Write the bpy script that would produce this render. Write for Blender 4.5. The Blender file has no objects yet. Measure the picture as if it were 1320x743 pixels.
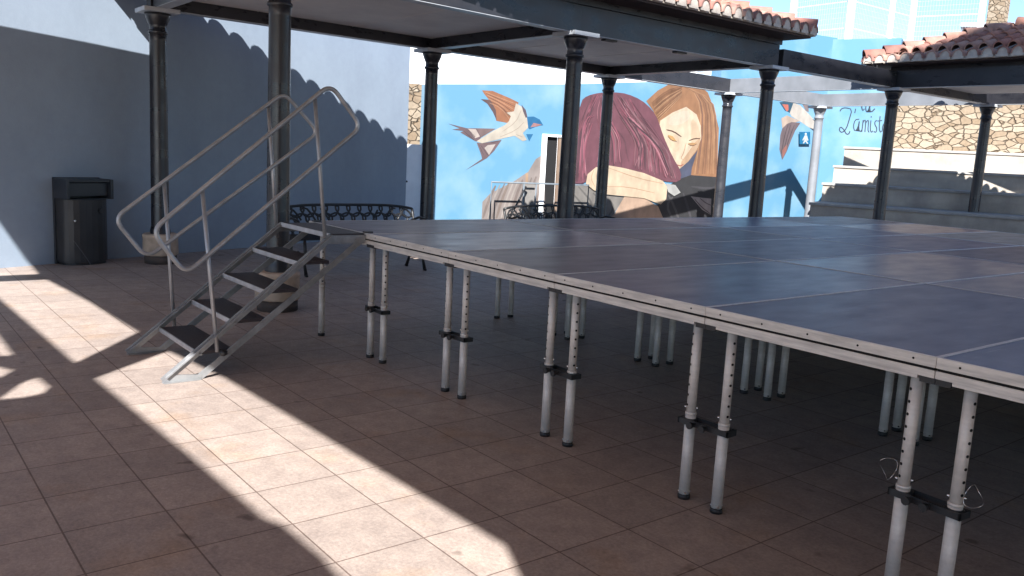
import bpy, bmesh, math, random
from mathutils import Vector, Matrix
random.seed(7)
R = math.radians
SKY = .07   # sky strength
SUN = 4.6
EXPO = 1.66
scene = bpy.context.scene
COL = scene.collection

# ------------------------------------------------------------------ helpers
class MB:
    """collects shapes; build() links them as ONE mesh object"""
    def __init__(s): s.v = []; s.f = []; s.m = []; s.sm = []
    def quad(s, pts, mi=0, smooth=False):
        b = len(s.v); s.v += [tuple(p) for p in pts]; s.f.append(tuple(range(b, b + len(pts)))); s.m.append(mi); s.sm.append(smooth)
    def box(s, x0, x1, y0, y1, z0, z1, mi=0):
        b = len(s.v)
        s.v += [(x0,y0,z0),(x1,y0,z0),(x1,y1,z0),(x0,y1,z0),(x0,y0,z1),(x1,y0,z1),(x1,y1,z1),(x0,y1,z1)]
        for q in ((0,3,2,1),(4,5,6,7),(0,1,5,4),(1,2,6,5),(2,3,7,6),(3,0,4,7)):
            s.f.append(tuple(b + i for i in q)); s.m.append(mi); s.sm.append(False)
    def bar(s, a, b, w, h, mi=0, up=(0,0,1)):
        """rectangular bar from a to b, w across, h along up"""
        a = Vector(a); b = Vector(b); d = (b - a).normalized(); u = Vector(up)
        x = d.cross(u).normalized(); u = x.cross(d).normalized()
        k = len(s.v)
        for p in (a, b):
            for i, j in ((-1,-1),(1,-1),(1,1),(-1,1)): s.v.append(tuple(p + x*(w/2*i) + u*(h/2*j)))
        for q in ((0,1,2,3),(7,6,5,4),(0,4,5,1),(1,5,6,2),(2,6,7,3),(3,7,4,0)):
            s.f.append(tuple(k + i for i in q)); s.m.append(mi); s.sm.append(False)
    def tube(s, pts, r, n=10, mi=0, caps=True, rs=None):
        pts = [Vector(p) for p in pts]; k0 = len(s.v)
        ref = None
        for i, p in enumerate(pts):
            d = (pts[min(i+1, len(pts)-1)] - pts[max(i-1, 0)]).normalized()
            if ref is None:
                ref = d.cross(Vector((0,0,1)))
                if ref.length < .05: ref = d.cross(Vector((1,0,0)))
            ref = (ref - d*ref.dot(d)).normalized(); o = d.cross(ref)
            rr = rs[i] if rs else r
            for j in range(n):
                a = 2*math.pi*j/n; s.v.append(tuple(p + ref*(rr*math.cos(a)) + o*(rr*math.sin(a))))
        for i in range(len(pts)-1):
            for j in range(n):
                a = k0 + i*n + j; b = k0 + i*n + (j+1) % n
                s.f.append((a, b, b+n, a+n)); s.m.append(mi); s.sm.append(True)
        if caps:
            s.f.append(tuple(k0 + j for j in range(n))[::-1]); s.m.append(mi); s.sm.append(False)
            k = k0 + (len(pts)-1)*n; s.f.append(tuple(k + j for j in range(n))); s.m.append(mi); s.sm.append(False)
    def lathe(s, cx, cy, prof, n=20, mi=0):
        """prof: list of (r, z)"""
        k0 = len(s.v)
        for r, z in prof:
            for j in range(n):
                a = 2*math.pi*j/n; s.v.append((cx + r*math.cos(a), cy + r*math.sin(a), z))
        for i in range(len(prof)-1):
            for j in range(n):
                a = k0 + i*n + j; b = k0 + i*n + (j+1) % n
                s.f.append((a, b, b+n, a+n)); s.m.append(mi); s.sm.append(True)
        s.f.append(tuple(k0 + j for j in range(n))[::-1]); s.m.append(mi); s.sm.append(False)
        k = k0 + (len(prof)-1)*n; s.f.append(tuple(k + j for j in range(n))); s.m.append(mi); s.sm.append(False)
    def prism(s, poly, z0, z1, mi=0, ax=None):
        """poly of 2-D points extruded; ax maps (u, v, w) to a point, default plan + z"""
        ax = ax or (lambda u, v, w: (u, v, w)); n = len(poly); k = len(s.v)
        s.v += [ax(u, v, z0) for u, v in poly] + [ax(u, v, z1) for u, v in poly]
        s.f.append(tuple(range(k, k+n))[::-1]); s.f.append(tuple(range(k+n, k+2*n)))
        s.m += [mi, mi]; s.sm += [False, False]
        for i in range(n):
            j = (i+1) % n; s.f.append((k+i, k+j, k+n+j, k+n+i)); s.m.append(mi); s.sm.append(False)
    def build(s, name, mats, parent=None, loc=None, bevel=0, rot=0):
        me = bpy.data.meshes.new(name); me.from_pydata(s.v, [], s.f)
        mats = mats if isinstance(mats, (list, tuple)) else [mats]
        for m in mats: me.materials.append(m)
        me.polygons.foreach_set('material_index', s.m); me.polygons.foreach_set('use_smooth', s.sm)
        bm = bmesh.new(); bm.from_mesh(me); bmesh.ops.recalc_face_normals(bm, faces=bm.faces[:]); bm.to_mesh(me); bm.free()
        o = bpy.data.objects.new(name, me); COL.objects.link(o)
        if loc: o.location = loc
        if rot: o.rotation_euler = (0, 0, rot)
        if parent: o.parent = parent
        if bevel:
            b = o.modifiers.new('bevel', 'BEVEL'); b.width = bevel; b.segments = 2; b.limit_method = 'ANGLE'; b.angle_limit = R(40)
        return o

def tag(o, label=None, cat=None, group=None, kind=None):
    if label: o['label'] = label
    if cat: o['category'] = cat
    if group: o['group'] = group
    if kind: o['kind'] = kind
    return o
def thing(name, label, cat, loc=(0,0,0), rz=0, group=None):
    o = bpy.data.objects.new(name, None); o.empty_display_size = .2; COL.objects.link(o)
    o.location = loc; o.rotation_euler = (0, 0, rz)
    return tag(o, label, cat, group)
def copy_tree(o, parent=None):
    c = o.copy(); COL.objects.link(c)
    if parent: c.parent = parent
    for ch in o.children: copy_tree(ch, c)
    return c
def rounded(pts, r, n=5, closed=False):
    """polyline with rounded corners"""
    pts = [Vector(p) for p in pts]; out = []
    N = len(pts)
    for i, p in enumerate(pts):
        if not closed and i in (0, N-1): out.append(p); continue
        a = pts[i-1]; b = pts[(i+1) % N]
        da = (a-p); db = (b-p); ra = min(r, da.length*.45); rb = min(r, db.length*.45)
        s = p + da.normalized()*ra; e = p + db.normalized()*rb
        for k in range(n+1):
            t = k/n; out.append(s*(1-t)**2 + p*(2*t*(1-t)) + e*t*t)
    if closed: out.append(out[0].copy())
    return out

# ---------------------------------------------------------------- materials
def lin(c): return tuple(((v/255)/12.92 if v/255 <= .04045 else ((v/255+.055)/1.055)**2.4) for v in c)
def nodes(name):
    m = bpy.data.materials.new(name); m.use_nodes = True; nt = m.node_tree
    return m, nt, nt.nodes['Principled BSDF']
def noise_mix(nt, c1, c2, scale, detail=6, lo=.35, hi=.65, coord='Object', stretch=None):
    tc = nt.nodes.new('ShaderNodeTexCoord'); n = nt.nodes.new('ShaderNodeTexNoise'); n.inputs['Scale'].default_value = scale; n.inputs['Detail'].default_value = detail
    src = tc.outputs[coord]
    if stretch:
        mp = nt.nodes.new('ShaderNodeMapping'); mp.inputs['Scale'].default_value = stretch; nt.links.new(src, mp.inputs[0]); src = mp.outputs[0]
    nt.links.new(src, n.inputs['Vector'])
    r = nt.nodes.new('ShaderNodeValToRGB'); e = r.color_ramp.elements
    e[0].position = lo; e[0].color = (*c1, 1); e[1].position = hi; e[1].color = (*c2, 1)
    nt.links.new(n.outputs['Fac'], r.inputs[0]); return r.outputs[0], n.outputs['Fac'], src
def mat(name, c1, c2=None, scale=6, rough=.6, metal=0, bump=0, bscale=60, spec=.5, stretch=None, lo=.35, hi=.65, rough2=None):
    m, nt, p = nodes(name)
    c2 = c2 or tuple(v*.82 for v in c1)
    col, fac, src = noise_mix(nt, c1, c2, scale, stretch=stretch, lo=lo, hi=hi)
    nt.links.new(col, p.inputs['Base Color'])
    p.inputs['Roughness'].default_value = rough; p.inputs['Metallic'].default_value = metal; p.inputs['Specular IOR Level'].default_value = spec
    if rough2 is not None:
        mr = nt.nodes.new('ShaderNodeMapRange'); mr.inputs['From Min'].default_value = .35; mr.inputs['From Max'].default_value = .65
        mr.inputs['To Min'].default_value = rough; mr.inputs['To Max'].default_value = rough2
        nt.links.new(fac, mr.inputs[0]); nt.links.new(mr.outputs[0], p.inputs['Roughness'])
    if bump:
        n = nt.nodes.new('ShaderNodeTexNoise'); n.inputs['Scale'].default_value = bscale; n.inputs['Detail'].default_value = 5; nt.links.new(src, n.inputs['Vector'])
        b = nt.nodes.new('ShaderNodeBump'); b.inputs['Strength'].default_value = bump; b.inputs['Distance'].default_value = .01
        nt.links.new(n.outputs['Fac'], b.inputs['Height']); nt.links.new(b.outputs[0], p.inputs['Normal'])
    return m
_plain = {}
def plain(rgb, rough=.8):
    k = (rgb, rough)
    if k not in _plain:
        c = tuple(v*PAINT for v in lin(rgb)); _plain[k] = mat('mural_paint', tuple(min(.8, v*1.08) for v in c), tuple(v*.74 for v in c), scale=5.5, rough=rough, lo=.3, hi=.72, stretch=(1,1,.6))
    return _plain[k]
PAINT = .35

M = {}
M['alu'] = mat('aluminium', (.74,.685,.635), (.62,.575,.53), scale=5, rough=.42, rough2=.58, metal=.12, stretch=(1,1,6))
M['alu_edge'] = mat('worn_aluminium_edge', (.78,.73,.67), (.52,.49,.455), scale=7, rough=.42, rough2=.6, metal=.12, stretch=(.6,6,8), lo=.3, hi=.7)
M['alu_pale'] = mat('pale_aluminium', (.62,.62,.64), (.48,.48,.5), scale=12, rough=.42, metal=.65)
M['rail'] = mat('galvanised_rail', (.40,.405,.42), (.30,.305,.32), scale=10, rough=.36, rough2=.5, metal=.5)
M['railing'] = mat('dull_railing_paint', (.13,.15,.17), (.10,.12,.14), rough=.6)
M['railing_panel'] = mat('pale_grey_panel', (.19,.175,.165), (.16,.15,.14), rough=.7)
M['black'] = mat('black_plastic', (.012,.012,.014), (.02,.02,.022), rough=.5)
M['hole'] = mat('dark_hole', (.004,.004,.004), rough=.9)
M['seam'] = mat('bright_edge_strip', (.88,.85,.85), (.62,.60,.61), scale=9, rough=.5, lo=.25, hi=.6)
M['pin'] = mat('bright_pin', (.8,.8,.8), rough=.25, metal=.9)
M['clamp'] = mat('dark_clamp_metal', (.05,.055,.06), (.03,.03,.034), rough=.45, metal=.5)
M['pergola'] = mat('charcoal_pergola_paint', (.020,.021,.027), (.030,.030,.036), scale=3, rough=.24, rough2=.40, bump=.04, bscale=9, stretch=(1,1,2.5))
M['sunlit_frame'] = mat('sunlit_frame_paint', (.20,.21,.23), (.15,.16,.175), scale=3, rough=.5)  # lighter copy of the charcoal paint, sunlight put into the colour
M['pale_plate'] = mat('pale_plate_reflection', (.50,.53,.57), (.40,.43,.47), scale=5, rough=.45)  # pale plates; under the beams the colour stands for reflected light
M['ceiling'] = mat('grey_ceiling_panel', (.82,.78,.755), (.76,.72,.70), scale=2, rough=.7)
M['soffit'] = mat('dark_soffit_boards', (.055,.03,.026), (.035,.02,.018), scale=5, rough=.7)
M['mortar'] = mat('pale_mortar', (.50,.44,.38), (.38,.33,.29), scale=14, rough=.9, bump=.3)
TILES = [mat('terracotta_tile', c, tuple(v*.7 for v in c), scale=8, rough=.85, bump=.2) for c in ((.40,.185,.135),(.34,.15,.115),(.46,.25,.19),(.27,.13,.105),(.38,.22,.175))]
M['pedestal'] = mat('cream_pedestal', (.62,.49,.38), (.44,.34,.26), scale=9, rough=.85, bump=.3, bscale=30)
M['pedestal_low'] = mat('dark_pedestal_foot', (.10,.075,.065), (.06,.05,.045), scale=9, rough=.85)
M['iron'] = mat('black_cast_iron', (.010,.010,.011), (.018,.018,.019), rough=.42)
M['bin'] = mat('black_bin_plastic', (.024,.0235,.025), (.034,.033,.035), scale=5, rough=.42, rough2=.55)
M['bin_hood'] = mat('dark_bin_hood', (.020,.026,.036), (.028,.032,.040), scale=4, rough=.4)
M['wall'] = mat('pale_blue_render', (.30,.365,.45), (.285,.348,.43), scale=1.6, rough=.85, bump=.12, bscale=55)
def weather(m, amt, scale, stretch):
    nt = m.node_tree; p = nt.nodes['Principled BSDF']; src = p.inputs['Base Color'].links[0].from_socket
    tc = nt.nodes.new('ShaderNodeTexCoord'); mp = nt.nodes.new('ShaderNodeMapping'); mp.inputs['Scale'].default_value = stretch; nt.links.new(tc.outputs['Object'], mp.inputs[0])
    n = nt.nodes.new('ShaderNodeTexNoise'); n.inputs['Scale'].default_value = scale; n.inputs['Detail'].default_value = 9; n.inputs['Roughness'].default_value = .68; nt.links.new(mp.outputs[0], n.inputs['Vector'])
    r = nt.nodes.new('ShaderNodeValToRGB'); r.color_ramp.elements[0].position = .32; r.color_ramp.elements[1].position = .60; r.color_ramp.elements[0].color = (1-amt,1-amt,1-amt*.9,1); nt.links.new(n.outputs['Fac'], r.inputs[0])
    x = nt.nodes.new('ShaderNodeMixRGB'); x.blend_type = 'MULTIPLY'; x.inputs[0].default_value = 1; nt.links.new(src, x.inputs[1]); nt.links.new(r.outputs[0], x.inputs[2]); nt.links.new(x.outputs[0], p.inputs['Base Color'])
M['white'] = mat('white_render', (.80,.80,.80), (.74,.74,.75), scale=2, rough=.85, bump=.1)
M['white_metal'] = mat('white_painted_metal', (.78,.79,.80), (.70,.71,.72), scale=4, rough=.5)
M['wire'] = mat('pale_fence_wire', (.42,.45,.48), (.36,.39,.42), rough=.6)
M['greyblue'] = mat('grey_blue_render', (.34,.39,.45), (.28,.33,.38), scale=2, rough=.85)
M['conc'] = mat('cream_terrace_concrete', (.46,.405,.34), (.36,.315,.265), scale=2.2, rough=.85, bump=.2, bscale=25, stretch=(.5,.5,2))
M['conc_top'] = mat('pale_step_nosing', (.38,.36,.335), (.32,.305,.285), scale=4, rough=.8)
M['brown'] = mat('brown_door_panel', (.20,.14,.10), (.16,.11,.08), rough=.6)
M['dark'] = mat('dark_interior', (.006,.006,.007), rough=.8)
M['canopy'] = mat('warm_bounce_boards', (.74,.58,.44), (.66,.51,.38), rough=.8)  # added canopy, coloured warm so it bounces warm light
M['building'] = mat('shade_house_render', (.76,.66,.54), (.68,.58,.46), scale=1, rough=.9)  # added shade house, coloured warm for its bounced light
M['tread'] = mat('dark_anti_slip_tread', (.040,.030,.034), (.026,.020,.024), scale=20, rough=.5, bump=.25, bscale=220)
M['stair'] = mat('dull_grey_aluminium', (.36,.365,.37), (.27,.275,.275), scale=7, rough=.45, metal=.4)

weather(M['wall'], .12, .9, (1,1,.4)); weather(M['wall'], .05, 9, (1,1,1)); weather(M['conc'], .35, 1.5, (1,1,.5)); weather(M['conc_top'], .25, 3, (1,1,1))
weather(M['pergola'], .30, 4, (1,1,.35)); weather(M['ceiling'], .15, 1.2, (1,1,1)); weather(M['stair'], .3, 9, (1,1,1)); weather(M['alu'], .2, 14, (1,1,.5)); weather(M['alu_edge'], .22, 8, (1,5,5)); weather(M['bin'], .3, 8, (1,1,.5))

def deck_mat(c, r0, r1):
    m, nt, p = nodes('stage_plywood')
    col, fac, src = noise_mix(nt, c, tuple(v*.8 for v in c), 4.0, detail=8, lo=.3, hi=.72, stretch=(2.2,.8,1))
    # scuffs and dust
    n2 = nt.nodes.new('ShaderNodeTexNoise'); n2.inputs['Scale'].default_value = 11; n2.inputs['Detail'].default_value = 9; n2.inputs['Roughness'].default_value = .7; nt.links.new(src, n2.inputs['Vector'])
    rp = nt.nodes.new('ShaderNodeValToRGB'); rp.color_ramp.elements[0].position = .56; rp.color_ramp.elements[1].position = .75; rp.color_ramp.elements[1].color = (.34,.34,.34,1)
    nt.links.new(n2.outputs['Fac'], rp.inputs[0])
    mx = nt.nodes.new('ShaderNodeMixRGB'); mx.inputs[2].default_value = (.21,.185,.195,1); nt.links.new(rp.outputs[0], mx.inputs[0]); nt.links.new(col, mx.inputs[1])
    cur = mx.outputs[0]
    for rot, sc in ((.4, 26), (-.9, 31)):
        mp = nt.nodes.new('ShaderNodeMapping'); mp.inputs['Rotation'].default_value = (0,0,rot); mp.inputs['Scale'].default_value = (sc, 1.1, 1); nt.links.new(nt.nodes['Texture Coordinate'].outputs['Object'], mp.inputs[0])
        ns = nt.nodes.new('ShaderNodeTexNoise'); ns.inputs['Scale'].default_value = 3; ns.inputs['Detail'].default_value = 3; nt.links.new(mp.outputs[0], ns.inputs['Vector'])
        rs = nt.nodes.new('ShaderNodeValToRGB'); rs.color_ramp.elements[0].position = .66; rs.color_ramp.elements[1].position = .74; rs.color_ramp.elements[1].color = (.4,.4,.4,1); nt.links.new(ns.outputs['Fac'], rs.inputs[0])
        m2 = nt.nodes.new('ShaderNodeMixRGB'); m2.inputs[2].default_value = (.20,.18,.20,1); nt.links.new(rs.outputs[0], m2.inputs[0]); nt.links.new(cur, m2.inputs[1]); cur = m2.outputs[0]
    nt.links.new(cur, p.inputs['Base Color']); p.inputs['Specular IOR Level'].default_value = .38
    mr = nt.nodes.new('ShaderNodeMapRange'); mr.inputs['From Min'].default_value = .3; mr.inputs['From Max'].default_value = .7; mr.inputs['To Min'].default_value = r0; mr.inputs['To Max'].default_value = r1
    nt.links.new(fac, mr.inputs[0]); nt.links.new(mr.outputs[0], p.inputs['Roughness'])
    n3 = nt.nodes.new('ShaderNodeTexNoise'); n3.inputs['Scale'].default_value = 160; nt.links.new(src, n3.inputs['Vector'])
    b = nt.nodes.new('ShaderNodeBump'); b.inputs['Strength'].default_value = .12; b.inputs['Distance'].default_value = .004; nt.links.new(n3.outputs['Fac'], b.inputs['Height']); nt.links.new(b.outputs[0], p.inputs['Normal'])
    return m
DECK = [deck_mat((.066,.044,.110), .32, .40), deck_mat((.044,.037,.118), .28, .36), deck_mat((.112,.088,.132), .38, .46), deck_mat((.080,.044,.070), .38, .46)]
M['beige_ply'] = deck_mat((.46,.33,.24), .5, .65)  # beige colour for one back-row deck

def floor_mat():
    m, nt, p = nodes('square_stone_slabs')
    tc = nt.nodes.new('ShaderNodeTexCoord'); mp = nt.nodes.new('ShaderNodeMapping'); mp.inputs['Location'].default_value = (.08, .005, 0)
    nt.links.new(tc.outputs['Object'], mp.inputs[0])
    def bk(c1, c2, mo, ms, w, h):
        b = nt.nodes.new('ShaderNodeTexBrick'); b.offset = 0; b.squash = 1
        b.inputs['Scale'].default_value = 1; b.inputs['Brick Width'].default_value = w; b.inputs['Row Height'].default_value = h
        b.inputs['Mortar Size'].default_value = ms; b.inputs['Mortar Smooth'].default_value = .25; b.inputs['Color1'].default_value = (*c1,1); b.inputs['Color2'].default_value = (*c2,1); b.inputs['Mortar'].default_value = (*mo,1)
        nt.links.new(mp.outputs[0], b.inputs['Vector']); return b
    b = bk((.445,.375,.330), (.375,.318,.283), (.185,.14,.12), .0040, .386, .386)
    def nz(s, d, ro=.6):
        n = nt.nodes.new('ShaderNodeTexNoise'); n.inputs['Scale'].default_value = s; n.inputs['Detail'].default_value = d; n.inputs['Roughness'].default_value = ro; nt.links.new(tc.outputs['Object'], n.inputs['Vector']); return n.outputs['Fac']
    def ramp(f, p0, c0, p1, c1):
        r = nt.nodes.new('ShaderNodeValToRGB'); r.color_ramp.elements[0].position = p0; r.color_ramp.elements[1].position = p1
        r.color_ramp.elements[0].color = (*c0,1); r.color_ramp.elements[1].color = (*c1,1); nt.links.new(f, r.inputs[0]); return r.outputs[0]
    def mixm(mode, a, b2, fac=1.0):
        x = nt.nodes.new('ShaderNodeMixRGB'); x.blend_type = mode; x.inputs[0].default_value = fac; nt.links.new(a, x.inputs[1]); nt.links.new(b2, x.inputs[2]); return x.outputs[0]
    c = mixm('MULTIPLY', b.outputs['Color'], ramp(nz(1.3, 6), .3, (.88,.87,.88), .7, (1.07,1.05,1.04)))
    c = mixm('MULTIPLY', c, ramp(nz(60, 6, .75), .3, (.70,.70,.71), .7, (1.14,1.13,1.12)))
    c = mixm('MULTIPLY', c, ramp(nz(9, 8, .7), .36, (.84,.83,.83), .6, (1.05,1.04,1.03)))
    # rusty stains
    st = ramp(nz(1.7, 5), .56, (1,1,1), .72, (1.03,.92,.79)); c = mixm('MULTIPLY', c, st)
    # gum and oil spots
    c = mixm('MULTIPLY', c, ramp(nz(5.5, 2, .4), .24, (.55,.53,.52), .29, (1,1,1)))
    nt.links.new(c, p.inputs['Base Color']); p.inputs['Roughness'].default_value = .62; p.inputs['Specular IOR Level'].default_value = .35
    bmp = nt.nodes.new('ShaderNodeBump'); bmp.inputs['Strength'].default_value = .35; bmp.inputs['Distance'].default_value = .004
    ad = nt.nodes.new('ShaderNodeMath'); ad.operation = 'MULTIPLY_ADD'; ad.inputs[1].default_value = -.8; nt.links.new(b.outputs['Fac'], ad.inputs[0]); nt.links.new(nz(90, 6), ad.inputs[2])
    nt.links.new(ad.outputs[0], bmp.inputs['Height']); nt.links.new(bmp.outputs[0], p.inputs['Normal'])
    return m
def stone_mat():
    m, nt, p = nodes('cream_rubble_stone')
    tc = nt.nodes.new('ShaderNodeTexCoord'); mp = nt.nodes.new('ShaderNodeMapping'); mp.inputs['Scale'].default_value = (4.2,4.2,7.5); nt.links.new(tc.outputs['Object'], mp.inputs[0])
    nz = nt.nodes.new('ShaderNodeTexNoise'); nz.inputs['Scale'].default_value = 1.6; nt.links.new(mp.outputs[0], nz.inputs['Vector'])
    ad = nt.nodes.new('ShaderNodeMixRGB'); ad.inputs[0].default_value = .22; nt.links.new(mp.outputs[0], ad.inputs[1]); nt.links.new(nz.outputs['Color'], ad.inputs[2])
    v = nt.nodes.new('ShaderNodeTexVoronoi'); v.inputs['Scale'].default_value = 1.25; nt.links.new(ad.outputs[0], v.inputs['Vector'])
    d = nt.nodes.new('ShaderNodeTexVoronoi'); d.feature = 'DISTANCE_TO_EDGE'; d.inputs['Scale'].default_value = 1.25; nt.links.new(ad.outputs[0], d.inputs['Vector'])
    sx = nt.nodes.new('ShaderNodeSeparateColor'); nt.links.new(v.outputs['Color'], sx.inputs[0])
    r = nt.nodes.new('ShaderNodeValToRGB'); e = r.color_ramp.elements; e[0].color = (.215,.155,.10,1); e[1].color = (.345,.285,.215,1); nt.links.new(sx.outputs[0], r.inputs[0])
    r2 = nt.nodes.new('ShaderNodeValToRGB'); r2.color_ramp.elements[0].position = 0; r2.color_ramp.elements[1].position = .06; r2.color_ramp.elements[0].color = (.55,.5,.44,1); nt.links.new(d.outputs['Distance'], r2.inputs[0])
    n3 = nt.nodes.new('ShaderNodeTexNoise'); n3.inputs['Scale'].default_value = 14; n3.inputs['Detail'].default_value = 6; nt.links.new(tc.outputs['Object'], n3.inputs['Vector'])
    r3 = nt.nodes.new('ShaderNodeValToRGB'); r3.color_ramp.elements[0].position = .3; r3.color_ramp.elements[0].color = (.75,.74,.72,1); r3.color_ramp.elements[1].position = .65; nt.links.new(n3.outputs['Fac'], r3.inputs[0])
    x = nt.nodes.new('ShaderNodeMixRGB'); x.blend_type = 'MULTIPLY'; x.inputs[0].default_value = 1; nt.links.new(r.outputs[0], x.inputs[1]); nt.links.new(r2.outputs[0], x.inputs[2])
    y = nt.nodes.new('ShaderNodeMixRGB'); y.blend_type = 'MULTIPLY'; y.inputs[0].default_value = 1; nt.links.new(x.outputs[0], y.inputs[1]); nt.links.new(r3.outputs[0], y.inputs[2])
    nt.links.new(y.outputs[0], p.inputs['Base Color']); p.inputs['Roughness'].default_value = .9
    b = nt.nodes.new('ShaderNodeBump'); b.inputs['Strength'].default_value = 1.0; b.inputs['Distance'].default_value = .10; nt.links.new(r2.outputs[0], b.inputs['Height']); nt.links.new(b.outputs[0], p.inputs['Normal'])
    return m
def mural_sky_mat():
    m, nt, p = nodes('mural_sky_paint')
    col, fac, src = noise_mix(nt, (.078,.195,.30), (.16,.26,.335), 1.0, detail=7, lo=.46, hi=.74)
    nt.links.new(col, p.inputs['Base Color']); p.inputs['Roughness'].default_value = .75
    n = nt.nodes.new('ShaderNodeTexNoise'); n.inputs['Scale'].default_value = 40; nt.links.new(src, n.inputs['Vector'])
    b = nt.nodes.new('ShaderNodeBump'); b.inputs['Strength'].default_value = .1; b.inputs['Distance'].default_value = .01; nt.links.new(n.outputs['Fac'], b.inputs['Height']); nt.links.new(b.outputs[0], p.inputs['Normal'])
    return m
M['floor'] = floor_mat(); M['stone'] = stone_mat(); M['mural'] = mural_sky_mat()

# ------------------------------------------------------------------- camera
cd = bpy.data.cameras.new('camera'); cam = bpy.data.objects.new('camera', cd); COL.objects.link(cam)
cd.sensor_width = 36; cd.lens = 1093.2/1320*36; cd.clip_start = .05; cd.clip_end = 2000
r_ = Vector((0.61579497, 0.7862010, 0.0518118)); u_ = Vector((-0.1548908, 0.0563186, 0.986325)); f_ = Vector((-0.7725318, 0.6153992, -0.156456))
cam.matrix_world = Matrix(((r_.x,u_.x,-f_.x,5.3123),(r_.y,u_.y,-f_.y,-2.9211),(r_.z,u_.z,-f_.z,1.5385),(0,0,0,1)))
scene.camera = cam

# -------------------------------------------------------------------- light
S = Vector((-1, 1, -1)).normalized()
w = bpy.data.worlds.new('World'); scene.world = w; w.use_nodes = True
nt = w.node_tree; bg = nt.nodes['Background']; sk = nt.nodes.new('ShaderNodeTexSky'); sk.sky_type = 'NISHITA'
sk.sun_disc = False; sk.sun_elevation = R(35.26); sk.sun_rotation = R(135); sk.altitude = 2000; sk.air_density = 1.0; sk.dust_density = .2; sk.ozone_density = 2.5
nt.links.new(sk.outputs[0], bg.inputs[0]); bg.inputs[1].default_value = SKY
sd = bpy.data.lights.new('sun', 'SUN'); sd.energy = SUN; sd.angle = R(.5); sd.color = (1, .98, .95)
so = bpy.data.objects.new('sun', sd); COL.objects.link(so); so.rotation_euler = S.to_track_quat('-Z', 'Y').to_euler(); so.location = (10,-10,12)
scene.view_settings.view_transform = 'Standard'; scene.view_settings.look = 'None'; scene.view_settings.exposure = EXPO; scene.view_settings.gamma = 1
scene.view_settings.use_curve_mapping = False
scene.cycles.max_bounces = 8; scene.cycles.diffuse_bounces = 5; scene.cycles.caustics_reflective = False; scene.cycles.caustics_refractive = False
scene.cycles.sample_clamp_indirect = 6

# ------------------------------------------------------------------- ground
g = MB(); g.quad([(-300,-300,0),(300,-300,0),(300,300,0),(-300,300,0)])
tag(g.build('ground', M['floor']), kind='structure')

# -------------------------------------------------------------------- stage
HS = .924; DY = 1.95
def make_deck():
    t = thing('stage_deck', 'x', 'stage deck')
    b = MB(); b.box(.0085, .9915, .0085, DY-.0085, HS-.018, HS-.0015)
    b.build('deck_panel', DECK[0], t)
    fr = MB()
    for (x0,x1,y0,y1) in ((.0008,.9992,.0008,.0085),(.0008,.9992,DY-.0085,DY-.0008),(.0008,.0085,.0085,DY-.0085),(.9915,.9992,.0085,DY-.0085)):
        fr.box(x0,x1,y0,y1, HS-.038, HS-.0005)
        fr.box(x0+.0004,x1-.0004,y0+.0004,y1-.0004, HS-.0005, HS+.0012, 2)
    for (x0,x1,y0,y1) in ((.006,.994,.006,.03),(.006,.994,DY-.03,DY-.006),(.006,.03,.03,DY-.03),(.97,.994,.03,DY-.03)):
        fr.box(x0,x1,y0,y1, HS-.048, HS-.038, 1)
    for (x0,x1,y0,y1) in ((.0015,.9985,.0015,.04),(.0015,.9985,DY-.04,DY-.0015),(.0015,.04,.04,DY-.04),(.96,.9985,.04,DY-.04)):
        fr.box(x0,x1,y0,y1, HS-.075, HS-.048)
    for (x0,x1,y0,y1) in ((.06,.94,.004,.03),(.06,.94,DY-.03,DY-.004),(.004,.03,.06,DY-.06),(.97,.996,.06,DY-.06)):
        fr.box(x0,x1,y0,y1, HS-.088, HS-.0755)
    for k in range(5):                                   # rivets along the rail
        fr.tube([(.08+.21*k, .0012, HS-.019),(.08+.21*k, -.0006, HS-.019)], .0045, 8, 1)
    for x in (.33, .66): fr.box(x-.02, x+.02, .04, DY-.04, HS-.07, HS-.022)
    fr.build('frame', [M['alu_edge'], M['hole'], M['seam']], t, bevel=.0008)
    for x0, x1 in ((.0,.055),(.945,1.0)):
        for y0, y1 in ((.010,.05),(DY-.05,DY-.010)):
            br = MB(); br.box(x0+.001, x1-.001, y0, y1, HS-.098, HS-.0765); br.build('corner_bracket', M['black'], t)
    for ix, x in enumerate((.094, .906)):
        for iy, y in enumerate((.08, DY-.08)):
            l = MB(); l.tube([(0,0,.40),(0,0,HS-.0885)], .0215, 16); l.tube([(0,0,.022),(0,0,.41)], .0250, 16)
            l.tube([(0,0,.405),(0,0,.418)], .0262, 16)
            for a in ((-.35, 2.8) if ix == 0 else (-2.05, 1.2)):
                nx, ny = math.cos(a), math.sin(a)
                for k in range(8):
                    z = .45 + k*.047; l.tube([(nx*.0205,ny*.0205,z),(nx*.0219,ny*.0219,z)], .0062, 8, 1)
            for a in (-2.3, -.75, .8): l.tube([(.022*math.cos(a),.022*math.sin(a),.034),(.0285*math.cos(a),.0285*math.sin(a),.034)], .0055, 8, 2)
            for a in (-2.6, .5): l.tube([(.02*math.cos(a),.02*math.sin(a),.437),(.031*math.cos(a),.031*math.sin(a),.437)], .0055, 8, 2)
            lg = l.build('leg', [M['alu'], M['hole'], M['pin']], t, loc=(x, y, 0))
            ft = MB(); ft.lathe(0, 0, [(.028,.0),(.029,.012),(.027,.024)], 16); ft.build('rubber_foot', M['black'], lg)
    return t
ROW = ['front', 'second', 'third', 'back']; ORD = ['first', 'second', 'third', 'fourth', 'fifth', 'sixth', 'seventh', 'eighth']
proto = make_deck(); first = True
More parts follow.
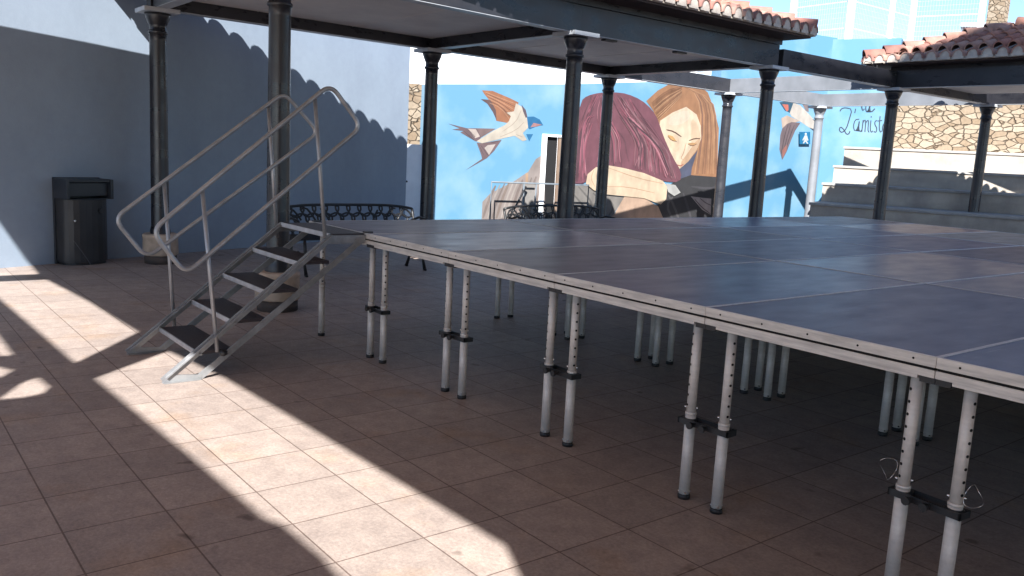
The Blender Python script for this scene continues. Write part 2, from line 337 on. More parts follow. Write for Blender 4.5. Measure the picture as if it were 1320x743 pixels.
for ry in range(4):
    for cx in range(-1, 7):
        if first: d = proto; first = False
        else: d = copy_tree(proto)
        d.location = (cx, ry*DY, 0)
        bare = (ry == 3 and cx == 1)
        if bare: d['label'] = 'stage deck with a beige plywood top in the back row of the stage'
        elif ry == 0 and cx == -1: d['label'] = 'dark brown stage deck at the top of the metal stairs, front row corner'
        else: d['label'] = 'dark brown stage deck, %s in the %s row counting from the end with the stairs' % (ORD[cx+1], ROW[ry])
        d['group'] = 'stage decks clamped side by side'
        mt = M['beige_ply'] if bare else DECK[(cx*2 + ry*3 + (cx*ry) % 3) % 4]
        for ch in d.children:
            if ch.name.startswith('deck_panel'): ch.material_slots[0].link = 'OBJECT'; ch.material_slots[0].material = mt

# leg clamps
def clamp_mesh():
    m = MB()
    m.box(-.135,.135,-.034,-.026,-.013,.013); m.box(-.135,.135,.026,.034,-.013,.013)
    for x in (-.094, .094):
        m.lathe(x, 0, [(.0256,-.013),(.034,-.013),(.034,.013),(.0256,.013)], 18)
    m.box(-.135,-.127,-.034,.034,-.013,.013); m.box(.127,.135,-.034,.034,-.013,.013)
    return m
clampA = None
def place_clamp(x, y, z, rz, label):
    global clampA
    if clampA is None:
        t = thing('leg_clamp', label, 'clamp', (x,y,z), rz, 'black clamps joining the stage legs')
        clamp_mesh().build('strap', M['clamp'], t)
        for xx in (-.045, .02):
            k = MB(); k.tube([(xx,-.034,0),(xx,-.060,0)], .0, 10, rs=[.007,.015]); k.tube([(xx,-.060,0),(xx,-.072,0)], .016, 10); k.build('knob', M['black'], t)
        clampA = t
    else:
        t = copy_tree(clampA); t.location = (x,y,z); t.rotation_euler = (0,0,rz); t['label'] = label
for k, nm in enumerate(['the front legs nearest the stairs', 'the second pair of front legs from the stairs', 'the third pair of front legs from the stairs', 'the fourth pair of front legs from the stairs', 'the front legs nearest the camera']):
    place_clamp(k, .08, .375 + .008*((k*7) % 3), R((-3, 2, -2, 3, -4)[k]), 'black clamp bar joining ' + nm)
place_clamp(-.906, DY, .745, R(90), 'black clamp bar high on the far legs behind the front edge')
# steel safety loops on the nearest legs
for (x, y, nm) in ((3.906, .08, 'left'), (4.094, .08, 'right')):
    lp = MB(); sg = -1 if nm == 'left' else 1
    lp.tube([(x + sg*(.03 + .030*(1-math.cos(a))) , y - .01 + .02*math.sin(2*a), .46 + .040*math.sin(a)) for a in [2*math.pi*i/24 for i in range(25)]], .0009, 6)
    tag(lp.build('wire_loop', M['pin']), 'thin steel safety wire loop on the %s leg of the pair nearest the camera' % nm, 'wire', 'safety wire loops')

# ------------------------------------------------------------------- stairs
st = thing('metal_stairs', 'portable aluminium stairs with two pipe handrails leading up to the stage', 'stairs')
for x, nm in ((-.06, 'r'), (-.90, 'l')):
    s_ = MB()
    s_.bar((x,-1.40,.012),(x,-.265,.905), .012, .05); s_.bar((x+.016,-1.385,.035),(x+.016,-.265,.915), .022, .008)
    s_.bar((x,-1.175,.012),(x,-.02,.885), .012, .042)
    s_.prism([(-1.405,.002),(-1.165,.002),(-1.16,.03),(-1.36,.05)], x-.0075, x+.0075, 0, ax=lambda u,v,w_: (w_,u,v))
    s_.box(x-.03, x+.03, -1.40, -1.17, .001, .006)
    s_.prism([(-.33,.855),(-.01,.855),(.0,.912),(-.30,.912)], x-.009, x+.009, 0, ax=lambda u,v,w_: (w_,u,v))
    for k in range(5):
        for dy in (.02, .20): s_.tube([(x-.02,-1.19+.2275*k+dy,.165+.185*k+(-.0 if dy<.1 else -.02)),(x+.02,-1.19+.2275*k+dy,.165+.185*k+(-.0 if dy<.1 else -.02))], .008, 8)
    s_.build('stringer', M['stair'], st)
    hk = MB(); hk.box(x-.02, x+.02, -.012, .05, .9275, .937); hk.build('hook', M['black'], st)
for k in range(4):
    y0 = -1.19 + .2275*k; z = .18 + .185*k
    tr = MB(); tr.box(-.885, -.075, y0+.012, y0+.235, z-.022, z)
    o = tr.build('tread', M['tread'], st)
    ed = MB(); ed.box(-.888, -.072, y0, y0+.0115, z-.03, z+.003); ed.build('nosing', M['alu_pale'], o, bevel=.003)
tr = MB(); tr.box(-.885, -.075, -.268, -.004, .898, .922); o = tr.build('landing', M['tread'], st)
ed = MB(); ed.box(-.89, -.07, -.282, -.2685, .892, .926); ed.build('nosing', M['alu_pale'], o, bevel=.003)
def handrail(x, loop, posts):
    rl = MB(); rl.tube(rounded([(x,y,z) for y,z in loop], .085, 6, True), .0148, 10, caps=False)
    hr = rl.build('handrail', M['rail'], st)
    for (ya,za),(yb,zb) in posts:
        pm = MB(); pm.tube([(x-.012,ya,za),(x-.012,yb,zb)], .0135, 10); pm.build('post', M['rail'], hr)
    return hr
handrail(-.045, [(-1.46,.965),(-.30,1.935),(-.06,1.665),(-1.26,.69)], [((-1.15,1.205),(-1.06,.17)),((-.405,1.83),(-.315,.90))])
handrail(-.945, [(-1.46,.955),(-.24,1.905),(.05,1.62),(-1.25,.675)], [((-1.12,1.205),(-1.06,.14)),((-.36,1.80),(-.28,.80))])
kb = MB(); kb.lathe(0,0,[(.012,-.02),(.024,-.012),(.026,.012),(.012,.02)],12); kb.build('knob', M['black'], st, loc=(-.03,-1.03,.165))

# ---------------------------------------------------------------- pergolas
ZB0, ZB1 = 2.985, 3.295
def column(parent, x, y, mt='pergola', ped=True, top=ZB0):
    c = MB()
    c.lathe(x, y, [(.118,0),(.118,.40),(.112,.42),(.104,.46),(.101,1.4),(.095,2.62),(.095,2.70),(.108,2.705),(.112,2.72),(.108,2.735),(.096,2.74),(.096,2.80),(.104,2.81),(.125,2.86),(.140,2.90),(.145,2.935)], 28)
    o = c.build('column', M[mt], parent)
    a = MB(); a.box(x-.20, x+.20, y-.20, y+.20, 2.936, top-.001); a.build('capital_plate', M['pale_plate'], o, bevel=.004)
    if ped:
        p = MB(); p.lathe(x, y, [(.19,.10),(.205,.115),(.20,.30),(.205,.31),(.205,.345),(.19,.36)], 24); p.build('pedestal', M['pedestal'], o)
        q = MB(); q.lathe(x, y, [(.185,.0),(.185,.0995)], 24); q.build('pedestal_foot', M['pedestal_low'], o)
    return o
def beam(parent, a, b, wd=.15, z0=ZB0, z1=ZB1, mt='pergola'):
    m = MB(); m.bar((a[0],a[1],(z0+z1)/2),(b[0],b[1],(z0+z1)/2), wd, z1-z0); o = m.build('beam', M[mt], parent, bevel=.003)
    d = (Vector((*b,0))-Vector((*a,0))).normalized()*.16; f = MB(); f.bar((a[0]+d.x,a[1]+d.y,z0-.0035),(b[0]-d.x,b[1]-d.y,z0-.0035), wd*.96, .006); f.build('pale_reflection_strip', M['pale_plate'], o)  # pale strip added for ground light reflected on the beam underside
    return o
def tiled_roof(parent, x0, x1, y0, y1, ze, pitch, sides):
    """hipped roof of barrel tiles over the rectangle; sides to be tiled"""
    t = math.tan(R(pitch)); hw = min(x1-x0, y1-y0)/2; PT = .213; LEN = .40; EXP = .34; RISE = 1.3
    long_y = (y1-y0) >= (x1-x0)
    # deck under the tiles + soffit + cream eave band
    zr = ze + hw*t
    if long_y: A, B = ((x0+x1)/2, y0+hw), ((x0+x1)/2, y1-hw)
    else: A, B = (x0+hw, (y0+y1)/2), (x1-hw, (y0+y1)/2)
    i = .02; dk = MB(); a0=(x0+i,y0+i,ze); a1=(x1-i,y0+i,ze); a2=(x1-i,y1-i,ze); a3=(x0+i,y1-i,ze); RA=(*A,zr); RB=(*B,zr)
    if long_y: fs = [[a0,a1,RA],[a1,a2,RB,RA],[a2,a3,RB],[a3,a0,RA,RB]]
    else: fs = [[a0,a1,RB,RA],[a1,a2,RB],[a2,a3,RA,RB],[a3,a0,RA]]
    for f in fs: dk.quad(f)
    dk.quad([a3,a2,a1,a0])
    root = dk.build('roof', M['mortar'], parent)
    eb = MB(); b = .05
    eb.box(x0,x1,y0,y0+b,ze-.045,ze+.004); eb.box(x0,x1,y1-b,y1,ze-.045,ze+.004); eb.box(x0,x0+b,y0+b,y1-b,ze-.045,ze+.004); eb.box(x1-b,x1,y0+b,y1-b,ze-.045,ze+.004)
    eb.build('eave_band', M['mortar'], root)
    tl = MB(); en = MB()
    def half(p, along, up, nrm, L, ra, rb, mi, lift):
        k = len(tl.v); n = 7
        for q, (s_, rr, lf) in enumerate(((0, ra, lift), (L, rb, lift*.15))):
            for j in range(n):
                th = math.pi*j/(n-1)
                tl.v.append(tuple(p + up*s_ + along*(rr*math.cos(th)) + nrm*(rr*math.sin(th)*RISE + lf)))
        for j in range(n-1):
            tl.f.append((k+j, k+j+1, k+n+j+1, k+n+j)); tl.m.append(mi); tl.sm.append(True)
        # thickness edge at the lower end
        k2 = len(tl.v)
        for j in range(n):
            th = math.pi*j/(n-1); tl.v.append(tuple(p + along*((ra-.016)*math.cos(th)) + nrm*((ra-.016)*math.sin(th)*RISE + lift)))
        for j in range(n-1):
            tl.f.append((k+j, k2+j, k2+j+1, k+j+1)); tl.m.append(mi); tl.sm.append(False)
    for side in sides:
        if side == 'x1': O = Vector((x1,y0,ze)); al = Vector((0,1,0)); inn = Vector((-1,0,0)); W = y1-y0; half_w = (x1-x0)/2
        if side == 'x0': O = Vector((x0,y0,ze)); al = Vector((0,1,0)); inn = Vector((1,0,0)); W = y1-y0; half_w = (x1-x0)/2
        if side == 'y0': O = Vector((x0,y0,ze)); al = Vector((1,0,0)); inn = Vector((0,1,0)); W = x1-x0; half_w = (y1-y0)/2
        if side == 'y1': O = Vector((x0,y1,ze)); al = Vector((1,0,0)); inn = Vector((0,-1,0)); W = x1-x0; half_w = (y1-y0)/2
        half_w = min(half_w, hw)
        up = (inn + Vector((0,0,t))).normalized(); nr = (Vector((0,0,1)) - inn*t).normalized()
        en = MB(); slope = half_w/math.cos(R(pitch)); nc = int(W/PT); pt = W/nc
        for c_ in range(nc):
            u = (c_+.5)*pt
            for r2 in range(int(slope/EXP)+1):
                run = r2*EXP*math.cos(R(pitch))
                lim = min(u, W-u)
                if run > lim + .02 or run > half_w - .05: continue
                p = O + al*(u + random.uniform(-.006,.006)) + up*(r2*EXP - (.06 if r2 == 0 else 0))
                L = min(LEN, max(.12, (lim-run)/math.cos(R(pitch))+.12), slope-r2*EXP+.03)
                upt, nrt = (up, nr) if r2 else ((inn + Vector((0,0,.04))).normalized(), Vector((0,0,1)))   # flared lowest course
                half(p, al, upt, nrt, L, .090+random.uniform(-.003,.003), .076, random.randrange(5), .018)
                if r2 == 0:   # mortar-filled tile end
                    n = 9; q0 = p + upt*.012
                    k = len(en.v)
                    en.v += [tuple(q0 + al*(.086*math.cos(math.pi*j/(n-1))) + nrt*(.086*RISE*math.sin(math.pi*j/(n-1)) + .018)) for j in range(n)] + [tuple(q0 - al*.086 - nrt*.02), tuple(q0 + al*.086 - nrt*.02)]
                    en.f.append(tuple(range(k, k+n+2))); en.m.append(0); en.sm.append(False)
        en.build('tile_end_mortar', M['mortar'], root)
    # hip and ridge cap tiles
    def cap(a, b2):
        a = Vector(a); b2 = Vector(b2); d = (b2-a); L = d.length; d.normalize(); sd_ = d.cross(Vector((0,0,1))).normalized(); nn = sd_.cross(d).normalized()
        for q in range(max(1, int(L/.33))):
            half(a + d*(q*.33), sd_, d, nn, .40, .115, .098, random.randrange(5), .055)
    for c0, rp in ((a0,RA),(a1,RA if long_y else RB),(a2,RB),(a3,RB if long_y else RA)): cap(c0, rp)
    if (RA[0]-RB[0])**2+(RA[1]-RB[1])**2 > .1: cap(RA, RB)
    tl.build('roof_tiles', TILES, root)
    return root

def ox(y): return -5.38 - .05*y          # outer column line
XI = -2.45
near = thing('pergola', 'dark grey pergola with a tiled roof beside the blue wall, nearest to the stage stairs', 'pergola', group='tiled pergolas in the square')
YN = [.10, 4.03, 7.85]
IN = lambda y: XI if y > 1 else -2.08
for y in YN: column(near, ox(y), y); column(near, IN(y), y if y > 1 else .2)
for y in YN: beam(near, (ox(y)+.06, y), (IN(y)-.06, y))
for a, b in ((YN[0]-.10, YN[1]), (YN[1]+.0025, YN[2]+.10)):
    beam(near, (ox(a), a), (ox(b), b), z0=ZB0+.001, z1=ZB1-.001); beam(near, (IN(a), a), (XI, b), z0=ZB0-.002, z1=ZB1+.002)
cl = MB(); cl.box(-5.80, -2.38, .03, 7.92, 3.125, 3.15)
for a in (1.3, 2.65, 5.3, 6.6): cl.box(-5.70, -2.52, a-.006, a+.006, 3.121, 3.1245)
cl.build('ceiling', M['ceiling'], near)
fz = MB()
for x0,x1,y0,y1 in ((-2.405,-2.35,.0,7.97),(-5.86,-5.80,.0,7.97),(-5.80,-2.405,.0,.05),(-5.80,-2.405,7.92,7.97)): fz.box(x0,x1,y0,y1,3.30,3.372)
fz.build('frieze', M['pergola'], near)
sf = MB(); sf.box(-5.84,-1.95,-.48,8.06,3.3735,3.395); sf.build('soffit', M['soffit'], near)
tiled_roof(near, -5.87, -1.91, -.52, 8.10, 3.445, 17, ('x1','x0','y0','y1'))
for y, dx in ((4.6, 0), (5.9, 0)):
    hk = MB(); hk.box(XI-.06, XI+.02, y-.10, y+.10, ZB0-.028, ZB0-.004); hk.build('lamp_clip', M['black'], near)

far = thing('pergola', 'dark grey pergola with a bright tiled roof in front of the stepped seating', 'pergola', group='tiled pergolas in the square')
YF = [11.43, 15.10]; XF = .75
for y in YF:
    column(far, XI, y); column(far, XF-.35, y)
    beam(far, (XI-.10, y), (XF, y), z0=ZB0+.002, z1=ZB1-.02)
for x in (XI, XF-.35): beam(far, (x, YF[0]+.08), (x, YF[1]-.08), z0=ZB0, z1=ZB1-.022)
cl = MB(); cl.box(XI+.02, XF, YF[0]+.02, 14.3, 3.125, 3.15); cl.build('ceiling', M['ceiling'], far)
fz = MB()
for x0,x1,y0,y1 in ((XI-.07,XF,YF[0]-.05,YF[0]),(XI-.07,XF,14.3,14.35),(XI-.07,XI-.02,YF[0],14.3)): fz.box(x0,x1,y0,y1,3.277,3.335)
fz.build('frieze', M['pergola'], far)
sf = MB(); sf.box(-2.78,1.02,11.03,14.36,3.336,3.355); sf.build('soffit', M['soffit'], far)
tiled_roof(far, -2.82, 1.06, 10.99, 14.40, 3.405, 20, ('x0','y0','x1','y1'))

link = thing('open_pergola_frame', 'open frame of bare beams linking the two tiled pergolas', 'pergola frame')
Yg, Yj = 11.43, 15.04
column(link, ox(Yg), Yg); column(link, ox(Yj), Yj, 'sunlit_frame')
beam(link, (XI, 8.06), (XI, 11.32), z0=ZB0+.004, z1=3.255)
beam(link, (ox(8.06), 8.06), (ox(Yg-.04), Yg-.04), z0=ZB0+.004, z1=3.255)
beam(link, (ox(Yg)-.10, Yg), (XI-.11, Yg), z0=ZB0+.003, z1=3.255, mt='sunlit_frame')
beam(link, (ox(Yg), Yg+.08), (ox(Yj), Yj-.08), z0=ZB0+.003, z1=3.255, mt='sunlit_frame')
beam(link, (ox(Yj)-.10, Yj), (XI-.08, Yj), z0=ZB0+.002, z1=3.255, mt='sunlit_frame')
cb = MB(); cb.tube([(XI,10.35,3.257),(XI,10.42,3.33),(XI,10.62,3.33),(XI,10.68,3.28),(XI,10.72,3.257)], .006, 6); cb.tube([(XI,10.80,3.257),(XI,10.80,3.31)], .006, 6); cb.build('cable_hook', M['black'], link)

# --------------------------------------------------------------- blue wall
def wallbox(name, p, ang, L, th, z0, z1, m, parent=None, back=True):
    """wall whose visible face runs from p along ang for L, thickness behind (left of the direction)"""
    c, s = math.cos(ang), math.sin(ang); d = Vector((c,s,0)); n = Vector((-s,c,0)) * (1 if back else -1)
    p = Vector((p[0],p[1],0)); q = p + d*L; P = [p, q, q+n*th, p+n*th]; mb = MB()
    mb.prism([(v.x,v.y) for v in P], z0, z1); return mb.build(name, m, parent)
a20 = R(110)
dW = Vector((math.cos(a20), math.sin(a20), 0)); WP = Vector((-5.95,-.1,0))
def wp(s_, off=0, z=0): return WP + dW*s_ + Vector((math.cos(R(20)), math.sin(R(20)), 0))*off + Vector((0,0,z))
p0 = wp(-9)
bw = wallbox('house_wall', p0, a20, 14.42, .35, 0, 3.45, M['wall']); tag(bw, 'pale blue rendered house wall behind the litter bin, striped by roof shadows', 'wall')

# --------------------------------------------------------------- litter bin
bn = thing('litter_bin', 'black litter bin with a rounded front standing against the blue wall', 'litter bin', tuple(wp(-.70, .006)), R(20))
# local x = out of the wall, y = along it
prof = [(0.0,-.265),(.16,-.265)] + [(.16+.15*math.cos(a), .262*math.sin(a)) for a in [R(-80+16*i) for i in range(11)]] + [(.16,.265),(0,.265)]
b = MB(); b.prism(prof, .03, .76); body = b.build('body', M['bin'], bn, bevel=.006)
b = MB(); b.prism([(u*.96+.002, v*.94) for u, v in prof], .0, .0295); b.build('base', M['black'], bn)
b = MB(); b.box(0,.03,-.285,.285,.0,1.0); b.box(.0305,.30,-.285,-.25,.7605,.99); b.box(.0305,.30,.25,.285,.7605,.99); b.box(.0305,.285,-.2495,.2495,.955,.99)
b.box(.0305,.05,-.2495,.2495,.7605,.95); b.build('hood', M['bin_hood'], bn, bevel=.006)
b = MB(); b.box(.06,.27,-.24,.24,.7605,.768); b.box(.225,.235,-.245,.245,.80,.945); b.build('flap', M['bin_hood'], bn)
b = MB(); b.tube([(.300,.12,.63),(.316,.12,.63)], .032, 18); b.build('badge', M['black'], bn)
b = MB(); b.tube([(.262,-.19,.52),(.290,-.19,.52)], .011, 12); b.build('lock', M['pin'], bn)
b = MB()
for k in range(3):
    ya = -.20 + .025*k
    for q in range(6):
        t0, t1 = q/6, (q+1)/6
        def pp(t): y = ya + .12*t; xx = .16+.15*math.sqrt(max(0,1-(y/.262)**2)); return (xx+.001, y, .29 - .045*k - .20*t)
        b.bar(pp(t0), pp(t1), .006, .012, up=(1,0,0))
b.build('chevron', mat('grey_chevron', (.10,.10,.105), rough=.6), bn)

# ------------------------------------------------------------------ benches
def make_bench(label, loc, rz):
    t = thing('iron_bench', label, 'bench', loc, rz, 'cast iron benches under the pergola')
    W = .93
    bk = MB(); N = 22
    def bp(y, v):                                    # backrest surface: y along, v 0..1 up
        h = .36 - .05*(abs(y)/W)**4
        return (-.20 - .10*v, y, .44 + h*v)
    bk.tube([bp(-W + 2*W*i/N, 1) for i in range(N+1)], .017, 8); bk.tube([bp(-W + 2*W*i/N, 0) for i in range(N+1)], .014, 8)
    for s_ in (-1, 1): bk.tube([bp(s_*W, v/5) for v in range(6)], .017, 8)
    random.seed(3)
    ncol = 12; nrow = 3
    for i in range(ncol):                             # scroll lattice
        for j in range(nrow):
            yc = -W + 2*W*(i+.5+(.25 if j % 2 else -.1))/ncol; vc = (j+.5)/nrow
            if abs(yc) > W-.06: continue
            ra = 2*W/ncol*.62; rv = .30
            bk.tube([bp(max(-W, min(W, yc + ra*math.cos(a)*(1+.15*math.sin(3*a)))), max(0, min(1, vc + rv*math.sin(a)*.75))) for a in [2*math.pi*q/14 for q in range(15)]], .0125, 6, caps=False)
    for i in range(7):
        y0 = -W + 2*W*i/7
        bk.tube([bp(min(W, y0 + 2*W/7*q/6), .5 + .42*math.sin(math.pi*(q/6*1.0) + i)) for q in range(7)], .013, 6)
    bk.build('backrest', M['iron'], t)
    se = MB()
    for k in range(7):
        x = -.17 + .055*k; se.tube([(x, -W + 2*W*i/8, .435 + .012*math.sin(k)) for i in range(9)], .013, 6)
    for s_ in (-1,0,1): se.tube([(-.20, s_*W*.97, .425),(.0, s_*W*.97, .415),(.19, s_*W*.97, .43)], .016, 8)
    se.build('seat', M['iron'], t)
    for s_ in (-1, 1):
        y = s_*W*.88
        l = MB(); l.tube([(.17,y,.43),(.19,y,.30),(.17,y,.15),(.22,y,.02)], .02, 8, rs=[.018,.02,.016,.022]); l.tube([(.20,y,.012),(.25,y,.012)], .014, 8); l.build('leg', M['iron'], t)
        l = MB(); l.tube([(-.17,y,.43),(-.19,y,.28),(-.15,y,.14),(-.21,y,.02)], .02, 8, rs=[.018,.02,.016,.022]); l.tube([(-.19,y,.012),(-.24,y,.012)], .014, 8); l.build('leg', M['iron'], t)
        l = MB(); l.tube([(.17,y,.20),(.0,y,.27),(-.17,y,.20)], .011, 8); l.build('leg_brace', M['iron'], t)
        ar = MB(); ar.tube([(-.24,y*1.08,.60),(-.05,y*1.08,.66),(.14,y*1.08,.64),(.20,y*1.08,.56),(.17,y*1.08,.43)], .016, 8); ar.build('armrest', M['iron'], t)
    return t
make_bench('black iron bench with scrolled back in front of the blue wall', (-4.02, 2.08, 0), R(1))
make_bench('black iron bench with scrolled back in front of the mural doorway', (-4.02, 5.46, 0), R(0))

# -------------------------------------------------------------- mural wall
MURAL0 = (-9.65, 6.69, 0.0); MURALE = (0.164885, 0.986313, 0.0)

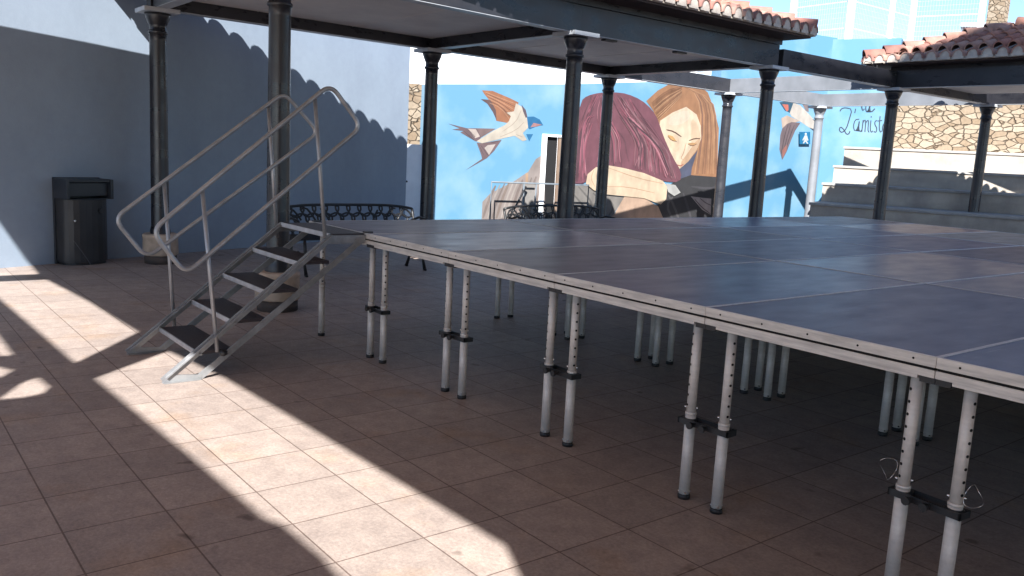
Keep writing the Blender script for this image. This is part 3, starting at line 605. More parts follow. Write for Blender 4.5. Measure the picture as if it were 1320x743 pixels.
M0 = Vector(MURAL0); eM = Vector(MURALE); nM = Vector((eM.y,-eM.x,0))
def mp_(s_, z, off=0): return M0 + eM*s_ + nM*off + Vector((0,0,z))
MURAL = {
 'painted_swallow': [
  ((196, 132, 96), [(1.095,2.814),(1.351,2.821),(1.783,2.699),(1.987,2.628),(1.934,2.41),(1.814,2.172),(1.466,2.207),(1.405,2.43),(1.282,2.619),(1.146,2.748)]),
  ((118, 92, 92), [(1.073,2.631),(1.297,2.634),(1.444,2.433),(1.476,2.214),(1.375,2.386),(1.237,2.545)]),
  ((224, 170, 135), [(1.175,2.781),(1.26,2.757),(1.432,2.71),(1.618,2.663),(1.819,2.614),(1.921,2.592),(1.924,2.598),(1.823,2.625),(1.623,2.675),(1.436,2.722),(1.264,2.767),(1.178,2.787)]),
  ((120, 84, 72), [(1.193,2.753),(1.275,2.727),(1.441,2.677),(1.619,2.621),(1.809,2.559),(1.905,2.529),(1.908,2.535),(1.814,2.569),(1.625,2.633),(1.447,2.689),(1.279,2.737),(1.195,2.759)]),
  ((224, 170, 135), [(1.21,2.722),(1.29,2.695),(1.451,2.643),(1.62,2.579),(1.798,2.503),(1.889,2.466),(1.893,2.472),(1.804,2.513),(1.627,2.591),(1.457,2.655),(1.294,2.705),(1.213,2.728)]),
  ((120, 84, 72), [(1.228,2.687),(1.305,2.66),(1.461,2.609),(1.622,2.538),(1.788,2.447),(1.873,2.403),(1.878,2.408),(1.795,2.456),(1.629,2.549),(1.467,2.62),(1.31,2.67),(1.231,2.694)]),
  ((224, 170, 135), [(1.246,2.65),(1.32,2.623),(1.471,2.573),(1.623,2.496),(1.778,2.391),(1.857,2.34),(1.862,2.345),(1.786,2.4),(1.631,2.507),(1.478,2.585),(1.325,2.633),(1.249,2.656)]),
  ((120, 84, 72), [(1.264,2.609),(1.336,2.584),(1.481,2.537),(1.624,2.454),(1.767,2.336),(1.841,2.277),(1.847,2.282),(1.776,2.344),(1.634,2.464),(1.488,2.548),(1.341,2.594),(1.267,2.615)]),
  ((224, 170, 135), [(1.283,2.565),(1.352,2.542),(1.491,2.5),(1.625,2.413),(1.757,2.28),(1.825,2.214),(1.831,2.218),(1.767,2.287),(1.636,2.422),(1.498,2.511),(1.356,2.553),(1.286,2.571)]),
  ((150, 125, 125), [(1.008,2.024),(1.459,2.042),(1.129,1.841)]),
  ((134, 110, 116), [(0.347,2.081),(0.597,2.041),(0.787,2.011),(1.008,2.024),(1.129,1.847),(1.054,1.752),(0.99,1.754),(0.795,1.843),(0.634,1.918),(0.711,1.95),(0.445,1.962),(0.614,2)]),
  ((232, 215, 205), [(0.803,2.003),(0.993,2.003),(1.096,1.859),(0.986,1.816)]),
  ((138, 112, 116), [(1.023,1.728),(1.152,1.72),(1.619,1.816),(1.452,1.578),(1.281,1.412),(0.797,1.142),(1.169,1.393),(1.149,1.464),(1.112,1.548)]),
  ((228, 214, 206), [(1.283,1.684),(1.477,1.717),(1.333,1.48),(1.215,1.624)]),
  ((92, 76, 84), [(0.815,1.981),(0.981,1.835),(0.99,1.843),(0.824,1.988)]),
  ((92, 76, 84), [(0.707,1.946),(0.952,1.777),(0.96,1.785),(0.714,1.954)]),
  ((92, 76, 84), [(1.117,1.673),(1.306,1.467),(1.315,1.474),(1.127,1.68)]),
  ((92, 76, 84), [(1.067,1.7),(1.191,1.478),(1.202,1.482),(1.078,1.704)]),
  ((92, 76, 84), [(1.379,1.741),(1.54,1.778),(1.537,1.788),(1.376,1.751)]),
  ((238, 226, 208), [(1.922,2.609),(2.059,2.548),(2.207,2.341),(2.255,2.112),(2.127,1.989),(2.238,1.849),(2.138,1.814),(1.929,1.919),(1.699,1.864),(1.152,1.72),(1.021,1.756),(1.397,1.99),(1.684,2.135),(1.772,2.221),(1.812,2.33),(1.702,2.394),(1.882,2.435)]),
  ((206, 188, 170), [(2.059,2.477),(2.027,2.411),(1.968,2.279),(1.859,2.159),(1.701,2.048),(1.623,1.992),(1.629,1.986),(1.71,2.039),(1.871,2.149),(1.982,2.272),(2.041,2.407),(2.068,2.475)]),
  ((206, 188, 170), [(2.143,2.224),(2.094,2.179),(1.998,2.088),(1.854,2.001),(1.66,1.917),(1.565,1.874),(1.569,1.867),(1.667,1.906),(1.862,1.989),(2.009,2.077),(2.104,2.171),(2.15,2.219)]),
  ((206, 188, 170), [(1.959,1.946),(2.001,1.931),(2.087,1.907),(2.131,1.897),(2.134,1.906),(2.092,1.921),(2.007,1.945),(1.963,1.955)]),
  ((112, 96, 108), [(2.057,2.59),(2.171,2.483),(2.221,2.342),(2.182,2.311),(2.106,2.45)]),
  ((36, 132, 190), [(2.207,2.341),(2.376,2.358),(2.534,2.304),(2.629,2.187),(2.492,2.17),(2.292,2.079),(2.255,2.112)]),
  ((206, 150, 150), [(2.306,2.121),(2.385,2.222),(2.593,2.197),(2.492,2.156)]),
  ((36, 132, 190), [(2.213,1.97),(2.384,1.98),(2.298,1.823)]),
 ],
 'painted_diving_swallow': [
  ((52, 98, 124), [(9.64,3.195),(9.903,3.238),(10.141,3.232),(10.165,3.113),(10.051,2.957),(9.869,2.997)]),
  ((232, 128, 108), [(9.746,3.155),(9.965,3.159),(9.993,3.029),(9.94,2.978)]),
  ((156, 138, 138), [(10.45,3.23),(10.694,3.224),(10.732,3.02),(10.616,3.048)]),
  ((236, 226, 214), [(10.143,3.22),(10.389,3.178),(10.692,3.005),(11.121,2.739),(11.112,2.565),(10.82,2.622),(10.487,2.748),(10.125,2.87),(10.045,2.949)]),
  ((222, 198, 180), [(9.763,2.798),(9.952,2.887),(10.449,2.77),(10.183,2.705),(9.831,2.551)]),
  ((136, 116, 120), [(9.833,2.539),(9.984,2.668),(10.145,2.727),(10.472,2.728),(10.313,2.519),(10.221,2.319),(10.083,1.971),(9.946,1.733),(9.806,2.006),(9.789,2.368)]),
  ((92, 76, 82), [(10.012,2.648),(9.985,2.563),(9.939,2.391),(9.906,2.201),(9.887,1.994),(9.881,1.89),(9.898,1.888),(9.915,1.992),(9.939,2.198),(9.972,2.387),(10.013,2.559),(10.029,2.645)]),
  ((92, 76, 82), [(10.114,2.654),(10.086,2.569),(10.04,2.397),(9.998,2.213),(9.96,2.016),(9.946,1.917),(9.962,1.915),(9.988,2.013),(10.031,2.209),(10.073,2.393),(10.114,2.565),(10.13,2.652)]),
  ((92, 76, 82), [(10.249,2.663),(10.213,2.583),(10.148,2.422),(10.087,2.249),(10.031,2.063),(10.006,1.969),(10.023,1.966),(10.058,2.058),(10.119,2.243),(10.18,2.416),(10.24,2.578),(10.266,2.659)]),
  ((192, 126, 116), [(9.91,1.987),(10.057,2.152),(10.064,1.982),(9.954,1.795)]),
  ((60, 72, 92), [(10.891,2.847),(11.162,2.815),(11.043,2.778)]),
  ((60, 72, 92), [(10.82,2.622),(11.127,2.578),(11.01,2.53)]),
 ],
 'painted_red_haired_woman': [
  ((186, 172, 166), [(1.225,0.102),(1.226,0.48),(1.413,0.672),(1.953,0.93),(2.316,1.16),(2.49,1.44),(2.711,1.587),(2.821,0.06),(2.386,0.057)]),
  ((158, 142, 136), [(1.511,0.842),(1.46,0.757),(1.374,0.581),(1.307,0.403),(1.259,0.224),(1.244,0.134),(1.275,0.125),(1.311,0.211),(1.367,0.385),(1.433,0.56),(1.51,0.738),(1.541,0.831)]),
  ((206, 194, 186), [(1.625,0.865),(1.578,0.775),(1.493,0.593),(1.426,0.409),(1.378,0.226),(1.359,0.133),(1.379,0.128),(1.411,0.218),(1.465,0.399),(1.531,0.58),(1.61,0.764),(1.645,0.857)]),
  ((158, 142, 136), [(1.734,0.889),(1.687,0.797),(1.602,0.609),(1.535,0.419),(1.487,0.23),(1.468,0.134),(1.489,0.129),(1.521,0.222),(1.575,0.409),(1.641,0.596),(1.72,0.785),(1.754,0.882)]),
  ((166, 148, 138), [(1.839,0.916),(1.788,0.822),(1.701,0.628),(1.635,0.432),(1.588,0.236),(1.573,0.137),(1.605,0.129),(1.641,0.224),(1.696,0.416),(1.762,0.609),(1.839,0.804),(1.87,0.905)]),
  ((206, 194, 186), [(1.955,0.939),(1.907,0.841),(1.823,0.64),(1.756,0.439),(1.708,0.238),(1.69,0.136),(1.711,0.131),(1.743,0.23),(1.796,0.429),(1.862,0.628),(1.941,0.83),(1.975,0.932)]),
  ((206, 194, 186), [(2.066,0.964),(2.018,0.863),(1.934,0.656),(1.867,0.449),(1.82,0.242),(1.802,0.137),(1.823,0.132),(1.855,0.234),(1.908,0.439),(1.974,0.645),(2.052,0.852),(2.086,0.958)]),
  ((158, 142, 136), [(2.172,0.991),(2.121,0.888),(2.034,0.676),(1.968,0.462),(1.922,0.248),(1.908,0.139),(1.941,0.132),(1.977,0.236),(2.031,0.447),(2.097,0.658),(2.174,0.872),(2.204,0.981)]),
  ((158, 142, 136), [(2.29,1.015),(2.242,0.907),(2.158,0.689),(2.092,0.469),(2.045,0.25),(2.027,0.139),(2.048,0.135),(2.08,0.243),(2.133,0.46),(2.198,0.678),(2.277,0.897),(2.311,1.008)]),
  ((158, 142, 136), [(2.403,1.04),(2.355,0.929),(2.271,0.705),(2.205,0.479),(2.158,0.254),(2.141,0.14),(2.162,0.136),(2.194,0.247),(2.247,0.47),(2.312,0.694),(2.39,0.92),(2.424,1.034)]),
  ((158, 142, 136), [(2.51,1.067),(2.459,0.955),(2.373,0.724),(2.307,0.492),(2.263,0.26),(2.249,0.142),(2.282,0.136),(2.318,0.249),(2.372,0.478),(2.437,0.708),(2.513,0.94),(2.543,1.058)]),
  ((206, 194, 186), [(2.63,1.091),(2.583,0.975),(2.499,0.738),(2.433,0.5),(2.387,0.262),(2.37,0.142),(2.392,0.138),(2.423,0.255),(2.475,0.491),(2.54,0.727),(2.618,0.965),(2.652,1.086)]),
  ((166, 148, 138), [(2.719,1.116),(2.678,0.996),(2.607,0.754),(2.548,0.51),(2.503,0.266),(2.485,0.143),(2.507,0.139),(2.539,0.26),(2.591,0.502),(2.649,0.745),(2.714,0.988),(2.741,1.111)]),
  ((206, 194, 186), [(2.711,1.136),(2.695,1.014),(2.681,0.768),(2.652,0.521),(2.609,0.272),(2.596,0.146),(2.63,0.139),(2.665,0.262),(2.719,0.512),(2.748,0.763),(2.753,1.011),(2.746,1.135)]),
  ((214, 178, 146), [(2.255,1.13),(2.318,1.133),(2.386,0.057),(2.29,0.056)]),
  ((158, 152, 146), [(3.198,0.931),(3.875,0.927),(4.416,0.701),(4.956,0.664),(4.69,0.267),(4.469,0.069),(3.261,0.06)]),
  ((120, 116, 112), [(3.641,0.865),(3.742,0.768),(3.952,0.582),(4.078,0.409),(4.123,0.245),(4.153,0.162),(4.18,0.165),(4.168,0.251),(4.127,0.424),(3.993,0.608),(3.773,0.793),(3.66,0.881)]),
  ((120, 116, 112), [(4.053,0.732),(4.14,0.657),(4.321,0.516),(4.401,0.382),(4.387,0.242),(4.388,0.168),(4.415,0.164),(4.433,0.236),(4.454,0.389),(4.363,0.543),(4.17,0.684),(4.071,0.749)]),
  ((120, 116, 112), [(3.542,0.674),(3.612,0.599),(3.76,0.459),(3.854,0.322),(3.896,0.182),(3.925,0.111),(3.952,0.115),(3.94,0.189),(3.903,0.336),(3.802,0.484),(3.644,0.624),(3.562,0.688)]),
  ((120, 116, 112), [(4.53,0.601),(4.556,0.549),(4.617,0.458),(4.612,0.359),(4.539,0.238),(4.507,0.173),(4.532,0.161),(4.58,0.219),(4.664,0.344),(4.67,0.466),(4.596,0.567),(4.554,0.612)]),
  ((222, 188, 162), [(4.954,0.688),(5.508,0.666),(5.968,0.459),(6.21,0.081),(4.41,0.068),(4.69,0.267)]),
  ((138, 84, 98), [(3.601,2.809),(3.68,2.873),(3.802,2.928),(3.968,2.975),(4.151,3.009),(4.351,3.03),(4.539,3.039),(4.715,3.036),(4.911,3.008),(5.125,2.953),(5.314,2.878),(5.475,2.782),(5.609,2.677),(5.713,2.563),(5.813,2.411),(5.91,2.221),(6.042,2.007),(6.21,1.768),(6.37,1.563),(6.524,1.393),(6.596,1.245),(6.587,1.118),(6.444,1.056),(6.17,1.061),(5.888,1.108),(5.597,1.198),(5.297,1.268),(4.988,1.318),(4.716,1.35),(4.478,1.365),(4.274,1.351),(4.103,1.309),(3.982,1.203),(3.909,1.035),(3.759,0.947),(3.533,0.941),(3.397,1.06),(3.351,1.304),(3.358,1.589),(3.417,1.917),(3.476,2.255),(3.533,2.604)]),
  ((150, 88, 102), [(4.248,2.9),(4.243,2.871),(4.237,2.813),(4.229,2.726),(4.219,2.608),(4.235,2.489),(4.278,2.37),(4.347,2.25),(4.442,2.13),(4.511,2.018),(4.556,1.913),(4.576,1.817),(4.57,1.727),(4.567,1.643),(4.565,1.567),(4.566,1.499),(4.568,1.44),(4.571,1.395),(4.573,1.365),(4.577,1.35),(4.585,1.35),(4.588,1.365),(4.589,1.395),(4.59,1.439),(4.59,1.499),(4.591,1.566),(4.594,1.642),(4.599,1.725),(4.605,1.818),(4.585,1.919),(4.539,2.027),(4.467,2.141),(4.372,2.261),(4.303,2.378),(4.26,2.494),(4.242,2.609),(4.25,2.725),(4.255,2.813),(4.257,2.871),(4.256,2.9)]),
  ((208, 142, 154), [(5.228,2.352),(5.262,2.323),(5.332,2.264),(5.439,2.177),(5.582,2.06),(5.702,1.947),(5.797,1.84),(5.867,1.737),(5.913,1.639),(5.954,1.549),(5.989,1.466),(6.02,1.393),(6.044,1.327),(6.063,1.278),(6.077,1.245),(6.085,1.229),(6.09,1.23),(6.085,1.247),(6.075,1.28),(6.057,1.33),(6.034,1.396),(6.004,1.47),(5.97,1.553),(5.929,1.643),(5.882,1.742),(5.811,1.846),(5.714,1.955),(5.593,2.068),(5.448,2.184),(5.34,2.271),(5.268,2.327),(5.231,2.355)]),
  ((104, 68, 80), [(5.334,2.524),(5.344,2.517),(5.366,2.503),(5.4,2.482),(5.446,2.456),(5.513,2.402),(5.604,2.321),(5.719,2.212),(5.857,2.074),(5.974,1.946),(6.069,1.826),(6.143,1.715),(6.195,1.614),(6.242,1.521),(6.282,1.436),(6.316,1.359),(6.344,1.291),(6.366,1.24),(6.381,1.206),(6.389,1.19),(6.394,1.19),(6.388,1.208),(6.376,1.242),(6.356,1.294),(6.329,1.362),(6.296,1.439),(6.256,1.525),(6.21,1.618),(6.158,1.72),(6.084,1.832),(5.987,1.952),(5.869,2.082),(5.731,2.219),(5.615,2.328),(5.523,2.41),(5.454,2.463),(5.407,2.49),(5.372,2.509),(5.349,2.522),(5.336,2.527)]),
  ((208, 142, 154), [(4.636,2.938),(4.658,2.908),(4.704,2.848),(4.775,2.759),(4.87,2.639),(4.971,2.516),(5.078,2.391),(5.191,2.263),(5.311,2.132),(5.409,2.009),(5.485,1.895),(5.538,1.789),(5.57,1.692),(5.598,1.603),(5.622,1.521),(5.643,1.448),(5.659,1.383),(5.672,1.335),(5.681,1.302),(5.687,1.286),(5.693,1.287),(5.691,1.304),(5.684,1.336),(5.673,1.385),(5.658,1.451),(5.639,1.524),(5.616,1.606),(5.588,1.696),(5.557,1.794),(5.502,1.901),(5.425,2.017),(5.326,2.14),(5.206,2.271),(5.092,2.399),(4.984,2.524),(4.882,2.646),(4.786,2.765),(4.714,2.853),(4.666,2.912),(4.641,2.94)]),
  ((150, 88, 102), [(3.958,2.891),(3.945,2.858),(3.923,2.791),(3.891,2.69),(3.85,2.555),(3.812,2.418),(3.779,2.278),(3.748,2.135),(3.721,1.99),(3.706,1.855),(3.702,1.731),(3.71,1.619),(3.729,1.518),(3.746,1.426),(3.759,1.342),(3.77,1.267),(3.779,1.2),(3.786,1.15),(3.791,1.116),(3.797,1.1),(3.807,1.1),(3.808,1.117),(3.807,1.151),(3.804,1.202),(3.799,1.269),(3.79,1.345),(3.778,1.429),(3.763,1.522),(3.744,1.621),(3.737,1.732),(3.741,1.853),(3.756,1.986),(3.781,2.131),(3.81,2.273),(3.842,2.413),(3.878,2.55),(3.916,2.686),(3.944,2.787),(3.961,2.855),(3.968,2.89)]),
  ((162, 116, 124), [(5.197,2.478),(5.201,2.471),(5.211,2.459),(5.226,2.44),(5.248,2.416),(5.315,2.364),(5.427,2.285),(5.587,2.179),(5.794,2.043),(5.96,1.916),(6.085,1.796),(6.166,1.686),(6.205,1.583),(6.243,1.488),(6.282,1.402),(6.319,1.325),(6.357,1.256),(6.385,1.205),(6.405,1.171),(6.416,1.154),(6.421,1.155),(6.413,1.173),(6.396,1.208),(6.369,1.26),(6.333,1.329),(6.297,1.406),(6.26,1.492),(6.222,1.587),(6.183,1.691),(6.1,1.804),(5.974,1.925),(5.806,2.054),(5.598,2.189),(5.438,2.295),(5.325,2.373),(5.258,2.423),(5.237,2.446),(5.22,2.464),(5.208,2.475),(5.201,2.48)]),
  ((172, 98, 116), [(4.885,2.926),(4.897,2.895),(4.927,2.833),(4.974,2.742),(5.039,2.619),(5.115,2.494),(5.201,2.367),(5.298,2.237),(5.406,2.106),(5.488,1.983),(5.546,1.87),(5.579,1.765),(5.587,1.668),(5.595,1.578),(5.602,1.496),(5.609,1.423),(5.614,1.357),(5.619,1.308),(5.624,1.276),(5.63,1.259),(5.643,1.26),(5.646,1.276),(5.647,1.309),(5.647,1.358),(5.645,1.423),(5.641,1.497),(5.636,1.579),(5.63,1.67),(5.622,1.77),(5.588,1.88),(5.528,1.998),(5.443,2.123),(5.334,2.255),(5.236,2.383),(5.148,2.508),(5.071,2.631),(5.003,2.752),(4.951,2.842),(4.916,2.902),(4.896,2.93)]),
  ((172, 98, 116), [(3.858,2.625),(3.842,2.612),(3.816,2.584),(3.778,2.54),(3.727,2.48),(3.69,2.398),(3.669,2.297),(3.663,2.176),(3.671,2.035),(3.678,1.906),(3.684,1.786),(3.689,1.677),(3.694,1.578),(3.7,1.487),(3.707,1.404),(3.715,1.33),(3.725,1.264),(3.733,1.215),(3.74,1.182),(3.746,1.166),(3.759,1.167),(3.762,1.183),(3.761,1.217),(3.757,1.266),(3.751,1.332),(3.746,1.406),(3.741,1.488),(3.737,1.579),(3.734,1.678),(3.729,1.787),(3.723,1.907),(3.715,2.037),(3.706,2.176),(3.71,2.294),(3.728,2.391),(3.759,2.468),(3.805,2.526),(3.839,2.571),(3.86,2.603),(3.869,2.619)]),
  ((90, 62, 72), [(3.837,2.413),(3.824,2.408),(3.801,2.396),(3.767,2.377),(3.721,2.349),(3.68,2.288),(3.647,2.196),(3.62,2.072),(3.599,1.916),(3.582,1.773),(3.57,1.642),(3.563,1.522),(3.56,1.415),(3.558,1.316),(3.557,1.227),(3.556,1.146),(3.557,1.074),(3.557,1.02),(3.559,0.983),(3.561,0.965),(3.569,0.965),(3.572,0.983),(3.574,1.019),(3.576,1.073),(3.579,1.145),(3.581,1.226),(3.584,1.315),(3.587,1.414),(3.59,1.521),(3.598,1.64),(3.61,1.771),(3.626,1.914),(3.646,2.069),(3.672,2.191),(3.703,2.281),(3.738,2.338),(3.779,2.364),(3.811,2.385),(3.832,2.4),(3.841,2.408)]),
  ((150, 88, 102), [(4.632,2.954),(4.642,2.923),(4.667,2.864),(4.707,2.775),(4.762,2.656),(4.829,2.534),(4.911,2.411),(5.005,2.286),(5.113,2.159),(5.193,2.042),(5.247,1.932),(5.274,1.831),(5.274,1.736),(5.275,1.649),(5.277,1.569),(5.279,1.497),(5.281,1.434),(5.284,1.387),(5.287,1.355),(5.291,1.339),(5.302,1.339),(5.306,1.355),(5.308,1.387),(5.309,1.434),(5.31,1.497),(5.311,1.568),(5.311,1.648),(5.312,1.736),(5.312,1.834),(5.284,1.941),(5.229,2.055),(5.145,2.175),(5.036,2.302),(4.941,2.425),(4.859,2.546),(4.79,2.665),(4.733,2.783),(4.689,2.871),(4.659,2.929),(4.642,2.957)]),
  ((140, 92, 104), [(4.369,2.939),(4.401,2.906),(4.47,2.84),(4.576,2.743),(4.718,2.612),(4.887,2.478),(5.082,2.341),(5.303,2.202),(5.553,2.06),(5.756,1.926),(5.912,1.801),(6.019,1.685),(6.079,1.579),(6.139,1.479),(6.198,1.389),(6.255,1.307),(6.311,1.235),(6.354,1.181),(6.384,1.145),(6.401,1.128),(6.409,1.132),(6.398,1.152),(6.373,1.189),(6.333,1.244),(6.28,1.317),(6.225,1.399),(6.168,1.49),(6.11,1.589),(6.049,1.698),(5.937,1.818),(5.778,1.945),(5.573,2.08),(5.323,2.222),(5.101,2.36),(4.906,2.494),(4.737,2.626),(4.593,2.755),(4.485,2.851),(4.413,2.914),(4.375,2.944)]),
  ((186, 112, 130), [(4.785,2.913),(4.804,2.882),(4.844,2.822),(4.905,2.731),(4.988,2.61),(5.087,2.487),(5.202,2.361),(5.334,2.234),(5.483,2.104),(5.599,1.982),(5.683,1.868),(5.734,1.762),(5.752,1.664),(5.77,1.574),(5.788,1.492),(5.805,1.418),(5.823,1.353),(5.836,1.304),(5.845,1.272),(5.852,1.256),(5.857,1.256),(5.855,1.273),(5.848,1.306),(5.837,1.355),(5.822,1.42),(5.806,1.494),(5.789,1.576),(5.772,1.666),(5.754,1.766),(5.702,1.875),(5.616,1.991),(5.498,2.114),(5.349,2.244),(5.216,2.37),(5.101,2.495),(5.001,2.617),(4.918,2.737),(4.855,2.826),(4.812,2.886),(4.79,2.915)]),
  ((140, 92, 104), [(4.639,2.953),(4.672,2.919),(4.744,2.854),(4.853,2.757),(5.002,2.628),(5.157,2.494),(5.319,2.358),(5.488,2.217),(5.665,2.072),(5.815,1.938),(5.94,1.813),(6.038,1.698),(6.11,1.593),(6.176,1.495),(6.235,1.407),(6.287,1.327),(6.333,1.255),(6.369,1.202),(6.394,1.167),(6.409,1.15),(6.421,1.155),(6.414,1.174),(6.395,1.211),(6.364,1.266),(6.322,1.339),(6.272,1.42),(6.214,1.51),(6.15,1.609),(6.078,1.716),(5.978,1.834),(5.851,1.961),(5.698,2.096),(5.52,2.241),(5.349,2.38),(5.185,2.516),(5.028,2.647),(4.877,2.775),(4.764,2.869),(4.688,2.931),(4.647,2.96)]),
  ((104, 68, 80), [(4.533,2.983),(4.565,2.95),(4.632,2.887),(4.732,2.791),(4.868,2.663),(5.015,2.531),(5.173,2.396),(5.343,2.258),(5.525,2.116),(5.677,1.983),(5.799,1.859),(5.89,1.744),(5.95,1.64),(6.006,1.543),(6.056,1.454),(6.102,1.375),(6.143,1.304),(6.174,1.251),(6.196,1.215),(6.207,1.198),(6.212,1.199),(6.203,1.218),(6.184,1.254),(6.155,1.308),(6.115,1.379),(6.07,1.459),(6.02,1.547),(5.965,1.645),(5.905,1.751),(5.813,1.866),(5.69,1.991),(5.537,2.125),(5.354,2.267),(5.184,2.405),(5.025,2.539),(4.878,2.67),(4.741,2.797),(4.639,2.892),(4.571,2.954),(4.537,2.985)]),
  ((172, 98, 116), [(5.048,2.552),(5.057,2.542),(5.078,2.527),(5.112,2.505),(5.157,2.478),(5.236,2.423),(5.35,2.339),(5.5,2.226),(5.686,2.084),(5.844,1.951),(5.972,1.827),(6.072,1.714),(6.142,1.609),(6.207,1.513),(6.266,1.425),(6.32,1.345),(6.367,1.275),(6.403,1.222),(6.429,1.187),(6.445,1.171),(6.457,1.175),(6.45,1.194),(6.43,1.231),(6.398,1.286),(6.354,1.358),(6.304,1.439),(6.246,1.528),(6.183,1.625),(6.112,1.732),(6.01,1.849),(5.879,1.975),(5.719,2.109),(5.531,2.252),(5.379,2.364),(5.263,2.446),(5.18,2.501),(5.131,2.526),(5.095,2.545),(5.07,2.556),(5.055,2.56)]),
  ((172, 98, 116), [(4.334,2.969),(4.331,2.941),(4.327,2.883),(4.322,2.797),(4.316,2.681),(4.333,2.565),(4.373,2.447),(4.437,2.329),(4.524,2.21),(4.589,2.099),(4.632,1.995),(4.652,1.898),(4.65,1.808),(4.648,1.725),(4.648,1.651),(4.648,1.584),(4.65,1.525),(4.651,1.48),(4.652,1.451),(4.654,1.436),(4.658,1.436),(4.659,1.451),(4.66,1.48),(4.66,1.525),(4.66,1.584),(4.66,1.65),(4.661,1.725),(4.663,1.808),(4.666,1.899),(4.645,1.998),(4.602,2.103),(4.536,2.216),(4.449,2.334),(4.385,2.451),(4.344,2.567),(4.327,2.682),(4.332,2.797),(4.336,2.883),(4.338,2.941),(4.338,2.969)]),
  ((172, 98, 116), [(4.935,2.569),(4.936,2.558),(4.945,2.538),(4.96,2.509),(4.982,2.471),(5.02,2.412),(5.075,2.333),(5.146,2.233),(5.234,2.112),(5.299,2),(5.34,1.895),(5.359,1.799),(5.356,1.708),(5.352,1.624),(5.348,1.548),(5.345,1.479),(5.342,1.419),(5.341,1.373),(5.342,1.343),(5.345,1.328),(5.359,1.327),(5.365,1.341),(5.371,1.371),(5.377,1.416),(5.384,1.477),(5.39,1.545),(5.396,1.622),(5.401,1.706),(5.406,1.8),(5.387,1.903),(5.343,2.013),(5.276,2.129),(5.185,2.251),(5.112,2.35),(5.056,2.428),(5.015,2.485),(4.991,2.522),(4.971,2.549),(4.957,2.566),(4.947,2.574)]),
  ((90, 62, 72), [(3.84,2.334),(3.832,2.336),(3.815,2.336),(3.79,2.336),(3.749,2.332),(3.708,2.289),(3.667,2.21),(3.625,2.096),(3.579,1.945),(3.545,1.806),(3.521,1.678),(3.507,1.562),(3.504,1.457),(3.5,1.362),(3.497,1.276),(3.492,1.198),(3.488,1.128),(3.485,1.076),(3.485,1.041),(3.487,1.024),(3.497,1.023),(3.502,1.04),(3.507,1.074),(3.514,1.126),(3.521,1.196),(3.528,1.274),(3.533,1.361),(3.538,1.456),(3.542,1.559),(3.556,1.674),(3.58,1.8),(3.614,1.939),(3.657,2.089),(3.698,2.202),(3.735,2.277),(3.766,2.313),(3.792,2.315),(3.817,2.318),(3.833,2.322),(3.841,2.325)]),
  ((122, 78, 90), [(5.114,2.365),(5.132,2.337),(5.173,2.284),(5.237,2.205),(5.324,2.102),(5.389,2.002),(5.431,1.905),(5.451,1.812),(5.45,1.721),(5.448,1.636),(5.445,1.559),(5.442,1.49),(5.438,1.428),(5.437,1.382),(5.438,1.351),(5.441,1.335),(5.456,1.334),(5.463,1.349),(5.469,1.38),(5.476,1.425),(5.483,1.487),(5.489,1.556),(5.493,1.634),(5.496,1.719),(5.498,1.815),(5.475,1.914),(5.429,2.015),(5.359,2.118),(5.268,2.222),(5.199,2.298),(5.152,2.348),(5.126,2.371)]),
  ((162, 116, 124), [(4.856,2.445),(4.895,2.412),(4.976,2.347),(5.1,2.251),(5.267,2.123),(5.399,2.001),(5.496,1.887),(5.559,1.78),(5.586,1.68),(5.613,1.586),(5.64,1.502),(5.666,1.425),(5.692,1.358),(5.712,1.307),(5.726,1.274),(5.736,1.258),(5.745,1.26),(5.742,1.277),(5.732,1.312),(5.715,1.363),(5.692,1.43),(5.668,1.507),(5.642,1.591),(5.616,1.684),(5.587,1.787),(5.522,1.898),(5.421,2.015),(5.286,2.137),(5.116,2.265),(4.99,2.359),(4.906,2.421),(4.862,2.45)]),
  ((150, 88, 102), [(5.011,2.363),(5.052,2.331),(5.138,2.274),(5.271,2.189),(5.449,2.075),(5.591,1.966),(5.696,1.861),(5.764,1.761),(5.795,1.664),(5.828,1.573),(5.862,1.49),(5.895,1.415),(5.93,1.35),(5.956,1.301),(5.976,1.269),(5.989,1.254),(6.004,1.258),(6.002,1.276),(5.989,1.31),(5.968,1.36),(5.938,1.426),(5.907,1.5),(5.876,1.583),(5.844,1.674),(5.81,1.776),(5.737,1.882),(5.626,1.991),(5.478,2.101),(5.295,2.213),(5.159,2.295),(5.068,2.348),(5.02,2.372)]),
  ((104, 68, 80), [(4.798,2.483),(4.826,2.45),(4.885,2.387),(4.977,2.293),(5.101,2.168),(5.202,2.05),(5.279,1.939),(5.333,1.837),(5.364,1.741),(5.392,1.652),(5.415,1.571),(5.434,1.499),(5.449,1.434),(5.461,1.386),(5.471,1.354),(5.479,1.338),(5.492,1.339),(5.494,1.356),(5.49,1.389),(5.482,1.438),(5.471,1.503),(5.454,1.577),(5.432,1.659),(5.405,1.748),(5.373,1.847),(5.316,1.954),(5.235,2.066),(5.13,2.185),(5.003,2.309),(4.907,2.401),(4.843,2.461),(4.808,2.489)]),
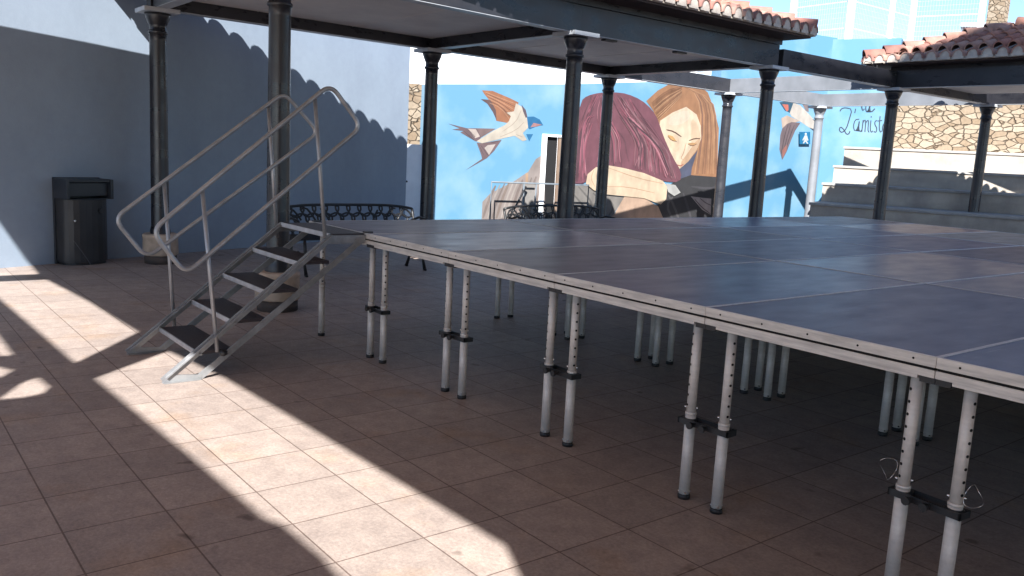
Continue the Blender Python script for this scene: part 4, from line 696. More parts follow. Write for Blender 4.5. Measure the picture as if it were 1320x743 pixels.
  ((162, 116, 124), [(4.953,2.579),(4.954,2.569),(4.961,2.553),(4.974,2.53),(4.992,2.498),(5.021,2.445),(5.062,2.37),(5.116,2.272),(5.181,2.152),(5.227,2.04),(5.253,1.936),(5.261,1.84),(5.249,1.75),(5.237,1.666),(5.225,1.591),(5.214,1.523),(5.203,1.464),(5.195,1.419),(5.192,1.388),(5.192,1.373),(5.203,1.371),(5.21,1.385),(5.219,1.415),(5.231,1.459),(5.245,1.519),(5.259,1.587),(5.273,1.662),(5.286,1.746),(5.299,1.839),(5.292,1.94),(5.265,2.048),(5.217,2.163),(5.15,2.284),(5.095,2.382),(5.052,2.457),(5.02,2.509),(4.999,2.54),(4.983,2.562),(4.971,2.576),(4.963,2.582)]),
  ((208, 142, 154), [(4.101,2.953),(4.092,2.925),(4.076,2.869),(4.054,2.784),(4.025,2.67),(4.017,2.556),(4.031,2.44),(4.066,2.325),(4.123,2.208),(4.162,2.1),(4.181,1.998),(4.182,1.904),(4.165,1.816),(4.148,1.735),(4.134,1.662),(4.122,1.597),(4.111,1.54),(4.104,1.497),(4.099,1.468),(4.098,1.453),(4.102,1.453),(4.106,1.467),(4.113,1.495),(4.122,1.538),(4.134,1.595),(4.147,1.661),(4.162,1.733),(4.179,1.814),(4.197,1.903),(4.196,1.999),(4.176,2.103),(4.137,2.212),(4.08,2.328),(4.044,2.442),(4.03,2.556),(4.036,2.669),(4.065,2.782),(4.085,2.867),(4.099,2.924),(4.105,2.953)]),
  ((150, 88, 102), [(4.744,2.586),(4.745,2.581),(4.75,2.57),(4.757,2.554),(4.768,2.532),(4.808,2.485),(4.878,2.411),(4.979,2.31),(5.111,2.183),(5.21,2.063),(5.276,1.95),(5.308,1.846),(5.308,1.749),(5.31,1.66),(5.313,1.579),(5.317,1.506),(5.323,1.442),(5.328,1.394),(5.332,1.362),(5.335,1.346),(5.34,1.346),(5.34,1.362),(5.339,1.394),(5.335,1.442),(5.331,1.507),(5.327,1.579),(5.325,1.66),(5.324,1.749),(5.325,1.848),(5.291,1.955),(5.224,2.069),(5.124,2.19),(4.991,2.318),(4.89,2.418),(4.819,2.491),(4.779,2.538),(4.768,2.558),(4.759,2.573),(4.753,2.583),(4.748,2.588)]),
  ((104, 68, 80), [(4.869,2.663),(4.882,2.649),(4.909,2.623),(4.951,2.584),(5.007,2.533),(5.079,2.462),(5.169,2.371),(5.277,2.261),(5.402,2.13),(5.506,2.008),(5.588,1.894),(5.647,1.788),(5.685,1.691),(5.718,1.602),(5.747,1.52),(5.771,1.447),(5.791,1.383),(5.807,1.334),(5.818,1.301),(5.824,1.285),(5.829,1.286),(5.825,1.303),(5.817,1.335),(5.803,1.384),(5.784,1.45),(5.761,1.523),(5.733,1.605),(5.7,1.694),(5.662,1.792),(5.602,1.899),(5.52,2.014),(5.415,2.138),(5.289,2.268),(5.181,2.378),(5.09,2.469),(5.016,2.539),(4.959,2.59),(4.916,2.628),(4.887,2.653),(4.872,2.665)]),
  ((186, 112, 130), [(4.029,2.919),(4.01,2.886),(3.975,2.819),(3.922,2.719),(3.852,2.585),(3.793,2.45),(3.747,2.313),(3.712,2.174),(3.689,2.033),(3.67,1.903),(3.656,1.783),(3.647,1.674),(3.642,1.575),(3.638,1.484),(3.634,1.402),(3.632,1.328),(3.63,1.263),(3.629,1.214),(3.629,1.181),(3.63,1.165),(3.634,1.164),(3.636,1.181),(3.638,1.213),(3.641,1.263),(3.644,1.328),(3.647,1.402),(3.651,1.484),(3.656,1.574),(3.661,1.673),(3.671,1.782),(3.685,1.901),(3.703,2.031),(3.726,2.172),(3.76,2.31),(3.805,2.447),(3.863,2.582),(3.932,2.715),(3.983,2.816),(4.017,2.883),(4.033,2.917)]),
  ((90, 62, 72), [(4.278,2.638),(4.271,2.63),(4.26,2.614),(4.244,2.588),(4.223,2.553),(4.239,2.498),(4.291,2.425),(4.379,2.332),(4.505,2.22),(4.601,2.114),(4.669,2.014),(4.707,1.921),(4.716,1.833),(4.726,1.753),(4.738,1.681),(4.751,1.616),(4.765,1.559),(4.775,1.516),(4.783,1.488),(4.788,1.474),(4.792,1.474),(4.79,1.489),(4.784,1.517),(4.774,1.56),(4.762,1.617),(4.75,1.682),(4.739,1.754),(4.729,1.834),(4.72,1.923),(4.681,2.018),(4.612,2.12),(4.515,2.227),(4.389,2.339),(4.301,2.431),(4.249,2.502),(4.234,2.553),(4.253,2.585),(4.268,2.611),(4.277,2.628),(4.281,2.637)]),
  ((122, 78, 90), [(4.686,2.536),(4.693,2.528),(4.709,2.516),(4.734,2.5),(4.766,2.48),(4.814,2.434),(4.879,2.36),(4.96,2.258),(5.056,2.128),(5.137,2.007),(5.2,1.894),(5.248,1.791),(5.278,1.695),(5.305,1.607),(5.327,1.528),(5.344,1.456),(5.357,1.392),(5.368,1.344),(5.377,1.312),(5.384,1.296),(5.398,1.298),(5.399,1.314),(5.397,1.347),(5.391,1.395),(5.382,1.46),(5.367,1.533),(5.347,1.614),(5.322,1.703),(5.292,1.801),(5.244,1.908),(5.178,2.023),(5.096,2.146),(4.997,2.277),(4.914,2.379),(4.846,2.454),(4.792,2.502),(4.753,2.522),(4.725,2.535),(4.705,2.543),(4.694,2.544)]),
  ((122, 78, 90), [(4.149,2.738),(4.142,2.721),(4.133,2.688),(4.122,2.638),(4.108,2.57),(4.105,2.488),(4.114,2.393),(4.134,2.285),(4.165,2.165),(4.188,2.053),(4.203,1.949),(4.211,1.854),(4.211,1.766),(4.209,1.685),(4.205,1.611),(4.2,1.546),(4.192,1.487),(4.187,1.443),(4.186,1.414),(4.188,1.398),(4.2,1.397),(4.207,1.411),(4.215,1.44),(4.224,1.484),(4.236,1.542),(4.244,1.609),(4.251,1.683),(4.254,1.765),(4.255,1.855),(4.248,1.953),(4.232,2.059),(4.208,2.172),(4.176,2.292),(4.155,2.398),(4.144,2.49),(4.144,2.568),(4.153,2.635),(4.16,2.685),(4.163,2.719),(4.161,2.737)]),
  ((150, 88, 102), [(4.46,2.939),(4.478,2.907),(4.52,2.846),(4.585,2.755),(4.673,2.634),(4.77,2.509),(4.876,2.383),(4.991,2.253),(5.115,2.122),(5.214,1.999),(5.29,1.885),(5.34,1.78),(5.367,1.683),(5.391,1.593),(5.413,1.512),(5.433,1.438),(5.45,1.373),(5.463,1.324),(5.474,1.292),(5.482,1.276),(5.495,1.277),(5.496,1.294),(5.492,1.328),(5.483,1.377),(5.47,1.443),(5.453,1.517),(5.433,1.6),(5.41,1.69),(5.384,1.79),(5.331,1.9),(5.254,2.017),(5.152,2.142),(5.026,2.274),(4.91,2.402),(4.803,2.527),(4.704,2.649),(4.612,2.769),(4.544,2.858),(4.497,2.916),(4.471,2.944)]),
  ((140, 92, 104), [(4.738,2.926),(4.756,2.897),(4.796,2.839),(4.858,2.753),(4.941,2.637),(5.026,2.519),(5.112,2.398),(5.2,2.274),(5.29,2.148),(5.364,2.03),(5.422,1.92),(5.463,1.819),(5.488,1.726),(5.509,1.64),(5.525,1.562),(5.537,1.492),(5.545,1.429),(5.552,1.383),(5.557,1.351),(5.562,1.336),(5.569,1.336),(5.57,1.352),(5.568,1.383),(5.564,1.43),(5.558,1.493),(5.547,1.564),(5.532,1.643),(5.512,1.729),(5.487,1.824),(5.445,1.927),(5.387,2.039),(5.312,2.158),(5.221,2.284),(5.132,2.407),(5.044,2.528),(4.958,2.645),(4.873,2.76),(4.809,2.845),(4.766,2.902),(4.743,2.929)]),
  ((90, 62, 72), [(5.24,2.555),(5.247,2.545),(5.265,2.526),(5.291,2.497),(5.327,2.46),(5.389,2.398),(5.476,2.313),(5.589,2.204),(5.728,2.069),(5.84,1.943),(5.923,1.826),(5.979,1.718),(6.006,1.618),(6.031,1.525),(6.054,1.441),(6.075,1.366),(6.094,1.299),(6.108,1.249),(6.119,1.216),(6.126,1.199),(6.132,1.2),(6.13,1.217),(6.123,1.251),(6.11,1.301),(6.094,1.369),(6.074,1.444),(6.052,1.528),(6.028,1.621),(6.001,1.723),(5.944,1.834),(5.859,1.953),(5.746,2.08),(5.606,2.214),(5.492,2.324),(5.404,2.408),(5.342,2.469),(5.304,2.505),(5.276,2.533),(5.256,2.55),(5.245,2.558)]),
  ((186, 112, 130), [(4.819,2.448),(4.843,2.416),(4.897,2.356),(4.981,2.267),(5.094,2.149),(5.18,2.038),(5.239,1.933),(5.271,1.836),(5.278,1.745),(5.284,1.659),(5.289,1.582),(5.294,1.512),(5.299,1.451),(5.304,1.405),(5.309,1.374),(5.314,1.359),(5.328,1.359),(5.332,1.374),(5.334,1.405),(5.334,1.451),(5.333,1.513),(5.33,1.583),(5.326,1.66),(5.321,1.746),(5.314,1.842),(5.279,1.945),(5.215,2.053),(5.125,2.166),(5.008,2.284),(4.92,2.371),(4.861,2.428),(4.829,2.454)]),
  ((90, 62, 72), [(3.821,2.923),(3.811,2.887),(3.797,2.815),(3.777,2.708),(3.752,2.564),(3.73,2.417),(3.709,2.267),(3.691,2.114),(3.675,1.957),(3.671,1.813),(3.678,1.68),(3.698,1.559),(3.729,1.452),(3.756,1.354),(3.778,1.265),(3.798,1.184),(3.813,1.112),(3.825,1.058),(3.834,1.022),(3.841,1.004),(3.851,1.005),(3.852,1.024),(3.847,1.06),(3.839,1.115),(3.826,1.188),(3.81,1.269),(3.788,1.359),(3.763,1.458),(3.733,1.564),(3.714,1.682),(3.707,1.813),(3.711,1.956),(3.725,2.112),(3.742,2.265),(3.761,2.415),(3.781,2.562),(3.803,2.706),(3.819,2.813),(3.828,2.885),(3.831,2.922)]),
  ((122, 78, 90), [(4.389,2.613),(4.384,2.605),(4.376,2.588),(4.363,2.563),(4.347,2.527),(4.361,2.472),(4.404,2.398),(4.476,2.305),(4.578,2.192),(4.657,2.085),(4.714,1.985),(4.748,1.892),(4.759,1.805),(4.769,1.725),(4.78,1.653),(4.79,1.588),(4.8,1.531),(4.808,1.489),(4.813,1.46),(4.817,1.446),(4.821,1.447),(4.82,1.461),(4.816,1.49),(4.81,1.532),(4.802,1.589),(4.792,1.654),(4.783,1.726),(4.773,1.806),(4.762,1.894),(4.727,1.989),(4.67,2.09),(4.59,2.198),(4.487,2.311),(4.415,2.404),(4.372,2.476),(4.358,2.527),(4.373,2.56),(4.384,2.586),(4.391,2.603),(4.393,2.612)]),
  ((150, 88, 102), [(4.329,2.939),(4.354,2.907),(4.408,2.845),(4.491,2.753),(4.604,2.629),(4.735,2.503),(4.885,2.374),(5.054,2.243),(5.241,2.11),(5.391,1.985),(5.505,1.869),(5.583,1.761),(5.623,1.662),(5.663,1.569),(5.702,1.485),(5.739,1.409),(5.775,1.342),(5.802,1.291),(5.822,1.258),(5.834,1.243),(5.845,1.246),(5.84,1.264),(5.825,1.298),(5.802,1.349),(5.769,1.417),(5.735,1.493),(5.698,1.578),(5.66,1.671),(5.618,1.773),(5.538,1.886),(5.421,2.005),(5.267,2.132),(5.079,2.265),(4.91,2.394),(4.76,2.521),(4.628,2.644),(4.513,2.766),(4.427,2.856),(4.368,2.916),(4.337,2.944)]),
  ((122, 78, 90), [(3.91,2.641),(3.898,2.625),(3.879,2.591),(3.851,2.54),(3.814,2.471),(3.783,2.385),(3.756,2.282),(3.735,2.162),(3.719,2.024),(3.712,1.897),(3.713,1.78),(3.724,1.673),(3.743,1.576),(3.759,1.489),(3.774,1.409),(3.786,1.337),(3.796,1.274),(3.805,1.226),(3.811,1.194),(3.817,1.178),(3.826,1.179),(3.828,1.195),(3.825,1.227),(3.821,1.276),(3.813,1.34),(3.803,1.412),(3.79,1.492),(3.775,1.58),(3.757,1.676),(3.747,1.781),(3.746,1.896),(3.752,2.022),(3.767,2.159),(3.787,2.278),(3.811,2.38),(3.84,2.464),(3.873,2.533),(3.898,2.585),(3.913,2.62),(3.919,2.638)]),
  ((104, 68, 80), [(4.184,2.952),(4.178,2.924),(4.172,2.869),(4.164,2.785),(4.156,2.672),(4.172,2.558),(4.212,2.443),(4.277,2.327),(4.366,2.213),(4.431,2.107),(4.473,2.008),(4.492,1.917),(4.489,1.831),(4.488,1.75),(4.488,1.678),(4.489,1.613),(4.492,1.556),(4.495,1.513),(4.498,1.484),(4.503,1.47),(4.516,1.47),(4.52,1.484),(4.523,1.513),(4.524,1.556),(4.525,1.612),(4.527,1.677),(4.529,1.749),(4.532,1.829),(4.536,1.919),(4.516,2.017),(4.472,2.121),(4.404,2.231),(4.315,2.344),(4.25,2.455),(4.209,2.565),(4.191,2.674),(4.196,2.784),(4.199,2.868),(4.199,2.924),(4.196,2.952)]),
  ((90, 62, 72), [(5.058,2.364),(5.102,2.331),(5.193,2.268),(5.332,2.174),(5.519,2.047),(5.675,1.927),(5.801,1.812),(5.894,1.703),(5.957,1.6),(6.014,1.505),(6.067,1.419),(6.115,1.341),(6.157,1.272),(6.19,1.22),(6.212,1.186),(6.225,1.169),(6.232,1.171),(6.224,1.189),(6.204,1.225),(6.174,1.278),(6.134,1.348),(6.087,1.426),(6.035,1.513),(5.978,1.608),(5.915,1.712),(5.819,1.823),(5.691,1.938),(5.532,2.059),(5.344,2.185),(5.203,2.278),(5.11,2.339),(5.062,2.368)]),
  ((172, 98, 116), [(4.906,2.922),(4.923,2.892),(4.958,2.833),(5.013,2.745),(5.088,2.626),(5.163,2.505),(5.239,2.381),(5.316,2.255),(5.393,2.125),(5.456,2.004),(5.505,1.892),(5.538,1.788),(5.557,1.693),(5.571,1.606),(5.582,1.526),(5.589,1.455),(5.592,1.391),(5.594,1.343),(5.597,1.312),(5.599,1.296),(5.606,1.296),(5.608,1.311),(5.608,1.343),(5.608,1.391),(5.607,1.455),(5.602,1.527),(5.592,1.607),(5.578,1.695),(5.56,1.792),(5.526,1.897),(5.478,2.011),(5.414,2.132),(5.335,2.262),(5.257,2.389),(5.18,2.512),(5.104,2.633),(5.028,2.75),(4.971,2.838),(4.932,2.896),(4.911,2.924)]),
  ((104, 68, 80), [(3.974,2.933),(3.957,2.899),(3.929,2.829),(3.888,2.724),(3.836,2.583),(3.785,2.439),(3.738,2.293),(3.693,2.143),(3.65,1.991),(3.621,1.85),(3.605,1.721),(3.604,1.604),(3.615,1.499),(3.625,1.404),(3.632,1.317),(3.636,1.239),(3.639,1.169),(3.641,1.117),(3.644,1.082),(3.649,1.064),(3.66,1.064),(3.664,1.081),(3.667,1.116),(3.668,1.169),(3.669,1.239),(3.667,1.318),(3.663,1.405),(3.655,1.501),(3.644,1.605),(3.646,1.719),(3.661,1.846),(3.689,1.985),(3.731,2.136),(3.774,2.285),(3.82,2.432),(3.867,2.576),(3.917,2.717),(3.953,2.824),(3.976,2.895),(3.985,2.931)]),
  ((150, 88, 102), [(5.216,2.524),(5.221,2.513),(5.236,2.493),(5.26,2.463),(5.293,2.424),(5.36,2.361),(5.461,2.275),(5.597,2.165),(5.768,2.031),(5.903,1.905),(6.003,1.788),(6.067,1.68),(6.096,1.58),(6.124,1.487),(6.152,1.402),(6.179,1.326),(6.205,1.259),(6.226,1.208),(6.241,1.175),(6.251,1.159),(6.261,1.161),(6.259,1.178),(6.249,1.213),(6.232,1.264),(6.209,1.332),(6.184,1.408),(6.158,1.493),(6.131,1.586),(6.102,1.689),(6.036,1.802),(5.933,1.923),(5.794,2.05),(5.622,2.185),(5.485,2.293),(5.383,2.378),(5.316,2.438),(5.281,2.475),(5.255,2.503),(5.236,2.521),(5.224,2.529)]),
  ((208, 142, 154), [(5.054,2.372),(5.069,2.345),(5.106,2.294),(5.164,2.218),(5.242,2.118),(5.292,2.024),(5.316,1.934),(5.314,1.848),(5.286,1.763),(5.26,1.684),(5.238,1.612),(5.22,1.548),(5.205,1.492),(5.195,1.45),(5.19,1.421),(5.191,1.406),(5.205,1.403),(5.215,1.416),(5.226,1.443),(5.241,1.485),(5.26,1.54),(5.281,1.603),(5.305,1.674),(5.331,1.753),(5.361,1.842),(5.362,1.937),(5.334,2.035),(5.278,2.134),(5.196,2.234),(5.133,2.308),(5.091,2.356),(5.066,2.378)]),
  ((162, 116, 124), [(4.783,2.655),(4.785,2.641),(4.792,2.616),(4.806,2.578),(4.825,2.527),(4.868,2.459),(4.934,2.375),(5.024,2.273),(5.138,2.155),(5.22,2.045),(5.271,1.941),(5.292,1.846),(5.282,1.755),(5.275,1.671),(5.269,1.596),(5.266,1.528),(5.265,1.468),(5.265,1.423),(5.267,1.393),(5.27,1.378),(5.279,1.377),(5.283,1.392),(5.286,1.422),(5.289,1.467),(5.293,1.526),(5.298,1.594),(5.305,1.669),(5.314,1.753),(5.325,1.846),(5.303,1.948),(5.25,2.056),(5.165,2.17),(5.05,2.288),(4.959,2.388),(4.892,2.471),(4.849,2.536),(4.828,2.584),(4.812,2.621),(4.799,2.645),(4.791,2.657)]),
  ((150, 88, 102), [(4.151,2.739),(4.139,2.722),(4.119,2.686),(4.09,2.633),(4.052,2.561),(4.036,2.474),(4.044,2.375),(4.075,2.263),(4.129,2.138),(4.163,2.022),(4.176,1.913),(4.17,1.813),(4.143,1.72),(4.119,1.635),(4.098,1.557),(4.08,1.488),(4.065,1.426),(4.055,1.38),(4.048,1.349),(4.047,1.334),(4.053,1.332),(4.059,1.347),(4.069,1.378),(4.081,1.423),(4.098,1.484),(4.117,1.553),(4.139,1.631),(4.164,1.716),(4.192,1.81),(4.199,1.914),(4.185,2.025),(4.151,2.143),(4.096,2.268),(4.065,2.378),(4.056,2.474),(4.069,2.557),(4.105,2.628),(4.132,2.682),(4.149,2.719),(4.157,2.737)]),
  ((150, 88, 102), [(4.822,2.413),(4.855,2.383),(4.924,2.325),(5.028,2.238),(5.168,2.122),(5.282,2.01),(5.37,1.904),(5.431,1.803),(5.465,1.706),(5.496,1.617),(5.523,1.537),(5.548,1.464),(5.568,1.4),(5.585,1.351),(5.596,1.319),(5.603,1.303),(5.61,1.304),(5.607,1.321),(5.599,1.354),(5.585,1.402),(5.565,1.467),(5.542,1.54),(5.515,1.621),(5.485,1.711),(5.45,1.808),(5.387,1.912),(5.298,2.019),(5.181,2.131),(5.039,2.247),(4.934,2.333),(4.863,2.389),(4.827,2.416)]),
  ((186, 112, 130), [(4.003,2.958),(3.981,2.925),(3.941,2.857),(3.883,2.755),(3.807,2.618),(3.736,2.479),(3.671,2.338),(3.612,2.195),(3.559,2.049),(3.517,1.915),(3.487,1.792),(3.469,1.679),(3.463,1.578),(3.456,1.487),(3.449,1.403),(3.442,1.328),(3.434,1.261),(3.429,1.21),(3.427,1.177),(3.428,1.16),(3.436,1.159),(3.442,1.175),(3.448,1.208),(3.456,1.259),(3.466,1.325),(3.476,1.401),(3.484,1.485),(3.492,1.577),(3.499,1.677),(3.517,1.787),(3.547,1.909),(3.588,2.043),(3.64,2.188),(3.698,2.331),(3.761,2.472),(3.829,2.611),(3.903,2.748),(3.959,2.851),(3.994,2.92),(4.01,2.956)]),
  ((104, 68, 80), [(5.075,2.665),(5.081,2.647),(5.094,2.613),(5.114,2.562),(5.142,2.494),(5.179,2.413),(5.226,2.317),(5.282,2.208),(5.348,2.085),(5.395,1.969),(5.423,1.862),(5.432,1.762),(5.421,1.669),(5.41,1.584),(5.399,1.507),(5.388,1.439),(5.376,1.378),(5.368,1.332),(5.363,1.301),(5.361,1.286),(5.365,1.285),(5.369,1.3),(5.376,1.331),(5.386,1.376),(5.399,1.437),(5.411,1.506),(5.423,1.583),(5.434,1.668),(5.445,1.761),(5.437,1.863),(5.408,1.972),(5.361,2.089),(5.294,2.212),(5.238,2.321),(5.19,2.416),(5.152,2.497),(5.124,2.565),(5.102,2.615),(5.087,2.649),(5.078,2.666)]),
  ((172, 98, 116), [(4.441,2.611),(4.434,2.603),(4.423,2.586),(4.406,2.56),(4.384,2.524),(4.39,2.469),(4.423,2.395),(4.484,2.302),(4.572,2.19),(4.638,2.085),(4.682,1.986),(4.704,1.894),(4.703,1.808),(4.704,1.729),(4.705,1.658),(4.707,1.594),(4.709,1.538),(4.711,1.496),(4.713,1.468),(4.715,1.454),(4.719,1.454),(4.72,1.468),(4.721,1.496),(4.72,1.538),(4.719,1.594),(4.718,1.658),(4.718,1.729),(4.718,1.808),(4.719,1.895),(4.696,1.989),(4.652,2.09),(4.585,2.196),(4.496,2.308),(4.436,2.4),(4.402,2.471),(4.396,2.523),(4.416,2.556),(4.431,2.583),(4.44,2.6),(4.444,2.609)]),
  ((186, 112, 130), [(4.631,2.614),(4.636,2.603),(4.651,2.584),(4.675,2.557),(4.708,2.521),(4.762,2.462),(4.838,2.38),(4.936,2.275),(5.055,2.147),(5.15,2.027),(5.22,1.916),(5.266,1.813),(5.286,1.718),(5.305,1.63),(5.323,1.549),(5.338,1.477),(5.351,1.413),(5.362,1.366),(5.371,1.334),(5.378,1.318),(5.389,1.319),(5.39,1.336),(5.387,1.368),(5.38,1.416),(5.37,1.48),(5.357,1.553),(5.342,1.634),(5.324,1.722),(5.304,1.821),(5.257,1.928),(5.184,2.043),(5.087,2.165),(4.966,2.293),(4.867,2.398),(4.789,2.478),(4.733,2.536),(4.697,2.57),(4.67,2.596),(4.651,2.612),(4.64,2.619)]),
  ((162, 116, 124), [(4.211,2.926),(4.209,2.898),(4.211,2.843),(4.215,2.761),(4.222,2.651),(4.247,2.539),(4.29,2.426),(4.351,2.312),(4.429,2.198),(4.49,2.092),(4.534,1.993),(4.561,1.901),(4.571,1.816),(4.58,1.737),(4.588,1.665),(4.595,1.601),(4.601,1.545),(4.606,1.503),(4.611,1.474),(4.616,1.46),(4.627,1.461),(4.63,1.475),(4.63,1.503),(4.629,1.546),(4.627,1.603),(4.622,1.667),(4.616,1.739),(4.609,1.818),(4.599,1.906),(4.571,2.002),(4.526,2.104),(4.463,2.212),(4.384,2.325),(4.323,2.436),(4.279,2.546),(4.253,2.654),(4.243,2.763),(4.235,2.845),(4.228,2.9),(4.222,2.927)]),
  ((150, 88, 102), [(5.014,2.402),(5.054,2.369),(5.135,2.306),(5.258,2.211),(5.425,2.083),(5.566,1.962),(5.68,1.847),(5.768,1.738),(5.83,1.635),(5.885,1.54),(5.934,1.454),(5.977,1.376),(6.013,1.307),(6.041,1.255),(6.06,1.22),(6.072,1.203),(6.079,1.205),(6.072,1.223),(6.056,1.259),(6.031,1.312),(5.996,1.382),(5.955,1.46),(5.906,1.547),(5.851,1.643),(5.789,1.747),(5.699,1.857),(5.582,1.973),(5.439,2.095),(5.271,2.221),(5.146,2.314),(5.062,2.376),(5.019,2.406)]),
  ((90, 62, 72), [(5.22,2.416),(5.223,2.414),(5.229,2.412),(5.239,2.409),(5.249,2.406),(5.291,2.37),(5.362,2.302),(5.462,2.202),(5.593,2.068),(5.697,1.942),(5.773,1.825),(5.82,1.717),(5.84,1.617),(5.858,1.525),(5.875,1.441),(5.89,1.366),(5.904,1.299),(5.914,1.249),(5.922,1.216),(5.927,1.199),(5.931,1.2),(5.93,1.217),(5.925,1.25),(5.916,1.301),(5.903,1.367),(5.889,1.443),(5.873,1.526),(5.856,1.618),(5.836,1.72),(5.788,1.83),(5.711,1.948),(5.607,2.075),(5.475,2.209),(5.373,2.31),(5.301,2.378),(5.258,2.413),(5.242,2.417),(5.232,2.419),(5.225,2.42),(5.222,2.42)]),
  ((186, 112, 130), [(5.279,2.375),(5.309,2.345),(5.373,2.285),(5.469,2.194),(5.598,2.074),(5.702,1.96),(5.78,1.853),(5.833,1.753),(5.86,1.66),(5.884,1.574),(5.904,1.496),(5.921,1.427),(5.933,1.365),(5.944,1.319),(5.951,1.288),(5.956,1.273),(5.961,1.273),(5.96,1.289),(5.955,1.32),(5.947,1.366),(5.935,1.428),(5.92,1.498),(5.9,1.576),(5.877,1.662),(5.849,1.757),(5.795,1.858),(5.715,1.966),(5.609,2.081),(5.479,2.201),(5.381,2.29),(5.316,2.349),(5.283,2.378)]),
  ((140, 92, 104), [(4.993,2.448),(5.02,2.417),(5.077,2.357),(5.163,2.267),(5.278,2.147),(5.366,2.034),(5.427,1.928),(5.459,1.829),(5.464,1.737),(5.468,1.652),(5.472,1.575),(5.476,1.506),(5.479,1.445),(5.482,1.399),(5.485,1.369),(5.488,1.353),(5.495,1.353),(5.497,1.369),(5.497,1.399),(5.496,1.445),(5.495,1.506),(5.493,1.575),(5.489,1.652),(5.485,1.737),(5.48,1.831),(5.446,1.933),(5.384,2.041),(5.293,2.155),(5.176,2.275),(5.088,2.364),(5.029,2.423),(4.999,2.451)]),
  ((150, 88, 102), [(4.742,2.899),(4.754,2.871),(4.78,2.816),(4.821,2.733),(4.877,2.623),(4.934,2.511),(4.993,2.396),(5.053,2.28),(5.115,2.161),(5.163,2.05),(5.197,1.947),(5.216,1.851),(5.222,1.762),(5.224,1.681),(5.225,1.607),(5.222,1.541),(5.217,1.482),(5.213,1.438),(5.212,1.408),(5.213,1.394),(5.22,1.393),(5.225,1.407),(5.229,1.437),(5.236,1.481),(5.243,1.539),(5.247,1.606),(5.249,1.681),(5.247,1.763),(5.242,1.853),(5.222,1.951),(5.188,2.056),(5.139,2.169),(5.076,2.288),(5.015,2.404),(4.955,2.518),(4.896,2.629),(4.838,2.739),(4.795,2.82),(4.765,2.874),(4.748,2.901)]),
  ((104, 68, 80), [(3.775,2.372),(3.764,2.375),(3.742,2.375),(3.71,2.373),(3.659,2.367),(3.618,2.318),(3.592,2.234),(3.576,2.114),(3.571,1.956),(3.566,1.811),(3.563,1.678),(3.561,1.557),(3.56,1.448),(3.561,1.347),(3.563,1.256),(3.566,1.174),(3.571,1.1),(3.575,1.045),(3.58,1.009),(3.585,0.991),(3.598,0.991),(3.601,1.009),(3.603,1.046),(3.603,1.101),(3.602,1.174),(3.602,1.256),(3.602,1.347),(3.603,1.447),(3.605,1.556),(3.607,1.677),(3.611,1.81),(3.614,1.955),(3.619,2.112),(3.632,2.23),(3.654,2.307),(3.68,2.344),(3.714,2.347),(3.746,2.352),(3.767,2.357),(3.777,2.362)]),
  ((122, 78, 90), [(4.082,2.887),(4.086,2.861),(4.099,2.808),(4.12,2.73),(4.149,2.624),(4.21,2.517),(4.302,2.411),(4.426,2.304),(4.581,2.199),(4.702,2.099),(4.789,2.005),(4.842,1.918),(4.861,1.835),(4.883,1.758),(4.906,1.688),(4.93,1.626),(4.955,1.572),(4.974,1.531),(4.988,1.504),(4.997,1.492),(5.006,1.494),(5.003,1.508),(4.993,1.536),(4.976,1.577),(4.954,1.632),(4.932,1.694),(4.911,1.763),(4.891,1.84),(4.871,1.926),(4.815,2.018),(4.725,2.115),(4.602,2.217),(4.446,2.322),(4.324,2.426),(4.233,2.528),(4.172,2.631),(4.141,2.734),(4.117,2.812),(4.101,2.864),(4.09,2.889)]),
  ((104, 68, 80), [(3.856,2.92),(3.839,2.887),(3.807,2.822),(3.759,2.723),(3.697,2.592),(3.64,2.458),(3.589,2.322),(3.545,2.185),(3.507,2.045),(3.479,1.916),(3.461,1.797),(3.452,1.689),(3.454,1.592),(3.455,1.503),(3.455,1.422),(3.454,1.349),(3.453,1.285),(3.452,1.236),(3.451,1.204),(3.452,1.187),(3.456,1.187),(3.458,1.203),(3.46,1.236),(3.463,1.284),(3.466,1.349),(3.468,1.422),(3.469,1.503),(3.468,1.592),(3.467,1.689),(3.475,1.796),(3.493,1.914),(3.521,2.043),(3.559,2.182),(3.602,2.32),(3.652,2.455),(3.708,2.588),(3.769,2.72),(3.815,2.819),(3.846,2.885),(3.86,2.919)]),
  ((172, 98, 116), [(4.263,2.97),(4.261,2.941),(4.263,2.884),(4.268,2.798),(4.275,2.683),(4.305,2.566),(4.359,2.448),(4.437,2.329),(4.537,2.21),(4.614,2.1),(4.668,1.997),(4.699,1.901),(4.707,1.812),(4.715,1.729),(4.723,1.655),(4.732,1.588),(4.741,1.529),(4.748,1.484),(4.755,1.455),(4.76,1.44),(4.769,1.441),(4.771,1.456),(4.769,1.486),(4.765,1.53),(4.759,1.589),(4.753,1.656),(4.746,1.731),(4.739,1.814),(4.732,1.905),(4.7,2.005),(4.645,2.112),(4.565,2.225),(4.464,2.343),(4.387,2.458),(4.333,2.572),(4.301,2.686),(4.292,2.8),(4.284,2.885),(4.277,2.942),(4.272,2.971)]),
